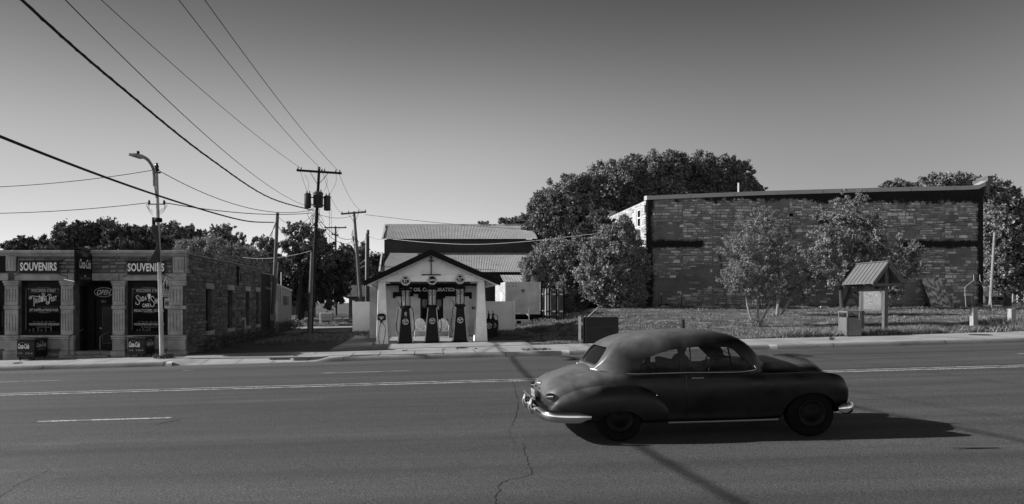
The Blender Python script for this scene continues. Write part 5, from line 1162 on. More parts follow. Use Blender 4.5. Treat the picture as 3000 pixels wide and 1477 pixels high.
for k in range(2): mb.box(X0-.004, X0-.0025, y0+.12+k*(y1-y0-.5), y0+.30+k*(y1-y0-.5), pz1-.2, pz1-.06)
mb.build('emblem', M('emblem_grey', .3), fr)
# bollards and rail at the right
def bollard(px, pyt, pyb, Z, lab):
    x = X_(px, Z); z0 = G(x, Z)-.05
    tag(MB().box(x-.11, x+.11, Z, Z+.22, z0, Z_(pyt, Z)).build('timber_post', M('post_wood', .28, .35, 5, .9, streak=(6, 6, .8)), None, bevel=.015), lab, 'post', 'square timber posts in the grass')
bollard(2858, 902, 944, 31, 'square timber post in the grass left of the other, in front of the pipes')
bollard(2970, 905, 950, 31, 'square timber post in the grass at the far right edge')
# leaning plywood sheet
z0 = 1.5; x0, x1 = X_(2735, 47), X_(2793, 47)
o = MB().hexa([(x0, 47.1, z0), (x1, 47.1, z0), (x1, 47.14, z0), (x0, 47.14, z0)], [(x0-.25, 47.88, Z_(813, 47.9)), (x1-.25, 47.88, Z_(813, 47.9)), (x1-.25, 47.92, Z_(813, 47.9)), (x0-.25, 47.92, Z_(813, 47.9))])
t = NT('plywood'); wv = t.n('ShaderNodeTexWave', {'wave_type': 'RINGS'}, i0=t.mapping((1.2, 1, .5)), Scale=1.3, Distortion=12., Detail=3., Detail_Scale=1.2); t.col(t.math('MULTIPLY', t.rng(wv, 0, 1, .14, .5), t.rng(t.noise(2.5, 4), .3, .7, .5, 1.4))); M_PLY = t.done(.9)
o = o.build('plywood_sheet', M_PLY); o['label'] = 'grainy plywood sheet leaning against the stone building near its right end'; o['category'] = 'board'
x0, x1 = X_(2475, 47.2), X_(2515, 47.2)
o = MB().hexa([(x0, 47.2, 1.5), (x1, 47.2, 1.5), (x1, 47.25, 1.5), (x0, 47.25, 1.5)], [(x0, 47.7, 2.2), (x1, 47.7, 2.2), (x1, 47.75, 2.2), (x0, 47.75, 2.2)]).build('panel', M('pale_panel', .22, .2, 4)); o['label'] = 'pale flat panel leaning on the wall behind the tall kiosk tree'; o['category'] = 'panel'
# bent pipe frame
q5 = lambda x, y, Z=46.0: tuple(P(2700+x/5.283, 760+y/5.283, Z))
pf_ = E('pipe_frame', 'bent thin pipe climbing frame standing in front of the building corner', 'play frame', q5(860, 820))
for k, pts in enumerate([[(803, 235), (806, 310), (760, 360), (690, 415), (671, 460), (680, 640), (697, 825)], [(803, 240), (815, 330), (870, 370), (930, 390), (958, 440), (972, 520)], [(900, 235), (892, 320), (850, 370), (780, 415), (762, 470), (772, 600), (785, 742)], [(912, 340), (950, 370), (1010, 380), (1042, 410), (1055, 450), (1075, 640), (1088, 815)], [(900, 240), (905, 310), (912, 340)], [(972, 520), (985, 640), (1005, 815)]]):
    Zp = 46.0+.3*(k % 3); pp = catmull([q5(a, b, Zp) for a, b in pts], 30)
    MB().tube([tuple(p) for p in pp], .022, 6).build('pipe', M('pipe_paint', .30, .3, 6, .5), pf_, True)
# stakes, rubble stones, litter
for lab, px, pt, pb_ in [('thin steel stake with white tip left, before the stone wall', 1937, 859, 899), ('second thin stake with white tip, leaning before the stone wall', 1995, 859, 898)]:
    r = E('stake', lab, 'stake', tuple(P(px+3, pb_, 47.3)), 'thin stakes by the stone wall'); a = P(px+3, pb_+2, 47.3); b = P(px, pt, 47.3)
    MB().tube([a, b], .025, 6).build('shaft', M_BLACK, r); MB().tube([b-(b-a)*.14, b+(b-a)*.02], .03, 6).build('tip', M_WHITE, r)
rr = random.Random(17)
M_RUB = M('rubble', .32, .3, 4, .9)
for k in range(22):
    px = rr.choice([rr.uniform(1910, 2120), rr.uniform(2060, 2420)]); Z = rr.uniform(45.5, 47.2); x = X_(px, Z); z = G(x, Z); w_, d_, h_ = rr.uniform(.12, .5), .15, rr.uniform(.05, .13)
    r = MB().hexa([(x-w_, Z-d_, z-.02), (x+w_, Z-d_*.7, z-.02), (x+w_*.9, Z+d_, z-.02), (x-w_*.8, Z+d_, z-.02)], [(x-w_*.9, Z-d_*.8, z+h_), (x+w_*.85, Z-d_*.6, z+h_*.8), (x+w_*.8, Z+d_, z+h_), (x-w_*.7, Z+d_*.8, z+h_)]).build('fallen_stone', M_RUB)
    tag(r, 'pale stone fallen in the grass along the foot of the stone building', 'stone', 'fallen stones along the wall')
for lab, px, py, Z, s_ in [('crumpled white paper lying in the grass left of the litter bin', 2338, 973, 28.6, .2), ('small scrap of litter in the grass near the pavement', 2174, 988, 28.0, .09)]:
    x = X_(px, Z); z = G(x, Z)+.05; V = [(x+rr.uniform(-s_, s_), Z+rr.uniform(-s_, s_), z+rr.uniform(0, .09)) for _ in range(9)]
    tag(MB().add(V, [(0, 1, 2), (2, 3, 4), (4, 5, 6), (6, 7, 8), (0, 3, 6), (1, 5, 8)]).build('litter', M_WHITE), lab, 'litter')
# picnic shelter and tables
shz = 1.45
sh2 = E('picnic_shelter', 'open picnic shelter with pale metal roof at the right edge', 'shelter', (X_(3020, 88), 88, shz))
cx2 = X_(2992, 88); ez = Z_(837, 85); pz = Z_(820, 85)
mb = MB(); xe, xw = X_(2934, 85), X_(3120, 85)
xm = X_(2990, 85)
ribroof(mb, xe, xw, 85, 88, ez, pz+.5, 34, 0)
mb = MB(); mb.add([(xe, 85, ez), (xw, 85, ez), (xw-2, 88.5, pz+.4), (xm, 88.5, pz+.4), (xe, 92, ez), (xw, 92, ez)], [(0, 1, 2, 3), (0, 3, 4), (4, 3, 2, 5)]); mb.build('roof', M('shelter_roof', .4, .12, 1, .5, streak=(3, 1, 1)), sh2)
MB().box(xe+.1, xw, 85.1, 85.2, ez-.25, ez-.02).build('fascia', M_DARKW, sh2)
for px, Z in [(2961, 86), (3040, 86), (2975, 91), (3045, 91)]: MB().box(X_(px, Z)-.12, X_(px, Z)+.12, Z, Z+.24, shz, ez-.02).build('post', M('shelter_post', .25), sh2)
def table(x, y, z, lab):
    r = E('picnic_table', lab, 'table', (x, y, z), 'picnic tables in the park')
    MB().box(-.95, .95, -.38, .38, .70, .76).build('table_top', M('table_wood', .12, .3, 4), r, world=False)
    for s_ in (-1, 1): MB().box(-.95, .95, s_*.75-.14, s_*.75+.14, .42, .46).build('bench', M('table_wood', .12, .3, 4), r, world=False)
    for s_ in (-.7, .7): MB().bar((s_, -.75, 0), (s_, .3, .7), .05, .05).bar((s_, .75, 0), (s_, -.3, .7), .05, .05).bar((s_, -.8, .4), (s_, .8, .4), .05, .05).build('leg_frame', M_DARKW, r, world=False)
table(X_(2990, 80), 80, 1.45, 'picnic table under the front edge of the picnic shelter'); table(X_(2905, 78), 78, 1.45, 'picnic table left of the shelter behind the pale pole')
tag(MB().tube([P(2945, 876, 90), P(2947, 815, 90)], .16, 8).build('tree_post', M_POLE), 'brown round post standing left of the picnic shelter', 'post')
mst = MB(); a0, b0 = P(967, 800, 160), P(967, 612, 160)
for k in range(3): o_ = Vector((.5*math.cos(k*2.1), .5*math.sin(k*2.1), 0)); mst.tube([a0+o_, b0+o_*.6], .035, 4)
for k in range(16): zz = a0.z+(b0.z-a0.z)*k/16; mst.tube([(a0.x-.45, 160, zz), (a0.x+.45, 160, zz+.9)], .025, 4)
tag(mst.build('radio_mast', M('mast_grey', .3)), 'faint thin lattice mast far behind the leaning utility poles', 'mast')
# tote, houses and yard clutter up the alley
tx, tz_ = X_(955, 60), G(X_(955, 60), 60)
ib = E('bulk_tank', 'white caged bulk liquid tank standing beyond the gravel lane', 'tank', (tx, 60, tz_)); w_ = .62
MB().box(tx-w_+.03, tx+w_-.03, 60.03, 61.15, tz_+.15, tz_+1.12).build('tank', M('tank_plastic', .55, .12, 2, .4), ib, bevel=.06)
mb = MB()
for k in range(5):
    x = tx-w_+2*w_*k/4; mb.tube([(x, 60, tz_+.1), (x, 60, tz_+1.15)], .018, 5); z = tz_+.18+.24*k; mb.tube([(tx-w_, 60, z), (tx+w_, 60, z)], .018, 5)
mb.box(tx-w_, tx+w_, 60, 61.2, tz_, tz_+.1); mb.build('cage', M('cage', .28), ib)
MB().box(tx-.3, tx+.28, 59.5, 59.95, tz_-.1, tz_+.38).build('black_tub', M_BLACK, ib)
MB().lathe([(.09, 1.12), (.09, 1.24), (.001, 1.26)], 10, (tx+.0, 60.5, tz_)).build('cap', M_BLACK, ib)
def house(px0, px1, pye, pyr, Z, lab, tone=.1, base=None):
    x0, x1 = X_(px0, Z), X_(px1, Z); z0 = G(max(-30, x0), Z) if base is None else base; r = E('house', lab, 'house', ((x0+x1)/2, Z, z0), 'houses beyond the alley'); e, p = Z_(pye, Z), Z_(pyr, Z+2)
    MB().box(x0, x1, Z, Z+6, z0-.3, e).build('wall', M('house_wall%g' % tone, tone, .2, 2), r)
    mb = MB(); mb.prism([(x0-.4, Z-.5, e-.05), (x0-.4, Z+3, p), (x0-.4, Z+6.5, e-.05), (x0-.4, Z+6.3, e-.12), (x0-.4, Z+3, p-.12), (x0-.4, Z-.3, e-.12)], (x1-x0+.8, 0, 0)); mb.build('roof', M('house_roof', .09, .3, 3), r)
    for u in (.3, .7): 
        x = x0+(x1-x0)*u; f = MB().box(x-.5, x+.5, Z-.04, Z-.002, z0+.9, min(e-.2, z0+2.0)).build('window', M_DARKW, r); MB().box(x-.42, x+.42, Z-.06, Z-.042, z0+.98, min(e-.3, z0+1.92)).build('pane', M_GLASSD, f)
house(1022, 1105, 868, 835, 85, 'low grey house behind the left vinyl fence between the poles', .13); house(868, 905, 872, 850, 95, 'dim house under the trees left of the transformer pole', .1)
house(700, 860, 862, 842, 110, 'long dim house deep behind the trees beyond the shed', .1); house(2885, 2950, 868, 842, 115, 'low dark house beyond the picnic shelter at far right', .08, 1.4)
rr = random.Random(6); mb = MB()
for k in range(26):
    px = rr.uniform(850, 905) if k < 18 else rr.uniform(988, 1030); Z = rr.uniform(66, 72); x = X_(px, Z); z = G(x, Z)
    mb.bar((x-rr.uniform(.1, .6), Z, z+.05+rr.uniform(0, .2)), (x+rr.uniform(.1, .6), Z+.3, z+.1+rr.uniform(0, .4)), .12, .08)
o = tag(mb.build('scrap_heap', M('pale_scrap', .35, .5, 5)), kind='stuff'); o['label'] = 'heap of pale scrap boards at the yard edge beyond the gravel lane'
# ================================================================ TREES AND PLANTS
def leaf_mat(name, lo, hi):
    t = NT(name); f = t.rng(t.isl(), 0, 1, lo, hi); t.col(f)
    tr = t.n('ShaderNodeBsdfTranslucent'); t.put(tr.inputs[0], t.math('MULTIPLY', f, .8)); mx = t.n('ShaderNodeMixShader', None, i0=.22); t.t.links.new(t.b.outputs[0], mx.inputs[1]); t.t.links.new(tr.outputs[0], mx.inputs[2])
    t.done(.65, spec=.35); t.t.links.new(mx.outputs[0], t.t.nodes['Material Output'].inputs[0]); return t.m
LM = {k: leaf_mat('foliage_'+k, *v) for k, v in {'dark': (.03, .17), 'mid': (.04, .34), 'light': (.06, .42), 'pale': (.12, .45), 'young': (.05, .34)}.items()}
def leaf_quads(cen, rad, n_per, size, rng, droop=.0, aspect=.5, squash=.8, out=None):
    """cen (k,3), rad (k,), leaves spread through each clump, denser to its outside"""
    k = len(cen); tot = k*n_per
    d = rng.normal(size=(tot, 3)); d /= np.linalg.norm(d, axis=1)[:, None]; d[:, 2] *= squash
    R_ = np.repeat(rad, n_per)
    if out is None:
        r = rng.uniform(.25, 1.0, tot)**.6*R_*(1+.25*rng.normal(size=tot)); c = np.repeat(cen, n_per, axis=0)+d*r[:, None]
    else:                                                  # sprays of leaves along twigs that point outwards
        nt_ = max(3, n_per//14); tw = out+rng.normal(size=(nt_, 3))*.6; tw /= np.linalg.norm(tw, axis=1)[:, None]
        st_ = rng.normal(size=(nt_, 3))*.26; pick = rng.integers(0, nt_, tot); u = rng.uniform(-.35, 1.15, tot)**1.0
        c = np.repeat(cen, n_per, axis=0)+(st_[pick]+tw[pick]*u[:, None]*.9)*R_[:, None]+rng.normal(size=(tot, 3))*(.13*R_*(1.25-u*.7))[:, None]
    nrm = d+rng.normal(size=(tot, 3))*.75+np.array([0, 0, .35]); nrm /= np.linalg.norm(nrm, axis=1)[:, None]
    a = np.cross(nrm, rng.normal(size=(tot, 3))); a[:, 2] -= droop; a -= nrm*(a*nrm).sum(1)[:, None]; a /= np.linalg.norm(a, axis=1)[:, None]+1e-9
    b = np.cross(nrm, a); s = (size*rng.uniform(.6, 1.35, tot))[:, None]
    bend = nrm*s*.18
    V = np.stack([c-a*s, c+b*s*aspect-bend*.5, c+a*s, c-b*s*aspect-bend*.5], 1).reshape(-1, 3)
    return V
def crown_obj(V, mat, root, name='crown'):
    L = np.array(rootof(root).location); V = V-L; F = np.arange(len(V)).reshape(-1, 4)
    return link(name, arr_mesh(name, V, F), mat, root)
M_BARK = M('bark', .05, .4, 4, .95, streak=(6, 6, .8), bump=.5); M_BARKL = M('pale_bark', .2, .3, 6, .9, streak=(6, 6, .8), bump=.3)
def tree(label, lobes, Z, base, leaf='mid', size=.16, clumps=16, n_per=150, crad=.34, seed=1, group=None, name='leafy_tree', trunk_r=.22, bark=None, stems=1, droop=0., limbs=9, depth=.8, aspect=.5, tips=.5, cat='tree', inner=.35):
    """lobes: list of (px, py, rx_px, ry_px, dy) ellipses of the crown as seen, at distance Z+dy"""
    rng = np.random.default_rng(seed); b = Vector(base)
    root = E(name, label, cat, tuple(b), group); cen, rad, outs = [], [], []
    for (px, py, rx, ry, dy) in lobes:
        c = P(px, py, Z+dy); RX_, RZ_ = rx*(Z+dy)/FPX, ry*(Z+dy)/FPX; RY_ = RX_*depth; R0 = (RX_*RZ_)**.5
        n = clumps; d = rng.normal(size=(n, 3)); d /= np.linalg.norm(d, axis=1)[:, None]
        q = rng.uniform(inner, 1, n)**.6; cr = crad*R0*rng.uniform(.6, 1.25, n)
        sc_ = np.maximum(1-cr/R0*.8, .3)*q
        cen.append(np.array(c)+d*np.array([RX_, RY_, RZ_])*sc_[:, None]); rad.append(cr); outs.append(d*[1, 1, .8]+[0, 0, .35])
        m = int(n*tips)                                       # small sprigs poking out of the outline
        d2 = rng.normal(size=(m, 3)); d2[:, 2] = np.abs(d2[:, 2])*.8+d2[:, 2]*.2; d2 /= np.linalg.norm(d2, axis=1)[:, None]
        cen.append(np.array(c)+d2*np.array([RX_, RY_, RZ_])*rng.uniform(.92, 1.10, m)[:, None]); rad.append(crad*R0*rng.uniform(.35, .8, m)); outs.append(d2+[0, 0, .3])
    cen = np.vstack(cen); rad = np.concatenate(rad); outs = np.vstack(outs); rad = rad*1.15
    cnt = np.maximum((n_per*(rad/rad.mean())**1.6).astype(int), 10)
    V = []
    for lo in range(0, len(cen)):
        V.append(leaf_quads(cen[lo:lo+1], rad[lo:lo+1], int(cnt[lo]), size, rng, droop, aspect, .8, outs[lo]))
    V = np.vstack(V); V = V[V.reshape(-1, 4, 3)[:, 0, 2].repeat(4) > b.z+.05]
    crown_obj(V, LM[leaf], root)
    # trunk(s) and limbs
    mb = MB(); big = np.argsort(-rad)[:max(limbs, 1)*2]; rr = random.Random(seed)
    top = Vector(cen.mean(0)); low = cen[:, 2].min()
    for s_ in range(stems):
        off = Vector((rr.uniform(-.1, .1)*(stems > 1), rr.uniform(-.1, .1)*(stems > 1), 0))
        dirx = (s_-(stems-1)/2)*.35 if stems > 1 else rr.uniform(-.05, .05)
        fork = Vector((b.x+(top.x-b.x)*.45+dirx*2.0*(stems > 1), b.y+(top.y-b.y)*.5, b.z+max(.6, (max(low, b.z)-b.z)*.8+.3*(top.z-b.z))))
        mid = (b+fork)/2+Vector((dirx*.5, 0, 0))
        tr_ = trunk_r/(stems**.4); q = catmull([tuple(b+off+Vector((0, 0, -.2))), tuple(mid), tuple(fork)], 8)
        mb.tube([tuple(p) for p in q], [tr_*(1.25-.55*k/8) for k in range(9)], 8)
        for j in range(s_, len(big), stems):
            e = Vector(cen[big[j]]); 
            if e.z < fork.z-.5: continue
            m_ = fork*.45+e*.55+Vector((rr.uniform(-.2, .2), rr.uniform(-.2, .2), -.15*(e-fork).length*.3))
            q = catmull([tuple(fork-(fork-mid)*rr.uniform(0, .4)), tuple(m_), tuple(e)], 7); mb.tube([tuple(p) for p in q], [max(.012, tr_*.55*(1-.85*k/7)) for k in range(8)], 5)
    mb.build('trunk', bark or M_BARK, root, True)
    return root
GZ = lambda px, Z: (X_(px, Z), Z, G(max(-40., X_(px, Z)), Z))
TG = 'trees behind the stone store'
k = 0
for lab, lobes, Z, kind, s in [
    ('small dark round tree at the far left behind the store roof', [(64, 730, 44, 32, 0), (30, 748, 30, 22, 0)], 78, 'dark', 31),
    ('low dark tree second from the left behind the store', [(118, 733, 38, 36, 2), (150, 752, 40, 25, 0)], 76, 'dark', 32),
    ('broad dark tree rising left of the drink sign behind the store', [(208, 712, 62, 54, 0), (160, 740, 45, 36, -2), (245, 690, 36, 38, 0)], 74, 'dark', 33),
    ('tallest dark tree behind the middle of the store roof', [(318, 705, 72, 58, 0), (285, 690, 45, 40, 0), (350, 735, 60, 36, -3)], 75, 'dark', 34),
    ('dark tree right behind the drink sign and left of the street light', [(395, 708, 52, 50, 2), (420, 728, 42, 38, 0)], 78, 'dark', 35),
    ('mid grey tree directly behind the street light pole', [(480, 712, 50, 52, 0), (515, 695, 34, 40, 0), (450, 735, 38, 34, 0)], 80, 'mid', 36),
    ('small rounded tree right of the street light pole behind the bushes', [(560, 700, 36, 34, 0), (555, 730, 42, 30, 0)], 84, 'mid', 37)]:
    k += 1; tree(lab, lobes, Z, GZ(lobes[0][0], Z), kind, .14, 34, 190, .30, s, TG)
tree('airy flat topped tree with layered branches above the pale bush', [(655, 672, 34, 16, 0), (630, 690, 46, 16, 0), (682, 698, 44, 18, 0), (650, 712, 56, 18, 0), (610, 705, 34, 16, 0), (700, 722, 40, 18, 0)], 82, GZ(655, 82), 'mid', .14, 14, 95, .36, 38, TG, trunk_r=.3, tips=.3)
tree('pale twiggy bush spreading behind the store side wall', [(560, 738, 46, 30, 0), (610, 735, 52, 34, 0), (665, 745, 50, 36, 0), (715, 760, 40, 36, 0), (755, 775, 34, 34, 0)], 56, GZ(640, 56), 'pale', .10, 24, 230, .36, 39, None, 'broad_shrub', .1, stems=3, cat='shrub', aspect=.22, tips=1.)
tree('dark leafy tree behind the leaning short pole', [(765, 738, 46, 36, 0), (740, 770, 46, 40, 0), (792, 790, 46, 60, 0), (750, 820, 60, 60, 3), (785, 716, 22, 20, 0)], 66, GZ(760, 66), 'mid', .14, 30, 170, .28, 40, 'trees around the alley')
tree('tall open tree with visible limbs beside the transformer pole', [(868, 680, 36, 28, 0), (905, 690, 40, 34, 0), (850, 725, 36, 30, 0), (905, 745, 48, 36, 0), (945, 722, 34, 28, 0), (865, 780, 44, 40, 0), (965, 765, 34, 34, 0)], 70, GZ(872, 70), 'mid', .13, 26, 110, .28, 41, 'trees around the alley', trunk_r=.3)
tree('big dark low tree filling the space behind the transformer pole', [(850, 840, 60, 50, 0), (925, 800, 60, 60, 0), (985, 790, 44, 60, 0), (960, 860, 66, 44, 0), (900, 870, 60, 36, 0), (830, 870, 36, 36, 0)], 72, GZ(880, 72), 'dark', .16, 32, 190, .28, 42, 'trees around the alley', trunk_r=.3)
tree('leafy tree between the upright pole and the leaning pole', [(1020, 770, 40, 46, 0), (1050, 745, 32, 28, 0), (1010, 830, 42, 46, 0), (1060, 800, 36, 50, 0)], 92, GZ(1030, 92), 'mid', .2, 18, 170, .34, 43, 'trees around the alley')
tree('small dark tree left of the warehouse behind the thick pole', [(1100, 780, 34, 34, 0), (1118, 812, 34, 44, 0), (1085, 830, 32, 44, 0)], 96, GZ(1100, 96), 'dark', .2, 18, 160, .34, 44, 'trees around the alley')
tree('small distant tree showing over the warehouse ridge', [(1500, 652, 40, 13, 0), (1545, 648, 36, 16, 0), (1420, 660, 26, 8, 0)], 120, GZ(1510, 120), 'mid', .22, 14, 90, .4, 45)
BG = 'big trees behind the stone building'
tree('left part tree of the big dark group behind the bushes', [(1650, 590, 76, 62, 0), (1615, 650, 66, 66, 0), (1690, 660, 72, 70, 0), (1640, 740, 84, 80, 0), (1720, 760, 70, 90, 2), (1700, 560, 50, 46, 0), (1592, 620, 40, 56, 0), (1578, 672, 42, 48, 0)], 62, GZ(1650, 62), 'mid', .11, 42, 390, .26, 51, BG, trunk_r=.3)
tree('tall rounded tree behind the left corner of the stone building', [(1800, 545, 80, 68, 0), (1745, 585, 60, 60, 0), (1860, 530, 70, 62, 0), (1930, 524, 76, 66, 0), (1800, 640, 90, 80, 0), (1900, 600, 80, 70, 3), (1950, 488, 56, 40, 0), (1860, 486, 44, 30, 0)], 66, GZ(1830, 66), 'mid', .11, 42, 390, .26, 52, BG, trunk_r=.3)
tree('wide dark tree over the roof of the stone building', [(2030, 512, 72, 54, 0), (2090, 520, 70, 56, 0), (2150, 530, 60, 50, 0), (2040, 560, 90, 50, 3), (2185, 550, 40, 30, 0), (2105, 497, 54, 38, 0), (2215, 558, 26, 12, 0)], 68, GZ(2100, 68), 'mid', .11, 42, 390, .26, 53, BG, trunk_r=.3)
FG = 'tall bushes beside the stone building'
tree('broad dense bush left of the stone building beside the trailer', [(1640, 790, 80, 78, 0), (1600, 780, 56, 50, 0), (1590, 830, 50, 50, 0), (1670, 860, 80, 66, 0), (1700, 740, 46, 40, 0), (1620, 880, 50, 40, 0), (1572, 800, 44, 56, 0)], 48.5, GZ(1650, 48.5), 'light', .075, 46, 210, .26, 54, FG, 'tall_bush', .16, stems=3, cat='bush', aspect=.45, tips=1.6)
tree('tall dense bush against the sunlit rear wall of the stone building', [(1800, 755, 72, 80, 0), (1775, 820, 78, 80, 0), (1840, 800, 52, 100, 1), (1810, 880, 70, 50, 0), (1750, 760, 46, 56, 0), (1850, 870, 38, 50, 0), (1790, 700, 34, 40, 0), (1830, 690, 24, 50, 0)], 45.5, GZ(1800, 45.5), 'light', .075, 46, 210, .26, 55, FG, 'tall_bush', .16, stems=3, cat='bush', aspect=.45, tips=1.6)
tree('lighter feathery tree between the bushes and the rear wall window', [(1755, 665, 42, 42, 0), (1720, 700, 40, 40, 0), (1780, 690, 30, 50, 0)], 54, GZ(1750, 54), 'dark', .10, 20, 230, .32, 56, FG, 'tall_bush', .14, cat='bush')
RG = 'trees beyond the right end of the stone building'
tree('tree crown showing above the coping at right of the black roof vent', [(2625, 552, 34, 24, 0), (2680, 556, 34, 20, 0)], 76, GZ(2650, 76), 'mid', .14, 30, 120, .3, 61, RG)
tree('wide tree crown over the coping near the building corner', [(2750, 545, 50, 30, 0), (2800, 540, 46, 28, 0), (2850, 545, 40, 28, 0)], 74, GZ(2800, 74), 'mid', .14, 30, 120, .3, 62, RG)
tree('large leafy tree beyond the right corner of the stone building', [(2905, 570, 46, 44, 0), (2950, 620, 62, 60, 0), (3010, 650, 60, 60, 0), (2930, 700, 60, 70, 0), (2990, 740, 66, 60, 0), (2910, 760, 42, 60, 2), (3060, 720, 60, 90, 0), (2930, 810, 50, 60, 0), (3000, 815, 60, 60, 3)], 68, GZ(2950, 68), 'mid', .14, 36, 240, .28, 63, RG, trunk_r=.3)
tree('dark tree mass behind the picnic shelter', [(2930, 810, 50, 40, 0), (2990, 800, 60, 46, 0), (3060, 810, 60, 50, 0)], 104, GZ(2990, 104), 'dark', .24, 20, 160, .34, 64, RG, trunk_r=.3)
YG = 'young trees on the lawn'
def yb(px, py, Z): p = P(px, py, Z); return (p.x, p.y, G(p.x, Z)-.03)
tree('feathery young tree with several pale stems in the middle of the lawn', [(2225, 670, 62, 50, 0), (2180, 740, 66, 56, 0), (2270, 720, 62, 56, 0), (2210, 800, 78, 60, 0), (2300, 790, 56, 60, 0), (2150, 825, 42, 40, 0), (2330, 840, 42, 40, 0), (2230, 860, 60, 34, 0), (2240, 625, 34, 20, 0)], 33, yb(2216, 961, 33), 'light', .055, 22, 120, .25, 71, YG, 'young_tree', .085, M_BARKL, 3, .8, 12, .8, .24, 1.2, inner=.1)
tree('slender young tree behind and right of the feathery one', [(2330, 790, 54, 60, 0), (2380, 800, 44, 60, 0), (2290, 850, 42, 44, 0), (2350, 860, 50, 40, 0)], 38, yb(2280, 933, 38), 'young', .065, 15, 110, .27, 72, YG, 'young_tree', .10, M_BARKL, 2, .5, 10, .8, .35, 1., inner=.1)
tree('tall open young tree with long drooping leaves behind the kiosk', [(2495, 590, 42, 30, 0), (2450, 640, 56, 36, 0), (2530, 660, 60, 50, 0), (2430, 700, 56, 40, 0), (2500, 720, 74, 50, 0), (2580, 730, 60, 46, 0), (2440, 810, 54, 46, 0), (2560, 790, 70, 50, 0), (2520, 840, 50, 40, 0), (2410, 760, 40, 40, 0)], 43, yb(2470, 915, 43), 'light', .10, 13, 110, .28, 73, YG, 'young_tree', .15, M_BARK, 2, .9, 12, .8, .28, 1., inner=.1)
tree('leafy low branches hanging right of the kiosk roof', [(2640, 780, 50, 50, 0), (2600, 830, 46, 50, 0), (2660, 740, 40, 34, 0)], 45, yb(2575, 915, 45), 'mid', .10, 14, 110, .34, 74, YG, 'young_tree', .09, M_BARK, 2, .6, 8, .8, .3, 1.)
# low plants
def weeds(label, pts, h, n, size, mat, seed, name='weed_patch', cat='weeds', grp=None):
    rng = np.random.default_rng(seed); V = []
    for (x, y, r) in pts:
        z = G(x, y); V.append(leaf_quads(np.array([[x, y, z+h*.4]]), np.array([max(r, h)*.6]), n, size, rng, 0, .3, h/max(r, h)))
    V = np.vstack(V); root_z = min(v[2] for v in V); o = link(name, arr_mesh(name, V, np.arange(len(V)).reshape(-1, 4)), LM[mat]); tag(o, label, cat, grp); return o
weeds('low weeds round the foot of the street light pole', [(lp.x+dx, 26+dy, .22) for dx, dy in [(-.25, 0), (0, -.15), (.25, -.05), (.4, .05), (.05, .15)]], .2, 90, .05, 'dark', 1)
weeds('dark weeds along the foot of the store side wall', [(XC+.35+.25*math.sin(y*3), y, .5+.3*sm((y-33)/6)) for y in np.arange(29.5, 43, .5)], .6, 150, .06, 'dark', 2)
weeds('dark bushy weeds at the corner of the metal shed', [(XC+.4, y, .6) for y in np.arange(44, 50.5, .6)]+[(XC+.7, 49.8, .7)], .8, 170, .07, 'dark', 3)
weeds('grass and weeds at the foot of the transformer pole', [(mpb.x+.5*math.cos(a), 40.8+.4*math.sin(a), .35) for a in np.linspace(0, 6, 8)]+[(mpb.x+1+.4*k, 39.8-.35*k, .35) for k in range(14)], .25, 90, .05, 'dark', 4)
weeds('grass tufts along the base of the left vinyl fence', [(x, 40.75, .2) for x in np.arange(-4.3, -2.4, .2)], .18, 60, .05, 'mid', 5)
weeds('weeds growing along the foot of the stone building', [(x, 47.3+.3*math.sin(x*2), .3) for x in np.arange(17, 41, .45)], .35, 70, .055, 'mid', 6)
weeds('weeds beyond the gravel lane round the bulk tank', [(X_(px, 58), 57.5+.8*math.sin(px), .5) for px in range(855, 1030, 8)], .35, 90, .06, 'light', 7)
weeds('dark weed clump right of the bulk tank', [(X_(px, 59), 58.6, .45) for px in (990, 1000, 1010)], .5, 120, .07, 'dark', 8)
weeds('small weed growing in the pavement left of the litter bin', [(X_(2437, 25.7), 25.7, .18)], .16, 70, .05, 'dark', 9)
weeds('small weeds in the pavement joint before the pumps', [(X_(px, 26.3), 26.35, .1) for px in (1182, 1190, 1300, 1340, 1395)], .06, 26, .03, 'dark', 10)
weeds('weeds and soil spilling over the kerb right of the station', [(X_(px, 25.0), 25.0+.1*math.sin(px), .16) for px in range(1535, 1610, 9)], .10, 45, .035, 'dark', 11)
weeds('bushy sprout at the foot of the feathery young tree', [(yb(2216, 961, 33)[0]+dx, 32.9, .3) for dx in (-.3, 0, .25)], .5, 90, .06, 'mid', 12)
# lawn grass: stuff
def grass(name, regions, seed, mat, h=(.04, .12), w_=.012):
    rng = np.random.default_rng(seed); P_ = []
    for (x0, x1, y0, y1, n) in regions:
        x = rng.uniform(x0, x1, n); y = y0+(y1-y0)*rng.uniform(0, 1, n)**1.5
        pn = np.array([mnoise.noise(Vector((a*.7, b*.7, seed)))+.5*mnoise.noise(Vector((a*2.3, b*2.3, seed))) for a, b in zip(x, y)])
        keep = pn > -.02; x, y, pn = x[keep], y[keep], pn[keep]
        P_.append(np.stack([x, y, np.array([G(a, b) for a, b in zip(x, y)]), 1+pn], 1))
    P_ = np.vstack(P_); m = len(P_); nb = 5
    c = np.repeat(P_, nb, axis=0); t_ = len(c); c[:, :2] += rng.normal(size=(t_, 2))*.05
    a = rng.uniform(0, 2*PI, t_); H = rng.uniform(h[0], h[1], t_)*np.clip(c[:, 3], .4, 1.8); lean = rng.normal(size=(t_, 2))*.5*H[:, None]
    d = np.stack([np.cos(a), np.sin(a), 0*a], 1)*(w_*rng.uniform(.7, 1.6, t_))[:, None]
    b0 = c[:, :3]-[0, 0, .01]; tip = b0+np.stack([lean[:, 0], lean[:, 1], H], 1)
    V = np.stack([b0-d, b0+d, tip], 1).reshape(-1, 3)
    o = link(name, arr_mesh(name, V, np.arange(len(V)).reshape(-1, 3)), mat); return tag(o, kind='stuff')
tg = leaf_mat('grass_blades', .05, .34)
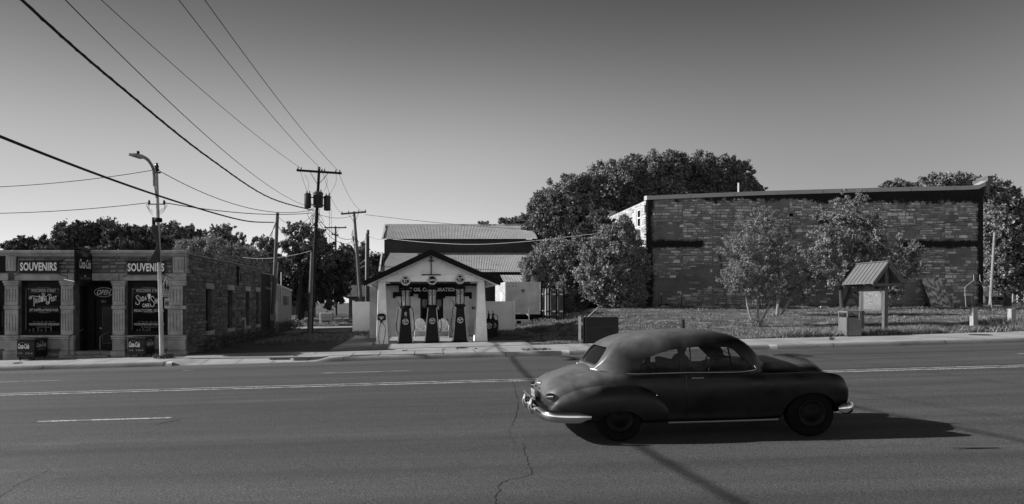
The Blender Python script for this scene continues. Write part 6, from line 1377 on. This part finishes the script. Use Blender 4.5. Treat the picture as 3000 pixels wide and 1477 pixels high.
g_ = grass('grass', [(4.9, 46, 27.65, 30.5, 12000), (4.9, 46, 29.5, 36, 14000), (6, 46, 34, 47.5, 12000)], 3, tg)
g_['label'] = 'dry mown lawn grass covering the sloping lot before the stone building'
g_ = grass('rough_grass', [(14, 46, 27.6, 29.6, 9000), (28, 46, 29.5, 34, 7000)], 5, tg, (.12, .30), .014); g_['label'] = 'longer rough grass along the pavement edge at right'
g_ = grass('yard_grass', [(-8.5, -4.0, 33, 42.5, 4500), (-28, 0, 55.3, 60, 6000), (4.0, 12, 35, 45, 5000)], 7, tg, (.05, .16), .02); g_['label'] = 'patchy grass on the driveway verge and beyond the gravel lane'
# ================================================================ THE CAR
def bool_(o, cutter, op='DIFFERENCE', keep=False):
    m = o.modifiers.new('b', 'BOOLEAN'); m.object = cutter; m.operation = op; m.solver = 'EXACT'
    dg = bpy.context.evaluated_depsgraph_get(); me = bpy.data.meshes.new_from_object(o.evaluated_get(dg)); o.modifiers.clear(); old = o.data; o.data = me; bpy.data.meshes.remove(old)
    if not keep: bpy.data.objects.remove(cutter)
def tmp(mb, smooth=False): o = bpy.data.objects.new('t', mb.mesh('t', smooth)); C.objects.link(o); return o
def loft(stations, nu, nv, closed_bottom=True, mirror=True):
    """stations: list of (x, [(y,z),...]) half sections from bottom centre to top centre; returns closed MB"""
    xs_ = [s[0] for s in stations]; K = len(stations[0][1]); n = len(stations)
    rows = []
    for k in range(nu+1):
        u = k/nu*(n-1); i = min(int(u), n-2)
        rows.append(u)
    A = np.array([[(x, y, z) for y, z in pts] for x, pts in stations])          # n,K,3
    Au = catmull([tuple(r.ravel()) for r in A], nu).reshape(nu+1, K, 3)
    ring = []
    for r in Au:
        q = catmull([tuple(p) for p in r], nv); q[:, 1] = np.maximum(q[:, 1], 0); q[0, 1] = 0; q[-1, 1] = 0
        x0 = q[:, 0].mean() if False else q[:, 0]
        left = [(p[0], p[1], p[2]) for p in q]; right = [(p[0], -p[1], p[2]) for p in q[1:-1]][::-1]
        ring.append(left+right)
    m = len(ring[0]); mb = MB(); V = [p for r in ring for p in r]
    F = [(i*m+k, i*m+(k+1) % m, (i+1)*m+(k+1) % m, (i+1)*m+k) for i in range(nu) for k in range(m)]
    F += [tuple(range(m-1, -1, -1)), tuple(nu*m+k for k in range(m))]
    return mb.add(V, F)
def shade(o, mat, root, name, ang=.6):
    o.name = name; o.data.name = name; o.data.materials.clear(); o.data.materials.append(mat); o.parent = root
    o.data.polygons.foreach_set('use_smooth', [True]*len(o.data.polygons)); o.data.set_sharp_from_angle(angle=ang); return o
t = NT('faded_sunlit_car_paint'); n1 = t.noise(1.6, 6); n2 = t.noise(7, 5)
x, y, z = t.xyz(); up = t.rng(t.math('ADD', z, t.math('ADD', t.math('MULTIPLY', t.math('SUBTRACT', n1, .5), .3), t.math('MULTIPLY', t.math('MAXIMUM', t.math('MULTIPLY', x, -1.), -.4), .32))), .84, 1.04, 0., 1.)   # rear deck paler: sunlight put into the colour, over real fading
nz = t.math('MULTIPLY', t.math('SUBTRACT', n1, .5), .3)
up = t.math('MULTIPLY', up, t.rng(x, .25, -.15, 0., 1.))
roofm = t.rng(t.math('ADD', t.math('SUBTRACT', z, t.math('MULTIPLY', x, .13)), nz), 1.18, 1.44)  # sunlit upper roof painted paler
hoodm = t.math('MULTIPLY', t.rng(x, 2.25, 2.5), t.rng(z, .97, 1.05))  # sunlit hood patch painted paler, clear of the windscreen's shade
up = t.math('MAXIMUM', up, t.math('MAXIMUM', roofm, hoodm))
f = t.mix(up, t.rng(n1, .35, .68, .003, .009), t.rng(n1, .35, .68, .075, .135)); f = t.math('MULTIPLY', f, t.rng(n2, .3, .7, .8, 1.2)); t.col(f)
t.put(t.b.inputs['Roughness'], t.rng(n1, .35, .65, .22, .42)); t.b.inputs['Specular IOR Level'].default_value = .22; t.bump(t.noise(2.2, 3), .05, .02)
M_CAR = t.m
M_CHR = M('chrome', .62, .1, 2, .10, 1.0); M_TYRE = M('tyre_rubber', .005, .3, 8, .9, spec=.1); M_INT = M('car_interior', .02, .3, 5, .9); M_HUB = M('hub_metal', .008, .3, 6, .5, .8)
t = NT('car_glass'); t.b.inputs['Alpha'].default_value = .20; t.col(.02); M_CGL = t.done(.03, spec=.6)
CX, CY = 2.83, 10.16
CZ = GR(CX)-.02*(YC-9.4)+.004
car = E('vintage_car', 'dark faded 1950s two door sedan driving right across the near lane', 'car', (CX, CY, CZ)); car.rotation_euler = (0, -math.atan(.028), 0); car.scale = (.972, .972, .972)
hull = [
 (-1.03, [(0, .46), (.30, .46), (.46, .50), (.50, .56), (.48, .62), (.40, .66), (.25, .68), (.12, .69), (0, .69)]),
 (-.99, [(0, .38), (.50, .38), (.64, .44), (.67, .58), (.62, .70), (.50, .77), (.32, .80), (.15, .81), (0, .81)]),
 (-.86, [(0, .33), (.62, .32), (.72, .42), (.75, .62), (.70, .77), (.57, .855), (.37, .90), (.18, .915), (0, .92)]),
 (-.60, [(0, .30), (.68, .28), (.77, .42), (.80, .65), (.76, .84), (.62, .935), (.40, .985), (.2, 1.01), (0, 1.02)]),
 (-.27, [(0, .27), (.70, .26), (.80, .42), (.83, .65), (.81, .88), (.70, .985), (.48, 1.04), (.22, 1.075), (0, 1.085)]),
 (.20, [(0, .25), (.72, .25), (.82, .42), (.85, .65), (.84, .88), (.77, .985), (.5, 1.0), (.25, 1.01), (0, 1.01)]),
 (1.0, [(0, .25), (.74, .25), (.84, .42), (.885, .65), (.87, .87), (.80, .985), (.5, 1.0), (.25, 1.0), (0, 1.0)]),
 (1.7, [(0, .25), (.74, .25), (.85, .42), (.90, .65), (.89, .86), (.82, .97), (.5, 1.0), (.25, 1.0), (0, 1.0)]),
 (2.05, [(0, .25), (.74, .25), (.86, .42), (.905, .65), (.90, .855), (.83, .955), (.66, .97), (.44, 1.05), (0, 1.08)]),
 (2.35, [(0, .27), (.74, .27), (.86, .42), (.905, .65), (.90, .85), (.83, .95), (.61, .94), (.48, 1.06), (0, 1.145)]),
 (2.80, [(0, .30), (.74, .30), (.86, .42), (.905, .65), (.90, .85), (.82, .955), (.58, .91), (.47, 1.04), (0, 1.14)]),
 (3.10, [(0, .32), (.73, .32), (.86, .44), (.905, .64), (.90, .84), (.82, .945), (.56, .87), (.43, 1.01), (0, 1.12)]),
 (3.28, [(0, .34), (.72, .34), (.84, .44), (.89, .60), (.885, .80), (.80, .905), (.55, .80), (.38, .95), (0, 1.08)]),
 (3.39, [(0, .38), (.66, .38), (.80, .46), (.85, .58), (.845, .74), (.75, .835), (.50, .74), (.31, .87), (0, 1.0)]),
 (3.46, [(0, .42), (.56, .42), (.72, .50), (.76, .57), (.75, .67), (.66, .74), (.42, .68), (.24, .77), (0, .88)])]
h = tmp(loft(hull, 90, 44))
def cyl(x, z, r, y0, y1, rz_=None): return MB().add([(x+r*math.cos(a), y, z+(rz_ or r)*math.sin(a)) for y in (y0, y1) for a in np.linspace(0, 2*PI, 41)[:-1]], [tuple(range(39, -1, -1)), tuple(range(40, 80))]+[(k, (k+1) % 40, (k+1) % 40+40, k+40) for k in range(40)])
for s_ in (-1, 1):
    y0, y1 = sorted((s_*.58, s_*1.1))
    bool_(h, tmp(cyl(2.84, .30, .42, y0, y1, .36))); bool_(h, tmp(cyl(0, .30, .40, y0, y1, .42)))
bool_(h, tmp(MB().box(.12, 2.02, -.70, .70, .34, 1.3)))
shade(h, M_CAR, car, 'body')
# rear fenders
def fender(s_):
    F = [(-1.02, .50, .70), (-.97, .60, .76), (-.86, .685, .84), (-.62, .78, .905), (-.30, .84, .94), (0, .858, .95), (.28, .845, .945), (.48, .79, .93), (.62, .69, .91), (.72, .56, .885)]
    st_ = []
    for x, tz, wy in F:
        b0 = .30; st_.append((x, [(.55, b0+.04), (.62, b0), (wy-.06, b0), (wy-.01, b0+.07), (wy, b0+(tz-b0)*.45), (wy-.015, b0+(tz-b0)*.72), (wy-.075, tz-.03), (wy-.19, tz), (.56, tz-.005)]))
    A = np.array([[(x, y, z) for y, z in p] for x, p in st_]); Au = catmull([tuple(r.ravel()) for r in A], 40).reshape(41, 9, 3); V = []; m = 31
    for r in Au: q = catmull([tuple(p) for p in r], 30); V += [(p[0], p[1]*s_, p[2]) for p in q]
    F_ = [(i*m+k, i*m+k+1, (i+1)*m+k+1, (i+1)*m+k) for i in range(40) for k in range(m-1)]+[(i*m+m-1, i*m, (i+1)*m, (i+1)*m+m-1) for i in range(40)]+[tuple(range(m-1, -1, -1)), tuple(40*m+k for k in range(m))]
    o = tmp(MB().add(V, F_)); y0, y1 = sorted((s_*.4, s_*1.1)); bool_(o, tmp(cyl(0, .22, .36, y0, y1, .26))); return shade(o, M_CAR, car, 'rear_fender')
for s_ in (-1, 1): fender(s_)
# greenhouse
Rl = [(-.36, .99, .40), (-.27, 1.08, .50), (-.14, 1.24, .62), (-.03, 1.37, .68), (.12, 1.46, .73), (.34, 1.535, .765), (.70, 1.585, .78), (1.16, 1.605, .785), (1.55, 1.595, .78), (1.83, 1.54, .765), (2.02, 1.44, .735), (2.16, 1.30, .68), (2.34, 1.12, .52), (2.46, 1.0, .34)]
def gh(inset):
    st_ = []
    for x, zt, bw in Rl:
        zt2 = zt-inset; w_ = bw-inset; hz = zt2-.94; c_ = min(1, hz/.6)
        st_.append((x+(inset if x < .5 else -inset)*(1 if inset else 0)*1.2, [(0, .94), (w_*.6, .94), (w_, .945), (w_-.01*c_, .94+hz*.22), (w_-.055*c_, .94+hz*.60), (w_-.13*c_, .94+hz*.86), (w_*.78-.09*c_, .94+hz*.965), (w_*.38, .94+hz*.995), (0, zt2)]))
    return loft(st_, 70, 40)
g = tmp(gh(0)); gi = gh(.03); inner = tmp(gi); inner.data.transform(Matrix.Translation((0, 0, -.02)))
glass = tmp(gh(.012)); 
bool_(g, inner)
def win(pts): return tmp(MB().prism([(x, -1.2, z) for x, z in pts], (0, 2.4, 0)))
def rnd_poly(pts, r=.04, n=4):
    out = []; m = len(pts)
    for i in range(m):
        p, c, q = Vector(pts[i-1]), Vector(pts[i]), Vector(pts[(i+1) % m]); a = c+(p-c).normalized()*min(r, (p-c).length*.45); b = c+(q-c).normalized()*min(r, (q-c).length*.45)
        for k in range(n+1): t_ = k/n; out.append(tuple(a*(1-t_)**2+c*2*t_*(1-t_)+b*t_*t_))
    return out
bool_(g, win(rnd_poly([(.30, 1.0), (.34, 1.08), (.44, 1.20), (.60, 1.27), (.80, 1.325), (.95, 1.345), (.95, 1.0)], .03)))
bool_(g, win(rnd_poly([(1.04, 1.0), (1.04, 1.355), (1.40, 1.37), (1.70, 1.345), (1.80, 1.31), (2.06, 1.04), (2.0, 1.0)], .03)))
for s_ in (-1, 1):
    y0, y1 = sorted((s_*.018, s_*.60)); mz = lambda y: y
    bool_(g, tmp(MB().prism([(1.93, a, b) for a, b in rnd_poly([(y0, 1.10), (y1, 1.10), (y1-(.06 if s_ > 0 else 0), 1.42), (y0+(.06 if s_ < 0 else 0), 1.42)], .05)], (.7, 0, 0))))
bool_(g, tmp(MB().prism([(-.5, a, b) for a, b in rnd_poly([(-.50, 1.10), (.50, 1.10), (.44, 1.37), (-.44, 1.37)], .10)], (.62, 0, 0))))
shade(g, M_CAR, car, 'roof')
bool_(glass, tmp(MB().box(-1, 3, -1, 1, .5, .99))); shade(glass, M_CGL, car, 'window_glass')
# bright trim
def mir(f):
    for s_ in (-1, 1): f(s_)
def trim(pts, r, name, mat=M_CHR, n=60, fl_=1.):
    for s_ in (-1, 1):
        q = catmull([(x, y*s_, z) for x, y, z in pts], n); MB().tube([tuple(p) for p in q], r, 8).build(name, mat, car, True, world=False)
trim([(-.30, .44, 1.055), (-.16, .60, 1.03), (.05, .695, 1.005), (.35, .785, .992), (1.0, .812, .995), (1.7, .83, .985), (1.95, .80, .99), (2.10, .73, 1.01), (2.10, .70, 1.06)], .011, 'belt_moulding')
trim([(.72, .86, .27), (1.4, .868, .27), (2.34, .868, .275)], .016, 'rocker_moulding', M('dull_chrome', .4, .1, 3, .3, 1.))
trim([(1.28, .905, .80), (1.30, .912, .80)], .03, 'stone_guard') if False else None
for s_ in (-1, 1):
    MB().tube([(1.06, s_*.905, .925), (1.20, s_*.915, .925), (1.24, s_*.905, .925)], [.012, .014, .010], 8).build('door_handle', M_CHR, car, True, world=False)
    MB().tube([(1.0, s_*.872, .95), (1.0, s_*.893, .7), (1.0, s_*.86, .42), (1.0, s_*.80, .28)], .004, 4).build('door_gap', M_BLACK, car, world=False)
    MB().tube([(2.18, s_*.89, .90), (2.2, s_*.905, .7), (2.16, s_*.87, .42), (2.1, s_*.81, .28)], .004, 4).build('door_gap', M_BLACK, car, world=False)
    # vent pane pillar and window frame lines
    MB().tube([(1.74, s_*.765, 1.0), (1.70, s_*.70, 1.37)], .012, 6).build('vent_pillar', M_HUB, car, world=False)
    MB().tube([(.985, s_*.785, .99), (.985, s_*.70, 1.39)], .014, 6).build('window_post', M_HUB, car, world=False)
    # wheels
    for x in (0, 2.84):
        w_ = MB().lathe([(.20, -.085), (.30, -.095), (.335, -.07), (.345, -.03), (.345, .03), (.335, .07), (.30, .095), (.20, .085)], 36, (x, s_*.78, .345), 'y').build('wheel', M_TYRE, car, True, world=False)
        MB().lathe([(.001, s_*.115), (.08, s_*.11), (.10, s_*.092), (.16, s_*.089), (.19, s_*.105), (.205, s_*.10), (.208, s_*.08), (.001, s_*.08)], 28, (x, s_*.78, .345), 'y').build('hubcap', M_HUB, w_, True, world=False)
    # tail light, headlight
    MB().lathe([(.001, -.05), (.035, -.045), (.05, -.01), (.052, .05), (.001, .06)], 14, (-1.0, s_*.70, .68), 'x').build('tail_light', M_CHR, car, True, world=False)
    hd = MB().lathe([(.001, .075), (.06, .07), (.09, .04), (.10, 0), (.09, -.06), (.001, -.06)], 20, (3.37, s_*.64, .70), 'x').build('headlight', M('lens', .5, .1, 3, .1, spec=.6), car, True, world=False)
    MB().lathe([(.085, .045), (.105, .03), (.112, 0), (.105, -.04), (.095, -.04), (.09, .03)], 20, (3.375, s_*.64, .70), 'x').build('rim', M_CHR, hd, True, world=False)
    # bumper guards
    for x, y_, nm in [(-1.20, .30, 0), (3.60, .30, 1)]:
        MB().tube([(x, s_*y_, .36), (x-(.03 if not nm else -.03), s_*y_, .46), (x, s_*y_, .60)], [.03, .045, .02], 10).build('bumper_guard', M_CHR, car, True, world=False)
def bumper(pts, name):
    q = catmull(pts, 60); mb = MB(); V = []; prof_ = [(-.02, -.075), (.0, -.085), (.03, -.06), (.045, 0), (.03, .06), (.0, .085), (-.02, .075)]; m = len(prof_)
    for i, p in enumerate(q):
        t_ = q[min(i+1, 60)]-q[max(i-1, 0)]; t_ = t_/np.linalg.norm(t_); nr = np.array([t_[1], -t_[0], 0])*1.0
        e = min(1, .35+min(i, 60-i)/6.)
        for a, b in prof_: V.append(tuple(p+nr*a*e+np.array([0, 0, b*e])))
    F = [(i*m+k, i*m+(k+1) % m, (i+1)*m+(k+1) % m, (i+1)*m+k) for i in range(60) for k in range(m)]+[tuple(range(m)), tuple(60*m+k for k in range(m))]
    return mb.add(V, F).build(name, M_CHR, car, True, world=False)
bumper([(-.44, .965, .40), (-.75, .945, .40), (-1.0, .87, .41), (-1.13, .60, .42), (-1.17, 0, .42), (-1.13, -.60, .42), (-1.0, -.87, .41), (-.75, -.945, .40), (-.44, -.965, .40)], 'rear_bumper')
bumper([(3.18, -.95, .42), (3.38, -.90, .42), (3.50, -.70, .43), (3.56, -.4, .43), (3.58, 0, .43), (3.56, .4, .43), (3.50, .70, .43), (3.38, .90, .42), (3.18, .95, .42)], 'front_bumper')
mb = MB().tube([(-1.22, -.32, .62), (-1.22, .32, .62)], .018, 8); mb.build('bumper_bar', M_CHR, car, True, world=False)
lpz = MB().box(-1.13, -1.115, -.16, .16, .55, .70).build('licence_plate', M('plate', .45, .15, 8), car, world=False)
MB().box(-1.08, -1.0, -.10, .10, .73, .76).build('plate_lamp', M_CHR, car, world=False); MB().tube([(-1.0, -.05, .80), (-1.04, 0, .80), (-1.0, .05, .80)], .018, 8).build('boot_handle', M_CHR, car, True, world=False)
mb = MB()
for k in range(3): z = .50+.085*k; mb.tube([(3.40, -.52+.04*k, z), (3.49, -.2, z), (3.50, 0, z), (3.49, .2, z), (3.40, .52-.04*k, z)], .016, 8)
for k in range(-3, 4): mb.box(3.44, 3.46, k*.12-.008, k*.12+.008, .50, .66)
mb.build('grille', M_CHR, car, world=False)
q = catmull([(2.75, 0, 1.143), (2.95, 0, 1.145), (3.15, 0, 1.135), (3.28, 0, 1.115), (3.40, 0, 1.105)], 14); MB().tube([tuple(p) for p in q], [.006+.012*math.sin(PI*k/14) for k in range(15)], 8).build('hood_ornament', M_CHR, car, True, world=False)
MB().tube([(2.24, -.25, 1.135), (2.16, -.05, 1.20)], .006, 5).tube([(2.24, .30, 1.135), (2.16, .50, 1.20)], .006, 5).build('wiper', M_BLACK, car, world=False)
# interior
mb = MB(); mb.hexa([(.18, -.60, .38), (.62, -.60, .38), (.62, .60, .38), (.18, .60, .38)], [(.12, -.60, .60), (.62, -.60, .58), (.62, .60, .58), (.12, .60, .60)]); mb.hexa([(.12, -.60, .60), (.28, -.60, .60), (.28, .60, .60), (.12, .60, .60)], [(.10, -.56, 1.07), (.20, -.56, 1.07), (.20, .56, 1.07), (.10, .56, 1.07)]); mb.build('rear_seat', M_INT, car, world=False, bevel=.03)
mb = MB(); mb.hexa([(1.22, -.62, .36), (1.74, -.62, .36), (1.74, .62, .36), (1.22, .62, .36)], [(1.16, -.62, .58), (1.74, -.62, .56), (1.74, .62, .56), (1.16, .62, .58)]); mb.hexa([(1.14, -.62, .58), (1.30, -.62, .58), (1.30, .62, .58), (1.14, .62, .58)], [(1.05, -.60, 1.12), (1.16, -.60, 1.12), (1.16, .60, 1.12), (1.05, .60, 1.12)]); mb.build('front_seat', M_INT, car, world=False, bevel=.03)
MB().hexa([(2.0, -.68, .75), (2.02, -.68, .75), (2.02, .68, .75), (2.0, .68, .75)], [(2.0, -.66, 1.0), (2.08, -.60, 1.05), (2.08, .60, 1.05), (2.0, .66, 1.0)]).build('dashboard', M_INT, car, world=False)
MB().tube([(1.90+.09*math.sin(a)*.5+.0, .36+.20*math.cos(a), 1.0+.19*math.sin(a)) for a in np.linspace(0, 2*PI, 30)], .012, 6).tube([(1.90, .36, 1.0), (2.06, .36, .90)], .02, 6).build('steering_wheel', M_BLACK, car, world=False)
# driver: one continuous skinned figure, seated, hands on the wheel
def skin_body(name, pts, edges, mat, parent=None, sub=2):
    me = bpy.data.meshes.new(name); me.from_pydata([p[:3] for p in pts], edges, []); o = bpy.data.objects.new(name, me); C.objects.link(o)
    sk = o.modifiers.new('skin', 'SKIN'); sk.use_smooth_shade = True; sb = o.modifiers.new('sub', 'SUBSURF'); sb.levels = sub; sb.render_levels = sub
    for i, p in enumerate(pts):
        v = me.skin_vertices[0].data[i]; v.radius = (p[3], p[4] if len(p) > 4 else p[3]); v.use_root = (i == 0)
    dg = bpy.context.evaluated_depsgraph_get(); m2 = bpy.data.meshes.new_from_object(o.evaluated_get(dg)); bpy.data.objects.remove(o); m2.name = name
    for p in m2.polygons: p.use_smooth = True
    return link(name, m2, mat, parent)
dx, dy = 1.46, .36
pts = [(dx, dy, .66, .15, .17), (dx-.04, dy, .82, .14, .17), (dx-.06, dy, .98, .15, .19), (dx-.06, dy, 1.10, .10, .15), (dx-.04, dy, 1.16, .055), (dx-.025, dy, 1.22, .058), (dx-.015, dy, 1.29, .088, .078), (dx-.02, dy, 1.37, .098, .082), (dx-.02, dy, 1.44, .07, .06),
       (dx-.05, dy-.19, 1.06, .06), (dx+.12, dy-.24, .90, .045), (dx+.34, dy-.17, .98, .033), (dx+.43, dy-.15, 1.03, .028),
       (dx-.05, dy+.19, 1.06, .06), (dx+.12, dy+.22, .90, .045), (dx+.34, dy+.17, .98, .033), (dx+.43, dy+.15, 1.03, .028),
       (dx+.40, dy-.10, .66, .085), (dx+.62, dy-.10, .52, .05), (dx+.40, dy+.10, .66, .085), (dx+.62, dy+.10, .52, .05)]
ed = [(0, 1), (1, 2), (2, 3), (3, 4), (4, 5), (5, 6), (6, 7), (7, 8), (3, 9), (9, 10), (10, 11), (11, 12), (3, 13), (13, 14), (14, 15), (15, 16), (0, 17), (17, 18), (0, 19), (19, 20)]
for s_ in (-1, 1):                                          # fingers curled over the rim, thumb apart
    hb = 12 if s_ < 0 else 16
    for k in range(4):
        a = len(pts); y = dy+s_*(.15+.018*(k-1.5)); pts += [(dx+.465, y, 1.055, .009), (dx+.478, y, 1.035, .008)]; ed += [(hb, a), (a, a+1)]
    a = len(pts); pts += [(dx+.44, dy+s_*.11, 1.045, .009), (dx+.455, dy+s_*.095, 1.05, .008)]; ed += [(hb, a), (a, a+1)]
dm = Matrix.Translation(car.location)@Matrix.Rotation(-math.atan(.028), 4, 'Y')@Matrix.Scale(.972, 4)
drv = skin_body('person', pts, ed, M('dark_shirt_and_skin', .05, .3, 3, .8)); drv.matrix_world = dm
tag(drv, 'driver seated behind the steering wheel of the vintage car, facing ahead', 'person')
# nose, ears and eyes shaped on the head as one small part, hair as another
MB().hexa([(dx+.065, dy-.014, 1.315), (dx+.10, dy-.012, 1.31), (dx+.10, dy+.012, 1.31), (dx+.065, dy+.014, 1.315)], [(dx+.07, dy-.006, 1.365), (dx+.078, dy-.005, 1.365), (dx+.078, dy+.005, 1.365), (dx+.07, dy+.006, 1.365)]).build('nose', M('skin', .18), drv, world=False)
MB().box(dx+.066, dx+.076, dy-.03, dy+.03, 1.283, 1.293).build('mouth', M_BLACK, drv, world=False)
mb = MB()
for s_ in (-1, 1): mb.lathe([(.001, -.004), (.012, 0), (.001, .006)], 10, (dx+.072, dy+s_*.032, 1.36), 'x')
mb.build('eyes', M_BLACK, drv, world=False)
mb = MB()
for s_ in (-1, 1): mb.lathe([(.001, -.012), (.03, 0), (.001, .012)], 10, (dx-.01, dy+s_*.085, 1.345), 'y')
mb.build('ears', M('skin', .18), drv, world=False)
mb = MB(); V = []
for j in range(9):
    el_ = j/8*PI/2*1.15-.25
    for k in range(20): a = 2*PI*k/20; V.append((dx-.03+.105*math.cos(el_)*math.cos(a), dy+.095*math.cos(el_)*math.sin(a), 1.375+.105*math.sin(el_)))
mb.add(V, [(j*20+k, j*20+(k+1) % 20, (j+1)*20+(k+1) % 20, (j+1)*20+k) for j in range(8) for k in range(20)]); mb.build('hair', M('hair', .03), drv, True, world=False)
